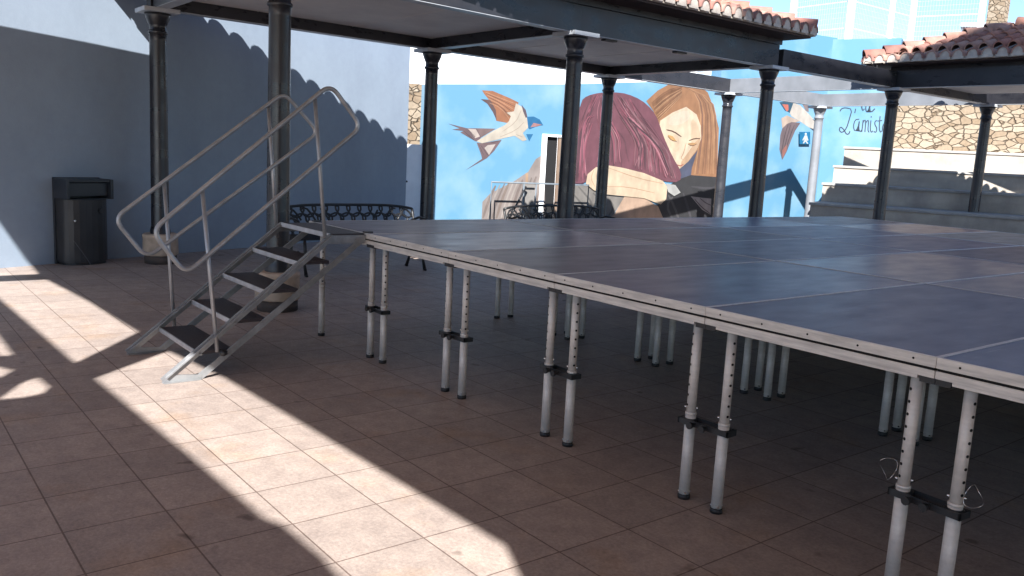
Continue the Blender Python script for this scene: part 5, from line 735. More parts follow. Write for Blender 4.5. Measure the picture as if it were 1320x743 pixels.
  ((150, 88, 102), [(4.652,2.608),(4.652,2.6),(4.658,2.585),(4.668,2.563),(4.683,2.534),(4.721,2.482),(4.783,2.409),(4.868,2.313),(4.976,2.194),(5.056,2.083),(5.108,1.98),(5.132,1.884),(5.127,1.794),(5.124,1.711),(5.123,1.635),(5.123,1.566),(5.124,1.507),(5.125,1.462),(5.128,1.431),(5.132,1.416),(5.144,1.416),(5.148,1.431),(5.151,1.461),(5.154,1.506),(5.156,1.566),(5.159,1.633),(5.163,1.709),(5.167,1.793),(5.172,1.887),(5.147,1.989),(5.093,2.097),(5.01,2.212),(4.899,2.331),(4.813,2.426),(4.751,2.498),(4.711,2.547),(4.694,2.573),(4.68,2.594),(4.67,2.607),(4.662,2.612)]),
  ((162, 116, 124), [(5.226,2.318),(5.251,2.287),(5.307,2.23),(5.393,2.144),(5.51,2.031),(5.599,1.923),(5.662,1.819),(5.697,1.72),(5.706,1.623),(5.715,1.533),(5.724,1.451),(5.732,1.377),(5.741,1.312),(5.748,1.263),(5.755,1.231),(5.762,1.214),(5.778,1.215),(5.783,1.232),(5.783,1.264),(5.781,1.314),(5.777,1.379),(5.772,1.453),(5.765,1.535),(5.757,1.625),(5.747,1.726),(5.708,1.832),(5.64,1.941),(5.545,2.052),(5.424,2.164),(5.333,2.247),(5.271,2.301),(5.237,2.326)]),
  ((150, 88, 102), [(3.75,2.495),(3.736,2.486),(3.713,2.466),(3.68,2.435),(3.636,2.392),(3.596,2.323),(3.562,2.229),(3.532,2.11),(3.508,1.965),(3.49,1.832),(3.48,1.71),(3.477,1.598),(3.48,1.497),(3.484,1.406),(3.487,1.322),(3.49,1.247),(3.492,1.18),(3.495,1.13),(3.498,1.097),(3.501,1.08),(3.512,1.08),(3.515,1.097),(3.517,1.13),(3.518,1.18),(3.518,1.247),(3.518,1.322),(3.517,1.406),(3.515,1.498),(3.512,1.598),(3.515,1.708),(3.526,1.829),(3.543,1.962),(3.566,2.105),(3.594,2.223),(3.625,2.314),(3.661,2.38),(3.7,2.422),(3.73,2.455),(3.75,2.477),(3.757,2.49)]),
  ((104, 68, 80), [(3.901,2.486),(3.889,2.477),(3.868,2.457),(3.838,2.428),(3.797,2.387),(3.764,2.319),(3.74,2.225),(3.725,2.105),(3.717,1.958),(3.714,1.822),(3.716,1.698),(3.723,1.584),(3.734,1.482),(3.745,1.388),(3.755,1.303),(3.764,1.226),(3.773,1.158),(3.779,1.106),(3.785,1.072),(3.789,1.055),(3.795,1.056),(3.795,1.073),(3.793,1.107),(3.788,1.159),(3.782,1.227),(3.774,1.304),(3.765,1.389),(3.755,1.483),(3.744,1.585),(3.738,1.698),(3.736,1.822),(3.738,1.957),(3.745,2.104),(3.76,2.223),(3.782,2.315),(3.812,2.38),(3.85,2.42),(3.879,2.451),(3.897,2.472),(3.905,2.483)]),
  ((186, 112, 130), [(4.213,2.909),(4.203,2.881),(4.188,2.822),(4.167,2.735),(4.142,2.616),(4.141,2.496),(4.166,2.375),(4.217,2.253),(4.292,2.132),(4.344,2.021),(4.373,1.918),(4.38,1.823),(4.365,1.733),(4.352,1.65),(4.342,1.574),(4.335,1.506),(4.33,1.446),(4.327,1.401),(4.327,1.371),(4.33,1.356),(4.343,1.355),(4.35,1.369),(4.356,1.399),(4.364,1.443),(4.373,1.502),(4.383,1.569),(4.396,1.645),(4.41,1.728),(4.427,1.821),(4.42,1.923),(4.389,2.033),(4.334,2.148),(4.258,2.268),(4.208,2.384),(4.182,2.5),(4.179,2.615),(4.201,2.731),(4.216,2.819),(4.225,2.878),(4.226,2.908)]),
  ((122, 78, 90), [(4.98,2.361),(5.034,2.327),(5.145,2.263),(5.314,2.166),(5.542,2.035),(5.729,1.911),(5.876,1.793),(5.98,1.682),(6.043,1.578),(6.104,1.481),(6.163,1.392),(6.22,1.313),(6.274,1.242),(6.316,1.19),(6.344,1.155),(6.361,1.138),(6.368,1.142),(6.358,1.161),(6.333,1.197),(6.294,1.251),(6.241,1.322),(6.186,1.402),(6.129,1.49),(6.068,1.587),(6.004,1.694),(5.896,1.807),(5.747,1.926),(5.556,2.05),(5.326,2.179),(5.156,2.275),(5.043,2.337),(4.985,2.366)]),
  ((122, 78, 90), [(4.276,2.901),(4.27,2.873),(4.261,2.817),(4.247,2.732),(4.23,2.619),(4.234,2.504),(4.261,2.389),(4.309,2.274),(4.38,2.158),(4.43,2.049),(4.461,1.948),(4.472,1.854),(4.462,1.766),(4.454,1.685),(4.447,1.612),(4.441,1.547),(4.437,1.49),(4.434,1.446),(4.433,1.418),(4.433,1.403),(4.439,1.403),(4.442,1.417),(4.446,1.446),(4.451,1.489),(4.457,1.546),(4.464,1.611),(4.472,1.684),(4.481,1.765),(4.491,1.854),(4.48,1.95),(4.449,2.054),(4.397,2.164),(4.327,2.279),(4.278,2.393),(4.251,2.506),(4.245,2.618),(4.261,2.731),(4.272,2.816),(4.279,2.872),(4.282,2.9)]),
  ((104, 68, 80), [(3.831,2.696),(3.821,2.675),(3.804,2.634),(3.78,2.573),(3.749,2.49),(3.719,2.391),(3.69,2.276),(3.661,2.145),(3.634,1.997),(3.619,1.86),(3.618,1.735),(3.629,1.621),(3.653,1.52),(3.673,1.427),(3.69,1.342),(3.703,1.266),(3.712,1.198),(3.72,1.146),(3.726,1.112),(3.731,1.095),(3.737,1.096),(3.738,1.113),(3.735,1.147),(3.73,1.199),(3.722,1.267),(3.711,1.344),(3.695,1.429),(3.676,1.523),(3.652,1.624),(3.642,1.736),(3.644,1.859),(3.658,1.995),(3.684,2.142),(3.712,2.273),(3.74,2.388),(3.768,2.486),(3.797,2.569),(3.819,2.631),(3.832,2.673),(3.837,2.694)]),
  ((122, 78, 90), [(3.739,2.614),(3.728,2.598),(3.711,2.565),(3.687,2.516),(3.655,2.449),(3.625,2.363),(3.597,2.257),(3.57,2.133),(3.545,1.99),(3.532,1.857),(3.532,1.735),(3.543,1.623),(3.566,1.524),(3.586,1.433),(3.603,1.351),(3.617,1.277),(3.627,1.211),(3.635,1.161),(3.642,1.128),(3.648,1.112),(3.659,1.113),(3.66,1.13),(3.658,1.163),(3.653,1.213),(3.646,1.28),(3.635,1.355),(3.62,1.438),(3.601,1.529),(3.579,1.627),(3.568,1.736),(3.569,1.855),(3.581,1.986),(3.605,2.129),(3.63,2.252),(3.656,2.357),(3.683,2.442),(3.712,2.508),(3.732,2.559),(3.745,2.593),(3.749,2.611)]),
  ((150, 88, 102), [(3.961,2.913),(3.942,2.882),(3.908,2.818),(3.858,2.722),(3.792,2.593),(3.744,2.462),(3.714,2.331),(3.702,2.197),(3.709,2.063),(3.712,1.939),(3.714,1.825),(3.712,1.72),(3.708,1.624),(3.706,1.536),(3.707,1.457),(3.709,1.385),(3.715,1.322),(3.719,1.275),(3.723,1.243),(3.727,1.227),(3.734,1.228),(3.736,1.243),(3.736,1.275),(3.734,1.323),(3.731,1.385),(3.73,1.456),(3.731,1.536),(3.734,1.623),(3.739,1.719),(3.741,1.825),(3.74,1.94),(3.736,2.064),(3.728,2.197),(3.739,2.328),(3.767,2.458),(3.813,2.587),(3.876,2.716),(3.923,2.813),(3.954,2.878),(3.968,2.911)]),
  ((150, 88, 102), [(5.184,2.39),(5.223,2.357),(5.303,2.292),(5.425,2.195),(5.588,2.064),(5.72,1.939),(5.818,1.821),(5.883,1.711),(5.915,1.607),(5.945,1.511),(5.974,1.424),(6.001,1.345),(6.026,1.275),(6.045,1.223),(6.059,1.188),(6.067,1.171),(6.073,1.172),(6.068,1.19),(6.057,1.225),(6.04,1.278),(6.016,1.348),(5.99,1.427),(5.962,1.514),(5.932,1.61),(5.9,1.715),(5.833,1.828),(5.733,1.947),(5.6,2.072),(5.435,2.202),(5.312,2.299),(5.23,2.362),(5.188,2.393)]),
  ((104, 68, 80), [(5.311,2.37),(5.345,2.336),(5.416,2.272),(5.525,2.176),(5.672,2.048),(5.791,1.928),(5.882,1.815),(5.944,1.711),(5.978,1.614),(6.009,1.524),(6.036,1.442),(6.06,1.368),(6.081,1.303),(6.098,1.254),(6.11,1.221),(6.119,1.206),(6.13,1.207),(6.129,1.224),(6.122,1.258),(6.109,1.307),(6.091,1.373),(6.069,1.447),(6.043,1.53),(6.012,1.62),(5.977,1.72),(5.912,1.828),(5.818,1.943),(5.696,2.064),(5.546,2.191),(5.434,2.285),(5.358,2.346),(5.319,2.376)]),
  ((104, 68, 80), [(4.983,2.53),(4.986,2.523),(4.994,2.51),(5.007,2.491),(5.024,2.467),(5.052,2.419),(5.09,2.346),(5.138,2.248),(5.198,2.125),(5.239,2.01),(5.262,1.902),(5.267,1.803),(5.254,1.711),(5.241,1.627),(5.227,1.55),(5.214,1.481),(5.2,1.42),(5.191,1.375),(5.185,1.344),(5.184,1.328),(5.19,1.327),(5.195,1.342),(5.204,1.372),(5.216,1.418),(5.231,1.478),(5.246,1.547),(5.261,1.624),(5.275,1.709),(5.289,1.802),(5.284,1.904),(5.26,2.014),(5.218,2.13),(5.158,2.254),(5.108,2.352),(5.069,2.425),(5.04,2.474),(5.02,2.498),(5.005,2.516),(4.995,2.527),(4.988,2.532)]),
  ((186, 112, 130), [(5.1,2.517),(5.108,2.508),(5.127,2.493),(5.155,2.471),(5.194,2.442),(5.27,2.387),(5.384,2.304),(5.536,2.193),(5.729,2.054),(5.888,1.923),(6.014,1.801),(6.105,1.689),(6.163,1.586),(6.217,1.49),(6.268,1.403),(6.315,1.324),(6.357,1.254),(6.39,1.202),(6.413,1.168),(6.426,1.151),(6.435,1.154),(6.428,1.172),(6.409,1.208),(6.379,1.262),(6.339,1.332),(6.294,1.411),(6.245,1.499),(6.192,1.595),(6.134,1.701),(6.04,1.816),(5.912,1.94),(5.751,2.071),(5.557,2.211),(5.403,2.321),(5.288,2.403),(5.211,2.457),(5.17,2.484),(5.139,2.504),(5.118,2.517),(5.106,2.522)]),
  ((162, 116, 124), [(4.831,2.913),(4.857,2.88),(4.913,2.816),(4.997,2.719),(5.111,2.59),(5.244,2.458),(5.399,2.324),(5.574,2.186),(5.77,2.046),(5.929,1.914),(6.048,1.791),(6.127,1.677),(6.166,1.572),(6.205,1.475),(6.243,1.387),(6.279,1.307),(6.315,1.236),(6.342,1.183),(6.361,1.148),(6.371,1.131),(6.377,1.133),(6.37,1.151),(6.354,1.187),(6.328,1.24),(6.294,1.311),(6.259,1.391),(6.223,1.479),(6.185,1.576),(6.145,1.683),(6.064,1.799),(5.943,1.924),(5.784,2.057),(5.587,2.197),(5.411,2.333),(5.257,2.467),(5.123,2.597),(5.008,2.726),(4.922,2.821),(4.865,2.884),(4.835,2.915)]),
  ((140, 92, 104), [(5.281,2.321),(5.324,2.287),(5.415,2.223),(5.554,2.128),(5.741,2.001),(5.899,1.88),(6.028,1.764),(6.127,1.653),(6.197,1.548),(6.263,1.45),(6.322,1.36),(6.375,1.28),(6.423,1.208),(6.46,1.155),(6.486,1.119),(6.503,1.103),(6.517,1.108),(6.51,1.128),(6.491,1.166),(6.459,1.221),(6.414,1.294),(6.363,1.376),(6.306,1.466),(6.241,1.565),(6.169,1.673),(6.066,1.787),(5.932,1.904),(5.769,2.026),(5.578,2.151),(5.436,2.243),(5.34,2.303),(5.291,2.33)]),
  ((104, 68, 80), [(4.343,2.557),(4.339,2.551),(4.333,2.538),(4.326,2.519),(4.316,2.49),(4.331,2.439),(4.37,2.364),(4.433,2.267),(4.52,2.146),(4.591,2.032),(4.646,1.927),(4.685,1.829),(4.708,1.739),(4.728,1.656),(4.745,1.58),(4.76,1.513),(4.772,1.453),(4.781,1.408),(4.788,1.379),(4.793,1.364),(4.8,1.364),(4.799,1.38),(4.795,1.41),(4.788,1.455),(4.778,1.515),(4.765,1.583),(4.748,1.658),(4.729,1.742),(4.706,1.833),(4.667,1.933),(4.611,2.04),(4.539,2.154),(4.451,2.275),(4.388,2.372),(4.349,2.444),(4.333,2.491),(4.341,2.516),(4.346,2.536),(4.349,2.549),(4.349,2.556)]),
  ((90, 62, 72), [(4.908,2.863),(4.925,2.833),(4.962,2.774),(5.018,2.686),(5.094,2.568),(5.179,2.448),(5.274,2.325),(5.38,2.2),(5.496,2.072),(5.586,1.953),(5.652,1.841),(5.693,1.737),(5.708,1.642),(5.722,1.554),(5.734,1.474),(5.745,1.402),(5.754,1.339),(5.761,1.291),(5.766,1.259),(5.769,1.244),(5.773,1.244),(5.772,1.26),(5.769,1.292),(5.764,1.339),(5.756,1.403),(5.746,1.475),(5.735,1.555),(5.722,1.643),(5.706,1.74),(5.665,1.845),(5.599,1.958),(5.507,2.078),(5.391,2.206),(5.285,2.33),(5.189,2.452),(5.103,2.572),(5.027,2.69),(4.969,2.778),(4.931,2.836),(4.911,2.864)]),
  ((140, 92, 104), [(4.706,2.887),(4.734,2.855),(4.793,2.793),(4.882,2.7),(5.002,2.575),(5.141,2.447),(5.299,2.317),(5.476,2.184),(5.674,2.049),(5.834,1.921),(5.956,1.801),(6.04,1.691),(6.084,1.588),(6.128,1.494),(6.17,1.408),(6.209,1.331),(6.247,1.262),(6.276,1.211),(6.296,1.177),(6.307,1.16),(6.311,1.161),(6.303,1.179),(6.285,1.214),(6.258,1.266),(6.222,1.334),(6.183,1.412),(6.142,1.498),(6.099,1.592),(6.054,1.696),(5.969,1.808),(5.846,1.929),(5.684,2.058),(5.487,2.193),(5.309,2.326),(5.151,2.455),(5.012,2.581),(4.891,2.706),(4.8,2.798),(4.74,2.859),(4.709,2.889)]),
  ((90, 62, 72), [(3.941,2.934),(3.924,2.9),(3.892,2.831),(3.845,2.726),(3.783,2.587),(3.731,2.445),(3.687,2.302),(3.653,2.156),(3.628,2.007),(3.609,1.87),(3.598,1.745),(3.593,1.63),(3.595,1.527),(3.596,1.433),(3.597,1.347),(3.599,1.27),(3.599,1.201),(3.601,1.15),(3.602,1.115),(3.604,1.098),(3.609,1.098),(3.611,1.115),(3.612,1.149),(3.613,1.201),(3.614,1.27),(3.614,1.347),(3.614,1.433),(3.613,1.527),(3.612,1.63),(3.617,1.744),(3.628,1.869),(3.646,2.005),(3.671,2.153),(3.704,2.299),(3.747,2.442),(3.798,2.583),(3.858,2.723),(3.903,2.828),(3.933,2.898),(3.946,2.933)]),
  ((150, 88, 102), [(4.574,2.683),(4.587,2.667),(4.616,2.635),(4.66,2.588),(4.72,2.524),(4.81,2.445),(4.93,2.35),(5.082,2.239),(5.265,2.111),(5.412,1.99),(5.523,1.877),(5.597,1.772),(5.635,1.675),(5.671,1.585),(5.706,1.503),(5.74,1.43),(5.772,1.365),(5.797,1.316),(5.814,1.284),(5.824,1.268),(5.828,1.27),(5.822,1.287),(5.808,1.32),(5.785,1.369),(5.754,1.434),(5.722,1.507),(5.687,1.589),(5.652,1.679),(5.614,1.778),(5.539,1.885),(5.426,2),(5.277,2.121),(5.093,2.249),(4.942,2.36),(4.821,2.454),(4.731,2.532),(4.67,2.594),(4.625,2.64),(4.594,2.671),(4.578,2.686)]),
  ((122, 78, 90), [(4.898,2.447),(4.925,2.417),(4.98,2.358),(5.063,2.27),(5.176,2.152),(5.267,2.04),(5.337,1.934),(5.385,1.834),(5.411,1.741),(5.434,1.656),(5.451,1.578),(5.465,1.508),(5.474,1.446),(5.481,1.4),(5.486,1.368),(5.49,1.353),(5.495,1.353),(5.495,1.369),(5.492,1.4),(5.486,1.447),(5.479,1.509),(5.466,1.58),(5.449,1.658),(5.427,1.744),(5.4,1.838),(5.351,1.939),(5.28,2.046),(5.187,2.158),(5.073,2.276),(4.988,2.363),(4.931,2.421),(4.902,2.449)]),
  ((172, 98, 116), [(3.842,2.476),(3.833,2.474),(3.817,2.467),(3.796,2.455),(3.764,2.436),(3.734,2.385),(3.704,2.302),(3.674,2.188),(3.644,2.042),(3.627,1.906),(3.623,1.782),(3.631,1.669),(3.652,1.568),(3.67,1.476),(3.684,1.393),(3.696,1.317),(3.704,1.25),(3.711,1.2),(3.717,1.166),(3.723,1.149),(3.733,1.15),(3.735,1.167),(3.734,1.201),(3.731,1.252),(3.725,1.319),(3.716,1.396),(3.703,1.48),(3.687,1.573),(3.667,1.672),(3.659,1.783),(3.664,1.904),(3.68,2.038),(3.709,2.183),(3.737,2.296),(3.764,2.376),(3.788,2.423),(3.812,2.438),(3.831,2.452),(3.843,2.462),(3.848,2.469)]),
  ((104, 68, 80), [(5.267,2.354),(5.302,2.323),(5.374,2.262),(5.484,2.171),(5.631,2.048),(5.752,1.932),(5.846,1.821),(5.914,1.717),(5.954,1.619),(5.991,1.528),(6.023,1.446),(6.05,1.372),(6.074,1.307),(6.091,1.257),(6.104,1.224),(6.111,1.208),(6.117,1.209),(6.113,1.226),(6.103,1.259),(6.088,1.309),(6.066,1.375),(6.039,1.449),(6.008,1.532),(5.972,1.623),(5.93,1.722),(5.861,1.828),(5.765,1.939),(5.642,2.056),(5.494,2.178),(5.383,2.269),(5.309,2.328),(5.271,2.357)]),
  ((208, 142, 154), [(3.828,2.319),(3.817,2.286),(3.8,2.221),(3.777,2.123),(3.746,1.991),(3.726,1.867),(3.718,1.75),(3.722,1.641),(3.737,1.541),(3.752,1.448),(3.766,1.365),(3.78,1.289),(3.794,1.222),(3.804,1.172),(3.813,1.139),(3.819,1.122),(3.827,1.123),(3.827,1.141),(3.823,1.174),(3.815,1.225),(3.804,1.292),(3.791,1.367),(3.778,1.451),(3.764,1.543),(3.749,1.643),(3.745,1.75),(3.751,1.865),(3.769,1.988),(3.798,2.119),(3.819,2.218),(3.832,2.284),(3.836,2.317)]),
  ((104, 68, 80), [(4.206,2.426),(4.22,2.396),(4.254,2.338),(4.306,2.252),(4.378,2.137),(4.433,2.029),(4.472,1.926),(4.496,1.83),(4.503,1.739),(4.512,1.654),(4.521,1.577),(4.531,1.509),(4.542,1.448),(4.551,1.402),(4.558,1.372),(4.565,1.357),(4.578,1.359),(4.58,1.374),(4.579,1.405),(4.575,1.451),(4.567,1.511),(4.56,1.58),(4.552,1.656),(4.545,1.741),(4.537,1.834),(4.512,1.935),(4.469,2.04),(4.41,2.15),(4.335,2.264),(4.279,2.348),(4.24,2.404),(4.217,2.43)]),
  ((90, 62, 72), [(4.376,2.908),(4.395,2.879),(4.437,2.821),(4.501,2.734),(4.587,2.617),(4.681,2.498),(4.784,2.377),(4.896,2.253),(5.016,2.127),(5.113,2.008),(5.185,1.898),(5.234,1.796),(5.258,1.701),(5.281,1.614),(5.3,1.535),(5.317,1.464),(5.331,1.401),(5.342,1.354),(5.35,1.323),(5.356,1.307),(5.361,1.308),(5.36,1.324),(5.355,1.356),(5.346,1.403),(5.333,1.466),(5.317,1.537),(5.299,1.617),(5.278,1.704),(5.253,1.8),(5.204,1.904),(5.13,2.016),(5.032,2.136),(4.911,2.262),(4.799,2.385),(4.695,2.506),(4.6,2.624),(4.513,2.74),(4.447,2.826),(4.403,2.883),(4.38,2.911)]),
  ((186, 112, 130), [(4.835,2.54),(4.843,2.532),(4.861,2.517),(4.889,2.497),(4.928,2.47),(5.007,2.417),(5.127,2.337),(5.289,2.23),(5.493,2.096),(5.663,1.969),(5.799,1.851),(5.898,1.742),(5.962,1.642),(6.023,1.549),(6.08,1.464),(6.132,1.387),(6.181,1.319),(6.218,1.269),(6.244,1.236),(6.259,1.22),(6.269,1.224),(6.261,1.242),(6.239,1.277),(6.206,1.329),(6.16,1.398),(6.11,1.475),(6.055,1.561),(5.995,1.654),(5.93,1.757),(5.828,1.87),(5.69,1.99),(5.517,2.117),(5.311,2.252),(5.148,2.358),(5.027,2.436),(4.946,2.488),(4.906,2.513),(4.875,2.531),(4.854,2.542),(4.842,2.546)]),
  ((186, 112, 130), [(4.163,2.908),(4.153,2.879),(4.14,2.821),(4.123,2.734),(4.102,2.616),(4.097,2.497),(4.109,2.376),(4.139,2.254),(4.185,2.132),(4.217,2.019),(4.235,1.915),(4.24,1.818),(4.231,1.729),(4.222,1.646),(4.213,1.571),(4.205,1.504),(4.197,1.444),(4.191,1.399),(4.189,1.369),(4.191,1.354),(4.203,1.352),(4.21,1.366),(4.218,1.396),(4.228,1.44),(4.24,1.5),(4.252,1.567),(4.263,1.642),(4.273,1.725),(4.284,1.817),(4.279,1.918),(4.26,2.026),(4.227,2.142),(4.18,2.263),(4.149,2.381),(4.135,2.498),(4.137,2.614),(4.155,2.731),(4.167,2.818),(4.174,2.877),(4.175,2.907)]),
  ((140, 92, 104), [(3.83,2.289),(3.814,2.257),(3.787,2.191),(3.749,2.092),(3.7,1.96),(3.666,1.834),(3.649,1.716),(3.648,1.606),(3.664,1.504),(3.678,1.411),(3.689,1.327),(3.7,1.252),(3.709,1.184),(3.716,1.133),(3.722,1.1),(3.728,1.083),(3.74,1.084),(3.743,1.101),(3.742,1.135),(3.739,1.186),(3.733,1.254),(3.725,1.33),(3.714,1.414),(3.701,1.507),(3.686,1.607),(3.686,1.714),(3.701,1.829),(3.732,1.953),(3.778,2.085),(3.812,2.185),(3.833,2.252),(3.841,2.286)]),
  ((162, 116, 124), [(5.117,2.469),(5.116,2.464),(5.12,2.455),(5.126,2.442),(5.135,2.424),(5.17,2.382),(5.232,2.315),(5.319,2.224),(5.433,2.107),(5.517,1.998),(5.571,1.896),(5.594,1.801),(5.588,1.712),(5.583,1.629),(5.58,1.554),(5.579,1.487),(5.579,1.428),(5.58,1.383),(5.582,1.354),(5.585,1.339),(5.594,1.339),(5.597,1.353),(5.599,1.383),(5.602,1.427),(5.604,1.486),(5.607,1.553),(5.612,1.627),(5.618,1.71),(5.625,1.802),(5.6,1.903),(5.544,2.009),(5.458,2.121),(5.343,2.238),(5.254,2.329),(5.192,2.394),(5.156,2.434),(5.145,2.449),(5.136,2.461),(5.13,2.469),(5.124,2.472)]),
  ((172, 98, 116), [(4.236,2.719),(4.231,2.703),(4.227,2.671),(4.224,2.623),(4.221,2.557),(4.236,2.477),(4.269,2.385),(4.321,2.281),(4.39,2.165),(4.445,2.057),(4.486,1.957),(4.513,1.864),(4.525,1.778),(4.537,1.698),(4.546,1.626),(4.553,1.562),(4.558,1.505),(4.564,1.462),(4.569,1.433),(4.574,1.419),(4.588,1.419),(4.592,1.434),(4.593,1.462),(4.593,1.506),(4.592,1.563),(4.587,1.628),(4.581,1.701),(4.571,1.782),(4.559,1.87),(4.532,1.967),(4.489,2.071),(4.433,2.181),(4.362,2.296),(4.31,2.398),(4.275,2.485),(4.258,2.56),(4.258,2.623),(4.256,2.671),(4.254,2.703),(4.249,2.719)]),
  ((162, 116, 124), [(4.942,2.431),(4.96,2.399),(5.001,2.339),(5.065,2.249),(5.152,2.13),(5.217,2.018),(5.261,1.913),(5.284,1.815),(5.285,1.722),(5.286,1.636),(5.285,1.558),(5.282,1.488),(5.279,1.426),(5.277,1.379),(5.278,1.348),(5.282,1.332),(5.296,1.33),(5.303,1.346),(5.309,1.377),(5.316,1.423),(5.324,1.486),(5.329,1.556),(5.332,1.635),(5.332,1.722),(5.33,1.818),(5.305,1.922),(5.258,2.031),(5.188,2.145),(5.097,2.264),(5.028,2.352),(4.981,2.41),(4.955,2.437)]),
  ((122, 78, 90), [(4.625,2.95),(4.64,2.919),(4.671,2.859),(4.718,2.767),(4.782,2.645),(4.865,2.521),(4.968,2.395),(5.09,2.267),(5.233,2.137),(5.341,2.014),(5.414,1.9),(5.453,1.793),(5.457,1.695),(5.462,1.604),(5.469,1.522),(5.477,1.448),(5.487,1.382),(5.494,1.333),(5.5,1.301),(5.504,1.284),(5.508,1.285),(5.507,1.301),(5.503,1.334),(5.497,1.383),(5.488,1.448),(5.481,1.522),(5.475,1.604),(5.47,1.695),(5.467,1.795),(5.427,1.904),(5.353,2.02),(5.243,2.143),(5.101,2.273),(4.978,2.401),(4.875,2.526),(4.792,2.649),(4.727,2.771),(4.678,2.861),(4.646,2.922),(4.628,2.951)]),
  ((140, 92, 104), [(4.501,2.736),(4.512,2.72),(4.538,2.688),(4.577,2.641),(4.63,2.579),(4.701,2.501),(4.79,2.407),(4.896,2.296),(5.021,2.17),(5.121,2.051),(5.197,1.94),(5.247,1.838),(5.272,1.743),(5.295,1.656),(5.315,1.576),(5.333,1.505),(5.349,1.442),(5.361,1.395),(5.37,1.363),(5.375,1.348),(5.381,1.348),(5.379,1.364),(5.373,1.396),(5.363,1.444),(5.349,1.507),(5.332,1.579),(5.313,1.658),(5.291,1.746),(5.265,1.842),(5.214,1.947),(5.138,2.059),(5.036,2.179),(4.911,2.306),(4.804,2.415),(4.714,2.509),(4.643,2.586),(4.588,2.648),(4.548,2.694),(4.52,2.724),(4.505,2.739)]),
  ((162, 116, 124), [(4.9,2.531),(4.904,2.525),(4.915,2.515),(4.932,2.502),(4.954,2.487),(4.999,2.443),(5.068,2.372),(5.16,2.273),(5.275,2.146),(5.367,2.027),(5.436,1.916),(5.48,1.813),(5.501,1.718),(5.519,1.631),(5.536,1.551),(5.55,1.479),(5.562,1.416),(5.572,1.369),(5.58,1.337),(5.586,1.321),(5.596,1.322),(5.597,1.338),(5.594,1.37),(5.587,1.418),(5.578,1.482),(5.566,1.554),(5.551,1.634),(5.534,1.722),(5.513,1.82),(5.468,1.926),(5.398,2.04),(5.304,2.161),(5.186,2.288),(5.093,2.387),(5.022,2.458),(4.973,2.502),(4.947,2.517),(4.928,2.528),(4.914,2.535),(4.906,2.537)]),
  ((186, 112, 130), [(3.933,2.481),(3.924,2.479),(3.907,2.472),(3.881,2.461),(3.845,2.445),(3.807,2.396),(3.767,2.316),(3.724,2.204),(3.678,2.059),(3.644,1.926),(3.622,1.804),(3.612,1.692),(3.614,1.593),(3.615,1.501),(3.615,1.418),(3.613,1.343),(3.61,1.277),(3.608,1.227),(3.607,1.194),(3.608,1.177),(3.613,1.177),(3.615,1.193),(3.618,1.226),(3.622,1.276),(3.627,1.343),(3.63,1.418),(3.631,1.501),(3.631,1.593),(3.629,1.692),(3.639,1.802),(3.66,1.923),(3.694,2.056),(3.739,2.2),(3.781,2.312),(3.82,2.391),(3.855,2.438),(3.887,2.452),(3.912,2.464),(3.928,2.473),(3.935,2.478)]),
  ((104, 68, 80), [(4.65,2.905),(4.664,2.875),(4.695,2.817),(4.744,2.729),(4.811,2.613),(4.891,2.494),(4.985,2.373),(5.092,2.25),(5.213,2.126),(5.305,2.01),(5.369,1.902),(5.406,1.803),(5.415,1.71),(5.424,1.623),(5.433,1.545),(5.442,1.474),(5.45,1.412),(5.458,1.366),(5.464,1.335),(5.47,1.319),(5.481,1.32),(5.484,1.336),(5.483,1.367),(5.48,1.414),(5.474,1.476),(5.468,1.546),(5.462,1.625),(5.454,1.712),(5.445,1.808),(5.407,1.913),(5.34,2.026),(5.245,2.144),(5.123,2.268),(5.015,2.389),(4.921,2.508),(4.839,2.624),(4.769,2.739),(4.717,2.825),(4.681,2.882),(4.66,2.909)]),
  ((172, 98, 116), [(4.636,2.711),(4.653,2.69),(4.691,2.652),(4.75,2.596),(4.829,2.521),(4.938,2.43),(5.075,2.323),(5.241,2.2),(5.437,2.059),(5.598,1.928),(5.724,1.806),(5.815,1.694),(5.87,1.59),(5.923,1.494),(5.973,1.406),(6.019,1.327),(6.063,1.257),(6.096,1.204),(6.12,1.17),(6.134,1.153),(6.146,1.157),(6.139,1.176),(6.121,1.213),(6.092,1.267),(6.052,1.338),(6.008,1.417),(5.96,1.506),(5.908,1.602),(5.852,1.709),(5.759,1.826),(5.63,1.95),(5.466,2.083),(5.268,2.223),(5.101,2.345),(4.963,2.45),(4.854,2.539),(4.772,2.612),(4.71,2.665),(4.668,2.701),(4.645,2.717)]),
  ((162, 116, 124), [(5.012,2.627),(5.022,2.612),(5.047,2.583),(5.085,2.54),(5.138,2.483),(5.23,2.406),(5.36,2.308),(5.531,2.189),(5.741,2.048),(5.911,1.915),(6.04,1.792),(6.127,1.678),(6.172,1.574),(6.218,1.476),(6.262,1.386),(6.305,1.306),(6.347,1.235),(6.38,1.182),(6.403,1.147),(6.417,1.13),(6.427,1.134),(6.421,1.153),(6.403,1.19),(6.375,1.244),(6.336,1.316),(6.295,1.396),(6.253,1.485),(6.21,1.583),(6.163,1.691),(6.073,1.81),(5.941,1.936),(5.768,2.07),(5.555,2.211),(5.385,2.329),(5.254,2.425),(5.162,2.5),(5.107,2.554),(5.066,2.594),(5.037,2.621),(5.021,2.632)]),
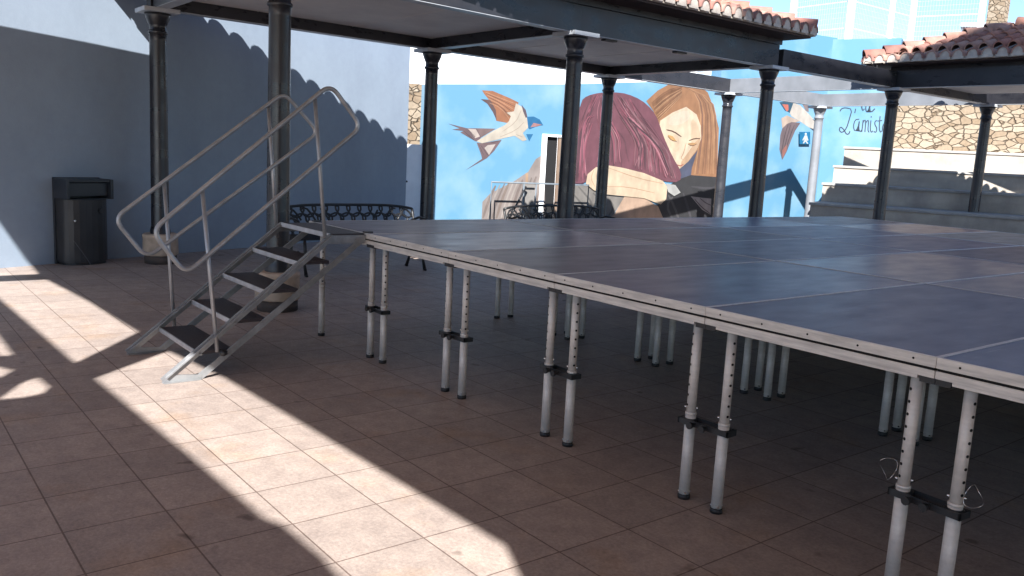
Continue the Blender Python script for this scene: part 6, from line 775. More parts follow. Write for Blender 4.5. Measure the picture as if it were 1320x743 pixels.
  ((186, 112, 130), [(3.829,2.651),(3.813,2.632),(3.785,2.593),(3.743,2.534),(3.688,2.454),(3.652,2.355),(3.636,2.236),(3.639,2.098),(3.662,1.941),(3.679,1.797),(3.691,1.664),(3.697,1.544),(3.697,1.434),(3.699,1.334),(3.704,1.242),(3.712,1.16),(3.722,1.086),(3.731,1.031),(3.737,0.994),(3.742,0.976),(3.751,0.977),(3.751,0.995),(3.749,1.032),(3.744,1.087),(3.736,1.161),(3.73,1.243),(3.726,1.334),(3.725,1.434),(3.725,1.544),(3.72,1.666),(3.708,1.799),(3.691,1.944),(3.667,2.1),(3.663,2.235),(3.677,2.351),(3.71,2.447),(3.762,2.526),(3.801,2.586),(3.826,2.627),(3.836,2.648)]),
  ((172, 98, 116), [(3.899,2.316),(3.884,2.286),(3.859,2.224),(3.823,2.131),(3.777,2.007),(3.743,1.889),(3.723,1.777),(3.716,1.673),(3.722,1.576),(3.728,1.488),(3.735,1.408),(3.741,1.336),(3.748,1.272),(3.754,1.225),(3.76,1.193),(3.766,1.177),(3.778,1.178),(3.781,1.194),(3.781,1.226),(3.779,1.274),(3.775,1.337),(3.771,1.409),(3.766,1.489),(3.76,1.577),(3.754,1.672),(3.76,1.774),(3.779,1.883),(3.809,2),(3.853,2.124),(3.884,2.218),(3.904,2.281),(3.911,2.314)]),
  ((208, 142, 154), [(4.539,2.926),(4.566,2.893),(4.622,2.829),(4.708,2.733),(4.825,2.604),(4.962,2.473),(5.121,2.339),(5.301,2.203),(5.503,2.063),(5.665,1.932),(5.788,1.81),(5.871,1.697),(5.912,1.593),(5.954,1.497),(5.994,1.409),(6.034,1.329),(6.072,1.259),(6.101,1.207),(6.122,1.172),(6.134,1.155),(6.141,1.157),(6.134,1.175),(6.117,1.211),(6.09,1.265),(6.054,1.335),(6.016,1.414),(5.977,1.502),(5.937,1.599),(5.895,1.706),(5.81,1.822),(5.685,1.946),(5.52,2.078),(5.318,2.217),(5.138,2.353),(4.979,2.485),(4.841,2.614),(4.723,2.742),(4.635,2.836),(4.575,2.899),(4.544,2.929)]),
  ((140, 92, 104), [(4.076,2.917),(4.071,2.888),(4.063,2.829),(4.051,2.741),(4.036,2.622),(4.039,2.503),(4.058,2.382),(4.096,2.26),(4.15,2.137),(4.189,2.022),(4.214,1.915),(4.223,1.816),(4.217,1.725),(4.211,1.642),(4.205,1.566),(4.199,1.498),(4.192,1.437),(4.188,1.392),(4.186,1.362),(4.185,1.347),(4.19,1.346),(4.193,1.361),(4.198,1.391),(4.204,1.436),(4.212,1.496),(4.219,1.565),(4.226,1.641),(4.233,1.724),(4.239,1.816),(4.23,1.917),(4.205,2.025),(4.165,2.141),(4.111,2.264),(4.073,2.384),(4.053,2.504),(4.05,2.622),(4.063,2.74),(4.073,2.828),(4.079,2.887),(4.081,2.917)]),
  ((104, 68, 80), [(4.922,2.59),(4.927,2.578),(4.941,2.556),(4.964,2.524),(4.994,2.481),(5.034,2.419),(5.083,2.339),(5.142,2.24),(5.21,2.122),(5.262,2.012),(5.296,1.908),(5.314,1.813),(5.315,1.724),(5.315,1.642),(5.312,1.568),(5.308,1.502),(5.303,1.443),(5.299,1.399),(5.297,1.37),(5.299,1.355),(5.307,1.354),(5.312,1.368),(5.317,1.397),(5.324,1.441),(5.332,1.5),(5.338,1.567),(5.342,1.641),(5.344,1.724),(5.343,1.814),(5.325,1.913),(5.29,2.019),(5.237,2.131),(5.167,2.25),(5.107,2.349),(5.056,2.429),(5.015,2.49),(4.982,2.532),(4.957,2.564),(4.939,2.584),(4.929,2.593)]),
  ((162, 116, 124), [(4.615,2.965),(4.646,2.931),(4.713,2.864),(4.814,2.765),(4.951,2.633),(5.1,2.497),(5.26,2.357),(5.431,2.214),(5.615,2.067),(5.768,1.93),(5.891,1.803),(5.983,1.686),(6.045,1.579),(6.102,1.48),(6.155,1.389),(6.203,1.307),(6.245,1.235),(6.279,1.18),(6.302,1.144),(6.316,1.127),(6.326,1.13),(6.32,1.15),(6.301,1.188),(6.272,1.243),(6.232,1.317),(6.187,1.4),(6.136,1.491),(6.08,1.591),(6.018,1.7),(5.923,1.82),(5.798,1.95),(5.643,2.088),(5.458,2.234),(5.286,2.376),(5.124,2.514),(4.974,2.649),(4.835,2.779),(4.73,2.876),(4.66,2.94),(4.623,2.97)]),
  ((150, 88, 102), [(4.889,2.602),(4.898,2.588),(4.92,2.563),(4.955,2.526),(5.002,2.476),(5.082,2.405),(5.194,2.312),(5.34,2.196),(5.519,2.058),(5.663,1.928),(5.774,1.808),(5.85,1.697),(5.891,1.594),(5.931,1.499),(5.969,1.412),(6.006,1.334),(6.039,1.265),(6.066,1.213),(6.085,1.179),(6.097,1.162),(6.108,1.165),(6.104,1.184),(6.091,1.22),(6.068,1.272),(6.038,1.342),(6.005,1.421),(5.969,1.508),(5.93,1.603),(5.888,1.709),(5.809,1.825),(5.696,1.949),(5.548,2.08),(5.367,2.218),(5.221,2.333),(5.108,2.424),(5.027,2.493),(4.977,2.54),(4.939,2.575),(4.913,2.598),(4.898,2.608)]),
  ((172, 98, 116), [(3.887,2.912),(3.868,2.877),(3.834,2.805),(3.785,2.697),(3.72,2.552),(3.672,2.406),(3.641,2.257),(3.628,2.106),(3.631,1.953),(3.633,1.811),(3.633,1.682),(3.631,1.564),(3.628,1.457),(3.626,1.359),(3.627,1.27),(3.63,1.19),(3.634,1.118),(3.639,1.065),(3.642,1.029),(3.646,1.011),(3.653,1.011),(3.654,1.029),(3.654,1.065),(3.652,1.118),(3.65,1.19),(3.649,1.27),(3.649,1.359),(3.652,1.456),(3.656,1.563),(3.658,1.682),(3.658,1.812),(3.656,1.953),(3.651,2.105),(3.664,2.255),(3.693,2.402),(3.739,2.548),(3.802,2.692),(3.849,2.801),(3.879,2.874),(3.893,2.911)]),
  ((122, 78, 90), [(5.235,2.55),(5.239,2.539),(5.25,2.52),(5.268,2.492),(5.294,2.454),(5.337,2.394),(5.4,2.312),(5.481,2.206),(5.582,2.079),(5.658,1.959),(5.709,1.848),(5.736,1.745),(5.739,1.649),(5.741,1.561),(5.743,1.481),(5.744,1.409),(5.745,1.346),(5.747,1.298),(5.748,1.266),(5.751,1.25),(5.759,1.25),(5.762,1.266),(5.764,1.297),(5.766,1.345),(5.767,1.409),(5.768,1.481),(5.768,1.561),(5.766,1.649),(5.764,1.747),(5.737,1.854),(5.684,1.968),(5.606,2.089),(5.504,2.218),(5.422,2.322),(5.358,2.404),(5.313,2.463),(5.286,2.499),(5.265,2.527),(5.251,2.545),(5.242,2.553)]),
  ((140, 92, 104), [(4.955,2.871),(4.985,2.84),(5.046,2.78),(5.14,2.689),(5.265,2.567),(5.395,2.442),(5.53,2.314),(5.67,2.183),(5.814,2.048),(5.937,1.922),(6.037,1.805),(6.114,1.696),(6.168,1.596),(6.216,1.505),(6.259,1.421),(6.295,1.346),(6.326,1.279),(6.349,1.229),(6.365,1.196),(6.374,1.179),(6.379,1.181),(6.373,1.198),(6.36,1.232),(6.338,1.282),(6.309,1.35),(6.274,1.425),(6.232,1.509),(6.184,1.601),(6.13,1.702),(6.052,1.812),(5.951,1.93),(5.828,2.057),(5.683,2.191),(5.542,2.322),(5.407,2.45),(5.276,2.574),(5.149,2.695),(5.055,2.785),(4.991,2.844),(4.959,2.873)]),
  ((162, 116, 124), [(4.637,2.52),(4.639,2.516),(4.644,2.509),(4.653,2.498),(4.665,2.483),(4.702,2.443),(4.764,2.378),(4.851,2.286),(4.964,2.167),(5.049,2.056),(5.106,1.951),(5.135,1.854),(5.136,1.763),(5.138,1.68),(5.14,1.604),(5.143,1.536),(5.146,1.476),(5.149,1.432),(5.151,1.402),(5.154,1.387),(5.159,1.387),(5.16,1.402),(5.16,1.432),(5.16,1.476),(5.158,1.536),(5.156,1.604),(5.155,1.68),(5.154,1.763),(5.154,1.855),(5.124,1.956),(5.066,2.062),(4.979,2.175),(4.865,2.294),(4.777,2.386),(4.714,2.451),(4.677,2.49),(4.664,2.504),(4.653,2.514),(4.646,2.52),(4.642,2.523)]),
  ((140, 92, 104), [(3.83,2.887),(3.814,2.857),(3.789,2.794),(3.753,2.701),(3.707,2.575),(3.671,2.447),(3.646,2.317),(3.631,2.186),(3.628,2.053),(3.628,1.93),(3.633,1.816),(3.642,1.712),(3.654,1.617),(3.666,1.531),(3.678,1.453),(3.689,1.383),(3.7,1.321),(3.708,1.275),(3.716,1.244),(3.722,1.229),(3.735,1.23),(3.737,1.246),(3.735,1.277),(3.731,1.324),(3.724,1.386),(3.716,1.456),(3.706,1.535),(3.696,1.621),(3.684,1.714),(3.676,1.817),(3.671,1.93),(3.67,2.053),(3.673,2.184),(3.685,2.314),(3.708,2.442),(3.74,2.568),(3.783,2.694),(3.815,2.789),(3.834,2.852),(3.841,2.885)]),
  ((208, 142, 154), [(4.889,2.502),(4.895,2.497),(4.909,2.49),(4.931,2.482),(4.957,2.473),(5.021,2.432),(5.122,2.358),(5.26,2.251),(5.437,2.11),(5.587,1.979),(5.71,1.856),(5.807,1.744),(5.876,1.641),(5.94,1.545),(5.998,1.458),(6.049,1.38),(6.094,1.31),(6.129,1.258),(6.154,1.223),(6.169,1.207),(6.18,1.211),(6.174,1.23),(6.155,1.267),(6.124,1.32),(6.082,1.392),(6.033,1.471),(5.977,1.56),(5.915,1.656),(5.845,1.761),(5.746,1.877),(5.621,2.001),(5.468,2.134),(5.29,2.275),(5.149,2.382),(5.045,2.455),(4.976,2.496),(4.942,2.505),(4.918,2.51),(4.902,2.512),(4.893,2.511)]),
  ((90, 62, 72), [(4.85,2.51),(4.853,2.503),(4.862,2.491),(4.879,2.475),(4.903,2.453),(4.976,2.403),(5.099,2.326),(5.274,2.22),(5.501,2.085),(5.686,1.958),(5.829,1.839),(5.929,1.73),(5.986,1.628),(6.043,1.534),(6.097,1.447),(6.151,1.37),(6.202,1.301),(6.241,1.25),(6.268,1.217),(6.285,1.201),(6.297,1.206),(6.289,1.225),(6.267,1.261),(6.233,1.314),(6.185,1.384),(6.136,1.462),(6.083,1.548),(6.029,1.643),(5.97,1.748),(5.866,1.863),(5.719,1.985),(5.53,2.113),(5.301,2.248),(5.125,2.353),(5.001,2.428),(4.927,2.475),(4.903,2.493),(4.883,2.507),(4.869,2.515),(4.859,2.517)]),
  ((90, 62, 72), [(4.742,2.535),(4.742,2.532),(4.745,2.527),(4.751,2.52),(4.759,2.511),(4.796,2.472),(4.865,2.403),(4.964,2.305),(5.094,2.175),(5.194,2.054),(5.262,1.94),(5.299,1.835),(5.304,1.738),(5.311,1.648),(5.318,1.566),(5.326,1.493),(5.334,1.428),(5.341,1.379),(5.346,1.347),(5.35,1.331),(5.355,1.331),(5.355,1.347),(5.353,1.38),(5.348,1.429),(5.341,1.494),(5.334,1.567),(5.328,1.648),(5.323,1.738),(5.317,1.838),(5.28,1.946),(5.21,2.061),(5.109,2.184),(4.978,2.314),(4.878,2.412),(4.809,2.48),(4.77,2.518),(4.762,2.526),(4.755,2.532),(4.75,2.536),(4.746,2.537)]),
  ((140, 92, 104), [(5.182,2.557),(5.189,2.544),(5.207,2.518),(5.234,2.479),(5.272,2.427),(5.346,2.355),(5.457,2.262),(5.606,2.149),(5.793,2.015),(5.94,1.889),(6.047,1.771),(6.112,1.661),(6.136,1.56),(6.161,1.466),(6.187,1.381),(6.214,1.304),(6.242,1.236),(6.263,1.185),(6.278,1.152),(6.287,1.135),(6.294,1.136),(6.29,1.154),(6.278,1.188),(6.26,1.24),(6.234,1.308),(6.209,1.384),(6.184,1.47),(6.16,1.563),(6.136,1.667),(6.068,1.78),(5.96,1.901),(5.811,2.029),(5.622,2.163),(5.473,2.275),(5.362,2.366),(5.288,2.436),(5.249,2.486),(5.22,2.524),(5.2,2.548),(5.188,2.56)]),
  ((186, 112, 130), [(3.823,2.453),(3.811,2.447),(3.791,2.433),(3.761,2.412),(3.72,2.382),(3.686,2.323),(3.66,2.235),(3.641,2.118),(3.63,1.973),(3.623,1.839),(3.622,1.715),(3.626,1.603),(3.635,1.501),(3.643,1.409),(3.651,1.324),(3.658,1.248),(3.665,1.181),(3.67,1.13),(3.675,1.096),(3.678,1.079),(3.685,1.079),(3.686,1.096),(3.684,1.13),(3.681,1.181),(3.677,1.249),(3.671,1.325),(3.664,1.41),(3.657,1.503),(3.648,1.604),(3.645,1.715),(3.646,1.838),(3.652,1.972),(3.663,2.117),(3.681,2.232),(3.705,2.318),(3.735,2.374),(3.772,2.402),(3.8,2.424),(3.819,2.44),(3.827,2.449)]),
  ((150, 88, 102), [(3.894,2.87),(3.875,2.837),(3.841,2.769),(3.791,2.668),(3.726,2.533),(3.664,2.395),(3.604,2.255),(3.547,2.112),(3.492,1.967),(3.452,1.833),(3.426,1.71),(3.414,1.597),(3.417,1.497),(3.418,1.406),(3.418,1.323),(3.415,1.248),(3.411,1.181),(3.409,1.131),(3.409,1.098),(3.411,1.081),(3.421,1.08),(3.426,1.096),(3.431,1.129),(3.437,1.179),(3.444,1.246),(3.448,1.322),(3.451,1.405),(3.451,1.497),(3.449,1.596),(3.461,1.706),(3.486,1.827),(3.526,1.96),(3.579,2.104),(3.635,2.247),(3.693,2.387),(3.753,2.525),(3.815,2.661),(3.861,2.763),(3.891,2.832),(3.904,2.867)]),
  ((208, 142, 154), [(4.134,2.929),(4.136,2.902),(4.142,2.847),(4.153,2.765),(4.168,2.655),(4.206,2.544),(4.269,2.432),(4.357,2.32),(4.468,2.207),(4.554,2.102),(4.616,2.003),(4.653,1.911),(4.665,1.825),(4.678,1.745),(4.69,1.673),(4.703,1.609),(4.716,1.553),(4.726,1.51),(4.733,1.482),(4.738,1.468),(4.744,1.469),(4.744,1.483),(4.739,1.512),(4.732,1.554),(4.721,1.611),(4.709,1.675),(4.698,1.747),(4.686,1.826),(4.674,1.914),(4.636,2.01),(4.573,2.111),(4.485,2.218),(4.374,2.33),(4.287,2.44),(4.224,2.549),(4.185,2.658),(4.168,2.767),(4.156,2.849),(4.146,2.903),(4.14,2.93)]),
  ((250, 224, 192), [(3.856,1.163),(4.073,1.328),(4.417,1.384),(4.836,1.342),(5.453,1.243),(6.033,1.078),(6.187,0.942),(6.179,0.639),(6.026,0.51),(5.509,0.651),(4.894,0.687),(4.415,0.715),(4.057,0.803),(3.827,0.949)]),
  ((222, 184, 150), [(4.4,0.888),(4.548,0.889),(4.845,0.896),(5.194,0.868),(5.601,0.806),(5.808,0.777),(5.81,0.787),(5.604,0.823),(5.197,0.888),(4.844,0.915),(4.546,0.906),(4.399,0.898)]),
  ((222, 184, 150), [(4.014,1.266),(3.993,1.219),(3.955,1.121),(3.971,1.022),(4.038,0.928),(4.074,0.882),(4.085,0.887),(4.055,0.935),(3.993,1.028),(3.978,1.119),(4.012,1.213),(4.026,1.263)]),
  ((222, 184, 150), [(4.129,1.279),(4.114,1.229),(4.092,1.127),(4.115,1.021),(4.184,0.914),(4.221,0.862),(4.232,0.867),(4.202,0.921),(4.137,1.026),(4.115,1.126),(4.134,1.226),(4.14,1.277)]),
  ((222, 184, 150), [(4.42,1.322),(4.63,1.267),(5.06,1.159),(5.466,1.08),(5.846,1.03),(6.039,1.008),(6.04,1.018),(5.848,1.047),(5.47,1.099),(5.065,1.178),(4.636,1.282),(4.424,1.332)]),
  ((210, 210, 206), [(6.141,1.016),(6.427,0.989),(6.608,0.811),(6.422,0.72),(6.219,0.817)]),
 ],
 'painted_fair_haired_woman': [
  ((188, 136, 98), [(5.386,2.913),(5.698,3.177),(5.994,3.336),(6.432,3.382),(7.018,3.357),(7.229,3.25),(7.474,2.867),(7.675,2.424),(7.765,1.193),(6.902,1.191),(6.517,1.365),(6.068,1.984),(5.818,2.289),(5.623,2.69)]),
  ((210, 160, 120), [(6.465,3.331),(6.573,3.287),(6.79,3.206),(6.948,3.012),(7.048,2.699),(7.078,2.226),(7.037,1.592),(7.021,1.272),(7.036,1.271),(7.063,1.59),(7.11,2.226),(7.082,2.703),(6.979,3.022),(6.812,3.224),(6.585,3.305),(6.472,3.341)]),
  ((210, 160, 120), [(6.467,3.333),(6.577,3.29),(6.801,3.208),(6.962,3.013),(7.063,2.7),(7.094,2.227),(7.055,1.592),(7.037,1.273),(7.047,1.272),(7.072,1.591),(7.115,2.226),(7.085,2.702),(6.983,3.019),(6.815,3.22),(6.585,3.302),(6.471,3.34)]),
  ((156, 110, 80), [(6.467,3.333),(6.583,3.29),(6.816,3.207),(6.983,3.012),(7.085,2.7),(7.119,2.228),(7.084,1.593),(7.069,1.274),(7.078,1.273),(7.099,1.592),(7.137,2.228),(7.105,2.702),(7.002,3.017),(6.828,3.217),(6.589,3.3),(6.471,3.339)]),
  ((172, 124, 94), [(6.465,3.331),(6.584,3.286),(6.822,3.201),(6.991,3.008),(7.092,2.7),(7.129,2.229),(7.099,1.594),(7.087,1.275),(7.103,1.274),(7.126,1.593),(7.162,2.229),(7.127,2.703),(7.023,3.019),(6.844,3.22),(6.595,3.304),(6.472,3.342)]),
  ((172, 124, 94), [(6.467,3.333),(6.587,3.289),(6.828,3.205),(7,3.01),(7.102,2.701),(7.138,2.229),(7.107,1.594),(7.094,1.275),(7.104,1.274),(7.123,1.593),(7.158,2.229),(7.123,2.703),(7.019,3.016),(6.841,3.216),(6.593,3.3),(6.471,3.339)]),
  ((146, 106, 92), [(6.466,3.332),(6.588,3.287),(6.835,3.201),(7.008,3.008),(7.11,2.7),(7.148,2.23),(7.121,1.595),(7.111,1.275),(7.125,1.275),(7.144,1.594),(7.176,2.23),(7.14,2.703),(7.035,3.017),(6.853,3.217),(6.598,3.302),(6.472,3.341)]),
  ((146, 106, 92), [(6.467,3.334),(6.596,3.289),(6.855,3.202),(7.036,3.008),(7.139,2.701),(7.18,2.231),(7.158,1.596),(7.149,1.276),(7.156,1.276),(7.171,1.596),(7.196,2.231),(7.156,2.703),(7.052,3.013),(6.865,3.212),(6.601,3.298),(6.47,3.339)]),
  ((198, 146, 106), [(6.465,3.33),(6.595,3.283),(6.856,3.195),(7.036,3.003),(7.139,2.7),(7.182,2.232),(7.164,1.597),(7.159,1.277),(7.177,1.276),(7.194,1.596),(7.219,2.232),(7.178,2.704),(7.072,3.016),(6.879,3.217),(6.607,3.303),(6.472,3.342)]),
  ((172, 124, 94), [(6.468,3.334),(6.605,3.289),(6.882,3.2),(7.073,3.005),(7.178,2.702),(7.224,2.234),(7.21,1.598),(7.204,1.278),(7.209,1.278),(7.219,1.598),(7.235,2.234),(7.19,2.703),(7.085,3.009),(6.889,3.207),(6.609,3.296),(6.47,3.338)]),
  ((198, 146, 106), [(6.466,3.331),(6.604,3.282),(6.882,3.192),(7.071,3.001),(7.175,2.701),(7.223,2.234),(7.213,1.599),(7.212,1.279),(7.23,1.278),(7.242,1.598),(7.258,2.234),(7.212,2.705),(7.106,3.013),(6.903,3.213),(6.615,3.302),(6.472,3.342)]),
  ((172, 124, 94), [(6.467,3.333),(6.607,3.286),(6.891,3.195),(7.084,3.002),(7.189,2.702),(7.237,2.235),(7.228,1.599),(7.227,1.279),(7.238,1.279),(7.247,1.599),(7.26,2.235),(7.213,2.704),(7.107,3.01),(6.905,3.209),(6.614,3.298),(6.471,3.34)]),
  ((172, 124, 94), [(6.467,3.334),(6.613,3.287),(6.907,3.195),(7.107,3.002),(7.212,2.702),(7.263,2.236),(7.258,1.6),(7.258,1.28),(7.265,1.28),(7.271,1.6),(7.279,2.236),(7.229,2.704),(7.122,3.007),(6.917,3.205),(6.618,3.296),(6.47,3.339)]),
  ((156, 110, 80), [(6.466,3.331),(6.613,3.282),(6.91,3.189),(7.11,2.998),(7.214,2.701),(7.267,2.236),(7.267,1.601),(7.271,1.281),(7.287,1.28),(7.294,1.6),(7.3,2.237),(7.25,2.706),(7.142,3.009),(6.93,3.209),(6.623,3.3),(6.472,3.342)]),
  ((172, 124, 94), [(6.466,3.332),(6.616,3.283),(6.919,3.189),(7.122,2.998),(7.228,2.702),(7.282,2.237),(7.284,1.602),(7.288,1.281),(7.302,1.281),(7.307,1.601),(7.31,2.238),(7.258,2.705),(7.15,3.008),(6.936,3.206),(6.625,3.298),(6.471,3.341)]),
  ((172, 124, 94), [(6.466,3.332),(6.622,3.282),(6.936,3.187),(7.146,2.995),(7.251,2.702),(7.309,2.238),(7.317,1.603),(7.324,1.282),(7.338,1.282),(7.34,1.602),(7.338,2.239),(7.282,2.706),(7.173,3.006),(6.953,3.204),(6.631,3.298),(6.471,3.341)]),
  ((156, 110, 80), [(6.466,3.331),(6.624,3.281),(6.942,3.186),(7.153,2.995),(7.259,2.702),(7.317,2.239),(7.327,1.603),(7.335,1.283),(7.35,1.282),(7.351,1.603),(7.347,2.24),(7.29,2.706),(7.181,3.005),(6.959,3.204),(6.632,3.298),(6.471,3.341)]),
  ((146, 106, 92), [(6.467,3.334),(6.63,3.284),(6.96,3.188),(7.178,2.995),(7.286,2.703),(7.347,2.24),(7.36,1.604),(7.369,1.284),(7.377,1.284),(7.374,1.604),(7.363,2.241),(7.304,2.706),(7.194,3.002),(6.969,3.198),(6.635,3.294),(6.47,3.339)]),
  ((198, 146, 106), [(6.467,3.333),(6.632,3.283),(6.967,3.185),(7.188,2.993),(7.296,2.703),(7.358,2.241),(7.375,1.605),(7.386,1.284),(7.396,1.284),(7.392,1.605),(7.379,2.242),(7.318,2.706),(7.208,3.001),(6.979,3.198),(6.639,3.294),(6.471,3.34)]),
  ((172, 124, 94), [(6.467,3.332),(6.635,3.281),(6.977,3.182),(7.201,2.991),(7.308,2.703),(7.374,2.242),(7.395,1.606),(7.408,1.285),(7.421,1.285),(7.416,1.606),(7.4,2.243),(7.337,2.707),(7.226,3.001),(6.992,3.198),(6.643,3.295),(6.471,3.341)]),
  ((210, 160, 120), [(6.468,3.334),(6.64,3.284),(6.988,3.185),(7.218,2.993),(7.326,2.704),(7.392,2.243),(7.415,1.607),(7.428,1.286),(7.434,1.286),(7.425,1.606),(7.405,2.243),(7.34,2.706),(7.23,2.998),(6.996,3.193),(6.644,3.291),(6.47,3.338)]),
  ((210, 160, 120), [(6.467,3.332),(6.642,3.28),(6.998,3.179),(7.229,2.988),(7.337,2.703),(7.406,2.244),(7.434,1.608),(7.452,1.287),(7.465,1.287),(7.457,1.608),(7.433,2.245),(7.366,2.707),(7.255,2.999),(7.012,3.196),(6.65,3.295),(6.471,3.341)]),
  ((172, 124, 94), [(6.466,3.33),(6.644,3.276),(7.004,3.175),(7.236,2.986),(7.344,2.703),(7.415,2.244),(7.447,1.608),(7.467,1.287),(7.485,1.287),(7.477,1.608),(7.452,2.246),(7.383,2.708),(7.271,3),(7.023,3.198),(6.654,3.297),(6.472,3.342)]),
  ((156, 110, 80), [(6.468,3.334),(6.652,3.283),(7.026,3.18),(7.268,2.989),(7.378,2.705),(7.452,2.246),(7.487,1.609),(7.506,1.288),(7.512,1.288),(7.497,1.609),(7.464,2.247),(7.392,2.707),(7.28,2.994),(7.032,3.188),(6.655,3.29),(6.47,3.338)]),
  ((172, 124, 94), [(6.466,3.33),(6.654,3.275),(7.036,3.17),(7.28,2.981),(7.389,2.703),(7.466,2.247),(7.509,1.611),(7.535,1.29),(7.554,1.29),(7.54,1.611),(7.503,2.249),(7.429,2.709),(7.315,2.997),(7.055,3.194),(6.664,3.296),(6.472,3.343)]),
  ((210, 160, 120), [(6.467,3.333),(6.656,3.28),(7.039,3.176),(7.286,2.985),(7.396,2.705),(7.472,2.247),(7.513,1.611),(7.536,1.289),(7.546,1.289),(7.529,1.611),(7.492,2.248),(7.417,2.708),(7.304,2.993),(7.049,3.188),(6.661,3.291),(6.47,3.34)]),
  ((198, 146, 106), [(6.467,3.333),(6.663,3.278),(7.059,3.172),(7.313,2.982),(7.424,2.705),(7.505,2.249),(7.553,1.612),(7.581,1.291),(7.592,1.291),(7.572,1.613),(7.527,2.25),(7.448,2.708),(7.334,2.992),(7.071,3.187),(6.669,3.291),(6.471,3.34)]),
  ((198, 146, 106), [(6.468,3.334),(6.667,3.28),(7.071,3.174),(7.33,2.983),(7.442,2.706),(7.524,2.25),(7.575,1.613),(7.603,1.292),(7.609,1.292),(7.586,1.613),(7.538,2.251),(7.457,2.708),(7.343,2.989),(7.078,3.182),(6.67,3.288),(6.47,3.339)]),
  ((210, 160, 120), [(6.467,3.332),(6.667,3.277),(7.072,3.17),(7.331,2.98),(7.442,2.705),(7.525,2.25),(7.579,1.613),(7.608,1.292),(7.62,1.292),(7.598,1.614),(7.549,2.251),(7.467,2.709),(7.353,2.99),(7.084,3.185),(6.673,3.291),(6.471,3.34)]),
  ((210, 160, 120), [(6.467,3.332),(6.67,3.276),(7.083,3.167),(7.345,2.978),(7.456,2.705),(7.542,2.251),(7.599,1.614),(7.632,1.293),(7.645,1.293),(7.622,1.615),(7.569,2.253),(7.486,2.709),(7.37,2.99),(7.097,3.185),(6.677,3.291),(6.471,3.341)]),
  ((156, 110, 80), [(6.468,3.334),(6.676,3.28),(7.099,3.171),(7.368,2.98),(7.481,2.706),(7.568,2.252),(7.629,1.615),(7.661,1.294),(7.666,1.294),(7.638,1.615),(7.58,2.253),(7.494,2.708),(7.379,2.985),(7.105,3.178),(6.679,3.286),(6.47,3.338)]),
  ((172, 124, 94), [(6.467,3.333),(6.679,3.276),(7.109,3.166),(7.381,2.977),(7.494,2.706),(7.584,2.253),(7.649,1.616),(7.685,1.294),(7.695,1.295),(7.667,1.617),(7.605,2.255),(7.516,2.709),(7.4,2.986),(7.119,3.18),(6.684,3.288),(6.47,3.34)]),
  ((146, 106, 92), [(6.467,3.332),(6.684,3.274),(7.126,3.162),(7.404,2.973),(7.517,2.706),(7.61,2.255),(7.683,1.617),(7.722,1.296),(7.736,1.296),(7.705,1.618),(7.637,2.257),(7.545,2.71),(7.428,2.985),(7.139,3.179),(6.691,3.289),(6.471,3.341)]),
  ((210, 160, 120), [(6.467,3.332),(6.688,3.275),(7.137,3.162),(7.42,2.973),(7.533,2.706),(7.629,2.256),(7.705,1.618),(7.746,1.296),(7.757,1.297),(7.724,1.619),(7.652,2.257),(7.558,2.71),(7.441,2.983),(7.148,3.176),(6.694,3.288),(6.471,3.34)]),
  ((210, 160, 120), [(6.468,3.334),(6.689,3.278),(7.138,3.165),(7.422,2.975),(7.537,2.707),(7.631,2.256),(7.706,1.618),(7.745,1.296),(7.751,1.297),(7.717,1.619),(7.644,2.257),(7.55,2.709),(7.434,2.981),(7.144,3.173),(6.692,3.285),(6.47,3.338)]),
  ((156, 110, 80), [(6.402,3.345),(6.285,3.312),(6.053,3.241),(5.836,3.123),(5.636,2.962),(5.539,2.88),(5.547,2.873),(5.65,2.951),(5.852,3.109),(6.065,3.224),(6.293,3.297),(6.407,3.336)]),
  ((172, 122, 88), [(6.403,3.333),(6.286,3.295),(6.056,3.216),(5.842,3.097),(5.646,2.939),(5.552,2.859),(5.56,2.852),(5.661,2.927),(5.858,3.082),(6.068,3.2),(6.295,3.28),(6.408,3.324)]),
  ((156, 110, 80), [(6.404,3.32),(6.288,3.278),(6.058,3.19),(5.848,3.069),(5.657,2.915),(5.565,2.837),(5.573,2.83),(5.671,2.904),(5.862,3.056),(6.07,3.176),(6.296,3.265),(6.41,3.312)]),
  ((156, 110, 80), [(6.406,3.306),(6.29,3.26),(6.062,3.165),(5.854,3.041),(5.669,2.891),(5.578,2.814),(5.585,2.809),(5.68,2.882),(5.867,3.03),(6.072,3.152),(6.298,3.249),(6.411,3.3)]),
  ((172, 122, 88), [(6.408,3.293),(6.292,3.242),(6.065,3.139),(5.861,3.013),(5.68,2.866),(5.592,2.792),(5.598,2.788),(5.69,2.859),(5.871,3.004),(6.074,3.128),(6.299,3.233),(6.412,3.288)]),
  ((216, 166, 126), [(6.408,3.281),(6.293,3.227),(6.066,3.115),(5.865,2.987),(5.69,2.843),(5.604,2.771),(5.611,2.766),(5.701,2.835),(5.878,2.976),(6.077,3.103),(6.302,3.216),(6.414,3.275)]),
  ((156, 110, 80), [(6.409,3.27),(6.293,3.212),(6.067,3.092),(5.868,2.961),(5.698,2.821),(5.616,2.75),(5.626,2.743),(5.714,2.81),(5.886,2.947),(6.082,3.076),(6.305,3.198),(6.416,3.261)]),
  ((156, 110, 80), [(6.41,3.256),(6.295,3.194),(6.07,3.066),(5.875,2.933),(5.71,2.797),(5.63,2.728),(5.638,2.722),(5.723,2.787),(5.89,2.921),(6.084,3.052),(6.307,3.182),(6.417,3.249)]),
  ((216, 166, 126), [(6.412,3.244),(6.297,3.177),(6.073,3.041),(5.88,2.906),(5.72,2.773),(5.643,2.706),(5.651,2.7),(5.734,2.763),(5.895,2.894),(6.086,3.028),(6.309,3.166),(6.419,3.237)]),
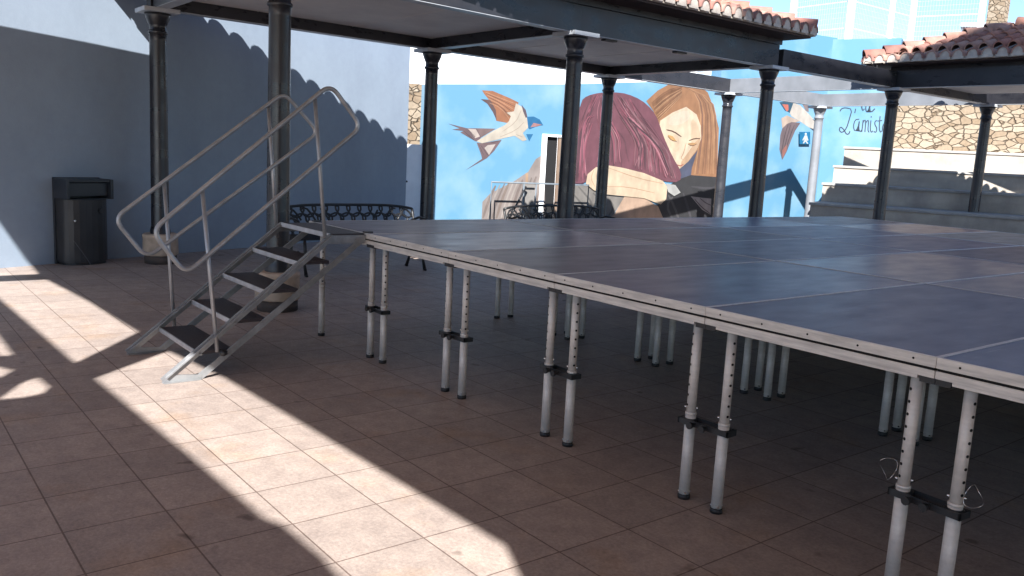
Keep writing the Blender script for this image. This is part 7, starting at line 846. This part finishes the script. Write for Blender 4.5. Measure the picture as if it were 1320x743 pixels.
  ((216, 166, 126), [(6.414,3.23),(6.301,3.158),(6.077,3.014),(5.888,2.877),(5.733,2.748),(5.657,2.683),(5.663,2.679),(5.742,2.742),(5.898,2.869),(6.087,3.005),(6.308,3.151),(6.419,3.225)]),
  ((172, 122, 88), [(6.414,3.218),(6.3,3.143),(6.077,2.991),(5.891,2.852),(5.742,2.726),(5.669,2.662),(5.677,2.656),(5.755,2.716),(5.907,2.84),(6.092,2.978),(6.312,3.133),(6.422,3.212)]),
  ((156, 110, 80), [(6.414,3.207),(6.299,3.128),(6.077,2.968),(5.894,2.827),(5.75,2.704),(5.681,2.641),(5.692,2.633),(5.768,2.691),(5.915,2.811),(6.098,2.951),(6.317,3.114),(6.424,3.198)]),
  ((156, 110, 80), [(6.416,3.193),(6.303,3.11),(6.082,2.941),(5.902,2.798),(5.762,2.679),(5.695,2.618),(5.704,2.612),(5.776,2.669),(5.918,2.785),(6.098,2.929),(6.317,3.099),(6.425,3.187)]),
  ((216, 166, 126), [(6.419,3.179),(6.307,3.091),(6.087,2.914),(5.91,2.768),(5.775,2.653),(5.71,2.595),(5.715,2.591),(5.784,2.647),(5.921,2.761),(6.098,2.906),(6.316,3.085),(6.424,3.175)]),
  ((156, 110, 80), [(6.42,3.167),(6.307,3.075),(6.088,2.89),(5.914,2.742),(5.785,2.631),(5.722,2.574),(5.729,2.569),(5.796,2.622),(5.928,2.732),(6.102,2.88),(6.319,3.067),(6.427,3.162)]),
  ((216, 166, 126), [(6.419,3.156),(6.306,3.06),(6.087,2.867),(5.916,2.717),(5.792,2.609),(5.733,2.553),(5.744,2.546),(5.81,2.597),(5.937,2.703),(6.108,2.853),(6.324,3.048),(6.43,3.148)]),
  ((156, 110, 80), [(6.42,3.143),(6.307,3.044),(6.089,2.843),(5.921,2.69),(5.802,2.586),(5.746,2.531),(5.757,2.523),(5.821,2.572),(5.943,2.675),(6.111,2.828),(6.327,3.031),(6.432,3.136)]),
  ((216, 166, 126), [(6.423,3.129),(6.312,3.025),(6.095,2.815),(5.93,2.66),(5.816,2.56),(5.761,2.508),(5.769,2.503),(5.829,2.551),(5.945,2.65),(6.11,2.806),(6.325,3.017),(6.431,3.124)]),
  ((250, 228, 198), [(5.829,2.485),(6.185,2.704),(6.584,2.864),(6.927,2.704),(7.088,2.44),(7.135,2.14),(7.004,1.83),(6.789,1.568),(6.517,1.365),(6.299,1.598),(6.068,1.984),(5.818,2.289)]),
  ((243, 214, 180), [(6.825,2.586),(6.931,2.518),(7.02,2.398),(7.093,2.226),(7.108,2.085),(7.067,1.977),(6.996,1.936),(6.894,1.961),(6.829,2.048),(6.799,2.197),(6.782,2.359),(6.776,2.533)]),
  ((246, 219, 186), [(6.197,2.215),(6.354,2.18),(6.449,2.086),(6.481,1.933),(6.46,1.829),(6.385,1.776),(6.298,1.797),(6.199,1.892),(6.142,2.012),(6.127,2.16)]),
  ((253, 236, 210), [(6.297,2.693),(6.513,2.769),(6.66,2.761),(6.735,2.667),(6.681,2.564),(6.499,2.453),(6.312,2.402),(6.12,2.41),(6.066,2.474),(6.148,2.595)]),
  ((226, 188, 152), [(7.13,2.19),(7.004,1.83),(6.789,1.568),(6.548,1.382),(6.574,1.559),(6.765,1.794),(6.936,2.029)]),
  ((110, 76, 60), [(6.036,2.279),(6.091,2.267),(6.201,2.252),(6.315,2.218),(6.44,2.163),(6.506,2.139),(6.518,2.154),(6.458,2.187),(6.334,2.247),(6.211,2.283),(6.096,2.295),(6.039,2.296)]),
  ((110, 76, 60), [(6.758,2.063),(6.803,2.073),(6.888,2.101),(6.972,2.117),(7.059,2.124),(7.103,2.131),(7.102,2.145),(7.057,2.148),(6.966,2.145),(6.876,2.127),(6.79,2.095),(6.75,2.076)]),
  ((224, 176, 112), [(6.081,2.172),(6.242,2.151),(6.369,2.039),(6.201,2.05)]),
  ((120, 84, 66), [(6.086,2.14),(6.116,2.112),(6.182,2.06),(6.258,2.03),(6.341,2.025),(6.382,2.025),(6.383,2.035),(6.343,2.041),(6.265,2.047),(6.195,2.074),(6.13,2.123),(6.094,2.146)]),
  ((214, 166, 116), [(6.722,2.008),(6.877,2.026),(7.009,2.022),(6.86,1.944)]),
  ((120, 84, 66), [(6.722,1.984),(6.754,1.969),(6.824,1.943),(6.901,1.947),(6.978,1.98),(7.014,1.998),(7.009,2.006),(6.969,1.993),(6.895,1.963),(6.828,1.959),(6.762,1.982),(6.726,1.991)]),
  ((214, 170, 136), [(6.67,2.016),(6.652,1.953),(6.621,1.827),(6.587,1.733),(6.548,1.668),(6.552,1.623),(6.598,1.61),(6.619,1.607),(6.623,1.615),(6.604,1.623),(6.57,1.632),(6.571,1.662),(6.61,1.726),(6.643,1.823),(6.67,1.951),(6.681,2.014)]),
  ((196, 110, 100), [(6.438,1.472),(6.466,1.46),(6.529,1.442),(6.589,1.449),(6.633,1.479),(6.651,1.496),(6.64,1.507),(6.615,1.496),(6.574,1.473),(6.532,1.468),(6.474,1.481),(6.443,1.484)]),
  ((92, 98, 124), [(6.517,1.365),(6.789,1.568),(7.054,1.858),(6.917,1.421),(6.905,1.166),(6.574,1.13)]),
  ((60, 60, 64), [(6.542,1.129),(6.897,1.242),(7.817,1.221),(8.006,0.094),(6.184,0.081),(5.904,0.458),(6.179,0.639),(6.174,0.942)]),
  ((96, 94, 96), [(6.243,0.735),(6.289,0.656),(6.396,0.505),(6.492,0.355),(6.577,0.205),(6.629,0.131),(6.664,0.141),(6.634,0.221),(6.557,0.376),(6.458,0.529),(6.341,0.679),(6.274,0.749)]),
  ((84, 82, 88), [(6.69,0.798),(6.72,0.719),(6.797,0.566),(6.881,0.401),(6.971,0.223),(7.026,0.135),(7.062,0.144),(7.03,0.237),(6.948,0.418),(6.864,0.585),(6.776,0.736),(6.724,0.808)]),
  ((96, 94, 96), [(6.377,0.703),(6.324,0.656),(6.229,0.547),(6.244,0.393),(6.366,0.214),(6.434,0.129),(6.467,0.14),(6.42,0.233),(6.311,0.407),(6.298,0.532),(6.375,0.629),(6.408,0.686)]),
  ((84, 82, 88), [(6.953,0.948),(7.087,0.93),(7.359,0.907),(7.585,0.913),(7.756,0.948),(7.836,0.972),(7.825,1.001),(7.737,0.995),(7.572,0.969),(7.358,0.963),(7.089,0.978),(6.955,0.977)]),
  ((206, 194, 190), [(6.953,0.727),(7.25,0.702),(7.626,0.679),(7.652,0.276),(7.351,0.403)]),
  ((120, 108, 110), [(7.081,0.653),(7.14,0.599),(7.268,0.496),(7.407,0.406),(7.554,0.331),(7.63,0.296),(7.641,0.308),(7.571,0.351),(7.428,0.428),(7.293,0.516),(7.162,0.615),(7.094,0.663)]),
  ((140, 126, 126), [(7.246,0.681),(7.297,0.646),(7.405,0.581),(7.506,0.536),(7.597,0.513),(7.643,0.505),(7.648,0.519),(7.606,0.536),(7.52,0.562),(7.424,0.604),(7.315,0.665),(7.257,0.693)]),
 ],
}

mw = MB(); prof = [(-.12,0),(2.62,0),(2.62,1.99),(3.45,1.99),(3.45,0),(11.52,0),(11.52,5.0),(7.62,5.0),(7.60,3.50),(5.75,3.39),(3.37,3.13),(-.12,2.84)]
mw.prism(prof, 0, -.35, ax=lambda u,v,w_: tuple(mp_(u,v,w_)))
mural = mw.build('mural_wall', M['mural']); tag(mural, 'long wall painted with a mural of two hugging women and swallows on blue sky', 'mural wall')
# ngon with a notch: let Blender triangulate it properly
bm = bmesh.new(); bm.from_mesh(mural.data); bmesh.ops.triangulate(bm, faces=bm.faces[:]); bm.to_mesh(mural.data); bm.free()
for nm, polys in MURAL.items():
    pm = MB(); mats = []; idx = {}
    for i, (c, pts) in enumerate(polys):
        if c not in idx: idx[c] = len(mats); mats.append(plain(c))
        off = .0022 + .00015*i
        if nm == 'painted_fair_haired_woman': off += .006
        if nm == 'painted_red_haired_woman' and i >= 20: off += .017
        P = [(s_, min(z, 4.9)) for s_, z in pts]
        # no paint across the doorway or below ground
        P = [(s_, max(z, .02)) for s_, z in P]
        pm.quad([mp_(s_, z, off) for s_, z in P], idx[c])
    o = pm.build(nm, mats, mural)
    bm = bmesh.new(); bm.from_mesh(o.data); bmesh.ops.triangulate(bm, faces=bm.faces[:]); bm.to_mesh(o.data); bm.free()
# doorway
dr = thing('doorway', 'open dark doorway with a white frame in the mural wall', 'doorway')
b = MB(); b.prism([(2.625,0),(2.74,0),(2.74,2.0),(2.625,2.0)], .03, -.05, ax=lambda u,v,w_: tuple(mp_(u,v,w_))); b.prism([(2.7405,1.95),(3.47,1.95),(3.47,2.0),(2.7405,2.0)], .03, -.05, ax=lambda u,v,w_: tuple(mp_(u,v,w_))); b.build('frame', M['white_metal'], dr)
b = MB(); b.prism([(2.7405,0),(3.06,0),(3.06,1.949),(2.7405,1.949)], -.06, -.3, ax=lambda u,v,w_: tuple(mp_(u,v,w_))); b.build('dark_opening', M['dark'], dr)
b = MB(); b.prism([(3.0605,0),(3.47,0),(3.47,1.949),(3.0605,1.949)], .0, -.05, ax=lambda u,v,w_: tuple(mp_(u,v,w_))); dl = b.build('door_leaf', M['brown'], dr)
b = MB(); b.tube([mp_(3.15,.95,.02), mp_(3.15,.95,.06)], .02, 8); b.build('handle', M['pin'], dl)
rg = thing('ramp_railing', 'thin grey pipe railing in front of the doorway in the mural', 'railing')
b = MB()
b.tube([mp_(1.17,.0,.5), mp_(1.17,.93,.5), mp_(3.6,.93,.5), mp_(3.6,.0,.5)], .02, 8); b.build('pipe_frame', M['railing'], rg)
for s_ in (1.95, 2.25):
    b = MB(); b.tube([mp_(s_,0,.5), mp_(s_,.92,.5)], .016, 8); b.build('post', M['railing'], rg)
pb = MB(); pb.prism([(2.02,0),(2.30,0),(2.30,.9),(2.02,.9)], .36, .30, ax=lambda u,v,w_: tuple(mp_(u,v,w_))); pb.build('panel', M['railing_panel'], rg)
b = MB(); b.tube([mp_(1.62,.15,.5), mp_(2.0,.86,.5)], .022, 8); b.build('brace', M['black'], rg)
# pedestrian sign
sg = MB(); q = [(10.397,2.488),(10.776,2.51),(10.826,2.192),(10.445,2.173)]
sg.prism(q, .062, .082, ax=lambda u,v,w_: tuple(mp_(u,v,w_)))
sgn = sg.build('pedestrian_sign', plain((24,140,196), .5)); tag(sgn, 'small blue square sign with a white walking figure on the mural wall', 'sign')
fg = MB()
for k, q in enumerate(([(10.590,2.411),(10.670,2.411),(10.705,2.35),(10.745,2.287),(10.705,2.272),(10.662,2.319),(10.687,2.262),(10.751,2.206),(10.702,2.196),(10.634,2.250),(10.589,2.196),(10.545,2.199),(10.592,2.285),(10.585,2.33),(10.555,2.270),(10.515,2.276)], [(10.590+.042*math.cos(R(45*a))+.03, 2.448+.03*math.sin(R(45*a))) for a in range(8)])):
    fg.prism(q, .0825, .085, ax=lambda u,v,w_: tuple(mp_(u,v,w_)))
o = fg.build('walking_figure', plain((240,246,250), .5), sgn)

# gate, stone wall and house left of the mural
gt = thing('white_gate', 'narrow white gate between the blue house wall and the mural', 'gate')
b = MB(); b.prism([(-2.4,0),(-.13,0),(-.13,1.62),(-2.4,1.62)], -.1, -.16, ax=lambda u,v,w_: tuple(mp_(u,v,w_))); b.build('panel', M['white_metal'], gt)
b = MB(); b.tube([mp_(-.50,.86,-.1), mp_(-.50,.86,-.05)], .02, 8); b.box(0,0.001,0,.001,0,.001); b.build('handle', M['black'], gt)
b = MB(); b.prism([(-5,0),(1.5,0),(1.5,2.95),(-5,2.95)], -1.6, -2.0, ax=lambda u,v,w_: tuple(mp_(u,v,w_)))
tag(b.build('stone_wall', M['stone']), 'rubble stone wall seen through the gap beside the blue house wall', 'stone wall')
b = MB(); b.prism([(-18.5,7.0),(-14.9,21.0),(-19,22),(-22.6,8)], 0, 5.75); hs = b.build('white_house', M['white']); tag(hs, 'plain white house rising behind the left half of the mural', 'house')
b = MB(); b.prism([(-18.48,6.9),(-14.78,21.0),(-15.2,21.1),(-18.9,7.1)], 5.76, 5.86); b.build('parapet', M['white'], hs)
b = MB(); b.prism([(-15.5,21.6),(-11.6,29.5),(-15,31),(-19,23)], 0, 5.2); tag(b.build('grey_house', M['greyblue']), 'grey blue house behind the middle of the mural', 'house')

# ------------------------------------------ stepped seating and back wall
a22 = R(22); dB = Vector((math.cos(a22), math.sin(a22), 0)); nB = Vector((-math.sin(a22), math.cos(a22), 0))
B0 = Vector((-4.9,13.13,0))
sb = thing('stepped_seating', 'pale concrete stepped seating of four tiers below the rubble stone wall', 'terrace seating', tuple(B0), a22)
zt = [.85,1.26,1.66,2.13]; tr_ = [0,1.2,2.4,3.6]
for k in range(4):
    b = MB(); b.box(0, 16, tr_[k], 3.6+1.9, (0 if k == 0 else zt[k-1]+.002), zt[k]-.055)
    # weathered front
    o = b.build('step', M['conc'], sb)
    n_ = MB(); n_.box(-.03, 16, tr_[k]-.035, (tr_[k+1]-.002 if k < 3 else 3.6+.55), zt[k]-.054, zt[k]); n_.build('nosing', M['conc_top'], o, bevel=.008)
W0 = Vector((-7.83,17.87,0))
bl = MB(); bl.prism([(0,0),(1.72,0),(1.72,.4),(0,.4)], 0, 4.95)
o = bl.build('painted_end_wall', M['mural'], loc=tuple(W0), rot=a22); tag(o, 'light blue painted wall end with dark cursive lettering beside the stepped seating', 'wall')
LETTERS = [
  [(0.438,3.086),(0.446,3.104),(0.46,3.138),(0.488,3.158),(0.535,3.169),(0.599,3.165),(0.674,3.149),(0.699,3.087),(0.678,2.963),(0.656,2.837),(0.634,2.716),(0.6,2.628),(0.553,2.573),(0.518,2.562),(0.486,2.588),(0.474,2.619),(0.482,2.659),(0.495,2.664),(0.534,2.637),(0.576,2.589),(0.621,2.518),(0.667,2.483),(0.708,2.497),(0.731,2.525),(0.739,2.563),(0.742,2.58),(0.714,2.588),(0.71,2.571),(0.704,2.54),(0.69,2.522),(0.672,2.512),(0.643,2.536),(0.599,2.606),(0.552,2.659),(0.5,2.693),(0.457,2.678),(0.445,2.619),(0.464,2.57),(0.515,2.532),(0.571,2.548),(0.625,2.611),(0.662,2.706),(0.685,2.83),(0.706,2.955),(0.728,3.086),(0.691,3.171),(0.601,3.195),(0.531,3.199),(0.475,3.186),(0.437,3.158),(0.419,3.118),(0.411,3.1)],
  [(0.797,3.171),(0.794,3.143),(0.787,3.086),(0.783,3.057),(0.81,3.052),(0.813,3.08),(0.82,3.137),(0.823,3.165)],
  [(0.924,2.914),(0.899,2.91),(0.843,2.9),(0.807,2.846),(0.792,2.754),(0.8,2.673),(0.831,2.6),(0.878,2.592),(0.914,2.652),(0.936,2.736),(0.945,2.845),(0.925,2.841),(0.926,2.719),(0.939,2.633),(0.967,2.583),(1.001,2.57),(1.019,2.601),(1.025,2.614),(1.003,2.627),(0.997,2.614),(0.989,2.592),(0.985,2.598),(0.962,2.639),(0.95,2.719),(0.949,2.84),(0.921,2.85),(0.912,2.742),(0.892,2.663),(0.862,2.612),(0.849,2.616),(0.824,2.677),(0.817,2.751),(0.83,2.836),(0.858,2.878),(0.904,2.885),(0.93,2.889)],
  [(1.038,2.573),(1.038,2.65),(1.039,2.804),(1.04,2.881),(1.013,2.883),(1.013,2.807),(1.012,2.653),(1.011,2.576)],
  [(1.032,2.789),(1.044,2.815),(1.068,2.865),(1.069,2.872),(1.077,2.842),(1.084,2.762),(1.088,2.636),(1.09,2.572),(1.114,2.571),(1.112,2.634),(1.108,2.761),(1.101,2.844),(1.085,2.889),(1.049,2.882),(1.022,2.828),(1.01,2.802)],
  [(1.103,2.791),(1.116,2.816),(1.14,2.863),(1.141,2.869),(1.148,2.843),(1.154,2.777),(1.155,2.676),(1.165,2.608),(1.185,2.577),(1.195,2.563),(1.214,2.576),(1.205,2.59),(1.188,2.614),(1.179,2.675),(1.178,2.776),(1.172,2.845),(1.156,2.888),(1.121,2.88),(1.094,2.829),(1.082,2.804)],
  [(1.204,2.877),(1.206,2.818),(1.209,2.699),(1.222,2.618),(1.247,2.573),(1.28,2.564),(1.296,2.596),(1.302,2.609),(1.28,2.622),(1.274,2.608),(1.265,2.585),(1.264,2.589),(1.245,2.623),(1.233,2.699),(1.23,2.817),(1.229,2.875)],
  [(1.201,2.986),(1.2,2.977),(1.2,2.961),(1.199,2.953),(1.228,2.949),(1.228,2.957),(1.229,2.973),(1.229,2.981)],
  [(1.363,2.892),(1.35,2.886),(1.319,2.872),(1.306,2.836),(1.311,2.785),(1.33,2.739),(1.359,2.7),(1.371,2.657),(1.368,2.603),(1.358,2.589),(1.333,2.6),(1.317,2.607),(1.31,2.583),(1.326,2.577),(1.365,2.564),(1.391,2.595),(1.395,2.657),(1.381,2.71),(1.35,2.75),(1.334,2.79),(1.33,2.832),(1.337,2.854),(1.36,2.863),(1.374,2.869)],
  [(1.415,2.989),(1.418,2.911),(1.422,2.753),(1.437,2.647),(1.462,2.592),(1.494,2.574),(1.512,2.604),(1.519,2.616),(1.497,2.629),(1.491,2.617),(1.484,2.598),(1.481,2.605),(1.46,2.651),(1.446,2.752),(1.441,2.909),(1.439,2.988)],
  [(1.383,2.854),(1.41,2.859),(1.464,2.869),(1.491,2.873),(1.487,2.894),(1.459,2.889),(1.405,2.879),(1.378,2.875)],
  [(1.605,2.851),(1.585,2.843),(1.544,2.827),(1.516,2.781),(1.505,2.711),(1.512,2.649),(1.539,2.592),(1.58,2.593),(1.606,2.648),(1.622,2.715),(1.629,2.792),(1.608,2.789),(1.608,2.698),(1.62,2.629),(1.643,2.584),(1.655,2.563),(1.675,2.574),(1.664,2.595),(1.643,2.635),(1.632,2.698),(1.632,2.788),(1.605,2.798),(1.599,2.721),(1.584,2.658),(1.562,2.611),(1.555,2.609),(1.535,2.653),(1.529,2.708),(1.539,2.772),(1.56,2.807),(1.595,2.82),(1.614,2.827)],
  [(1.695,2.996),(1.696,2.918),(1.699,2.761),(1.712,2.654),(1.737,2.597),(1.769,2.578),(1.787,2.607),(1.794,2.619),(1.773,2.632),(1.767,2.62),(1.76,2.601),(1.757,2.61),(1.735,2.658),(1.722,2.76),(1.72,2.916),(1.718,2.994)],
  [(1.664,2.857),(1.691,2.861),(1.744,2.871),(1.771,2.875),(1.766,2.895),(1.74,2.891),(1.686,2.881),(1.659,2.877)],
  [(0.938,3.574),(0.935,3.501),(0.928,3.353),(0.936,3.235),(0.962,3.149),(0.998,3.114),(1.027,3.149),(1.037,3.164),(1.015,3.181),(1.005,3.166),(0.994,3.141),(0.986,3.158),(0.963,3.238),(0.954,3.35),(0.961,3.497),(0.964,3.57)],
  [(1.111,3.345),(1.095,3.332),(1.06,3.302),(1.043,3.249),(1.045,3.179),(1.058,3.126),(1.087,3.086),(1.124,3.104),(1.147,3.167),(1.16,3.229),(1.163,3.29),(1.14,3.281),(1.142,3.192),(1.156,3.128),(1.188,3.088),(1.231,3.097),(1.271,3.145),(1.29,3.168),(1.27,3.187),(1.251,3.164),(1.214,3.119),(1.196,3.113),(1.18,3.136),(1.168,3.192),(1.166,3.279),(1.137,3.297),(1.134,3.235),(1.122,3.177),(1.101,3.12),(1.095,3.111),(1.082,3.135),(1.071,3.18),(1.069,3.243),(1.082,3.285),(1.113,3.31),(1.129,3.323)],
]

lt = MB()
for i, L in enumerate(LETTERS): lt.quad([(u, -.003-.0006*i, z) for u, z in L if True])
lo_ = lt.build('lettering', plain((74,92,112)), o)
bm = bmesh.new(); bm.from_mesh(lo_.data); bmesh.ops.triangulate(bm, faces=bm.faces[:]); bm.to_mesh(lo_.data); bm.free()
b = MB(); b.box(1.7225, 16, .0, .5, 0, 4.6); tag(b.build('stone_wall', M['stone'], loc=tuple(W0), rot=a22), 'tall cream rubble stone wall above the stepped seating', 'stone wall')

# --------------------------------------------------- terrace, fence, houses
FP = [Vector((-14.8,23.6,0)), Vector((-13.01,23.57,0)), Vector((-10.74,23.46,0)), Vector((-10.64,27.27,0)), Vector((-8.57,27.9,0))]
b = MB(); b.prism([(v.x,v.y) for v in FP] + [(-8.4,34),(-15,34)], 0, 5.30); tag(b.build('terrace_wall', plain((150,200,228))), 'pale blue raised terrace wall carrying the wire fence', 'wall')
fn = thing('wire_fence', 'tall white wire mesh fence on the raised terrace above the mural', 'fence')
def fence_panel(a, b2, z0, z1):
    m_ = MB(); d = (b2-a); L = d.length; n_ = int(L/.09)
    for i in range(1, n_):
        p = a + d*(i/n_); m_.bar((p.x,p.y,z0),(p.x,p.y,z1), .006, .006, up=(1,0,0))
    for j in range(int((z1-z0)/.17)+1):
        z = z0 + .17*j; m_.bar((a.x,a.y,z),(b2.x,b2.y,z), .006, .007 if j % 5 else .035)
    m_.build('mesh_panel', M['wire'], fn)
for i in range(1, 4):
    a, b2 = FP[i], FP[i+1]; fence_panel(a, b2, 5.35, 9.6)
for P_, ww in ((FP[1],.16),(FP[2],.17),(FP[3],.15),(FP[4],.15),(FP[2]*.36+FP[3]*.64,.13)):
    b = MB(); b.box(P_.x-ww/2, P_.x+ww/2, P_.y-ww/2, P_.y+ww/2, 5.301, 9.9); b.build('post', M['white_metal'], fn)
b = MB(); b.box(-8.75,-8.25,28.7,29.2, 0, 8.4); b.box(-8.8,-8.2,28.65,29.25,8.401,8.5); tag(b.build('stone_pillar', M['stone']), 'stone gate pillar beside the right end of the wire fence', 'pillar')
b = MB(); b.prism([(-15.2,41.5),(-8,46),(-10,52),(-18,48)], 0, 8.9); hs = b.build('white_house', M['white']); tag(hs, 'distant white house above the far tiled pergola roof', 'house')
b = MB(); b.prism([(-15.5,41.2),(-7.7,46.1),(-9.8,52.3),(-18.4,48.2)], 8.905, 9.1); b.build('roof', M['greyblue'], hs)

# ------------------------ unseen canopy and house added to shape the sunlight
ca = thing('added_shade_canopy', 'unseen flat canopy added to shade the near side of the square', 'canopy')
b = MB(); b.prism([(-5.37,-.22),(-5.0,-1.36),(-4.71,-2.23),(-4.78,-2.6),(-3.62,-3.78),(-2.66,-4.33),(-2.30,-4.52),(-1.53,-4.565),(-1.19,-4.55),(.15,-4.45),(1.58,-4.40),(2.33,-4.38),(3.24,-4.28),(4.2,-4.24),(6.10,-4.18),(6.36,-4.30),(6.9,-4.80),(8.2,-4.80),(8.2,3.0),(-1.5,3.0),(-1.5,-.22)], 3.25, 3.33)  # outline shaped so its edges cast the light strip and wall shade
o = b.build('shade_panel', M['canopy'], ca)
def holes_panel(outer, holes, z, th):
    cu = bpy.data.curves.new('shade_panel', 'CURVE'); cu.dimensions = '2D'; cu.fill_mode = 'BOTH'; cu.extrude = th/2
    for P_ in [outer] + holes:
        sp = cu.splines.new('POLY'); sp.points.add(len(P_)-1); sp.use_cyclic_u = True
        for i, (x, y) in enumerate(P_): sp.points[i].co = (x, y, 0, 1)
    ob = bpy.data.objects.new('shade_panel', cu); COL.objects.link(ob); ob.location = (0,0,z)
    dg = bpy.context.evaluated_depsgraph_get(); me = bpy.data.meshes.new_from_object(ob.evaluated_get(dg)); COL.objects.unlink(ob); bpy.data.objects.remove(ob)
    o2 = bpy.data.objects.new('shade_panel', me); me.materials.clear(); me.materials.append(M['canopy']); COL.objects.link(o2); o2.location = (0,0,z); return o2
o = holes_panel([(-4.93,-5.15),(-.44,-5.10),(1.11,-5.04),(2.29,-5.0),(2.91,-4.97),(4.38,-4.90),(5.36,-4.865),(5.48,-4.825),(5.8,-4.815),(5.99,-4.83),(6.5,-4.84),(8.2,-4.84),(8.2,-6.6),(-4.93,-6.6)],
   [[(3.10,-5.52),(2.76,-5.34),(2.69,-5.24),(2.94,-5.22),(3.08,-5.28),(3.12,-5.40)], [(1.2,-5.28),(2.05,-5.28),(2.03,-5.38),(1.2,-5.42)], [(2.2,-5.46),(2.44,-5.34),(2.64,-5.46),(2.3,-5.58)]], 3.232, .03); o.parent = ca  # edge and holes cut to let sun patches onto the floor
b = MB(); b.prism([(1.60,-4.35),(2.32,-4.33),(2.92,-5.02),(2.50,-5.04)], 3.215, 3.2485); b.build('gap_shade_plate', M['canopy'], ca)  # plate added to cast the slanting gap in the light strip
b = MB(); b.box(-1.50,-1.22,-5.4,-4.2,3.2405,3.36); b.build('beam', M['canopy'], ca)  # bar added so its shadow splits the light strip
for x, y in ((8.0,2.6),(8.0,-6.4),(-4.6,-6.4)):
    b = MB(); b.lathe(x, y, [(.21,0),(.21,3.24)], 20); b.build('column', M['canopy'], ca)
bh = thing('added_shade_house', 'unseen tall ochre house added to shade the stage and pergola columns', 'house')  # unseen house, sized for the shade it casts
b = MB(); b.box(11.8,19,-7.2,-.7,0,17.1); b.build('wall', M['building'], bh)
b = MB(); b.box(11.7,19.2,-7.3,-.6,17.105,17.3); b.build('cornice', M['building'], bh)
b = MB(); b.box(11.81,18,-11.2,-7.201,13.7,17.09); b.build('upper_shade_block', M['building'], bh)  # extra block added to keep a pergola column in shade
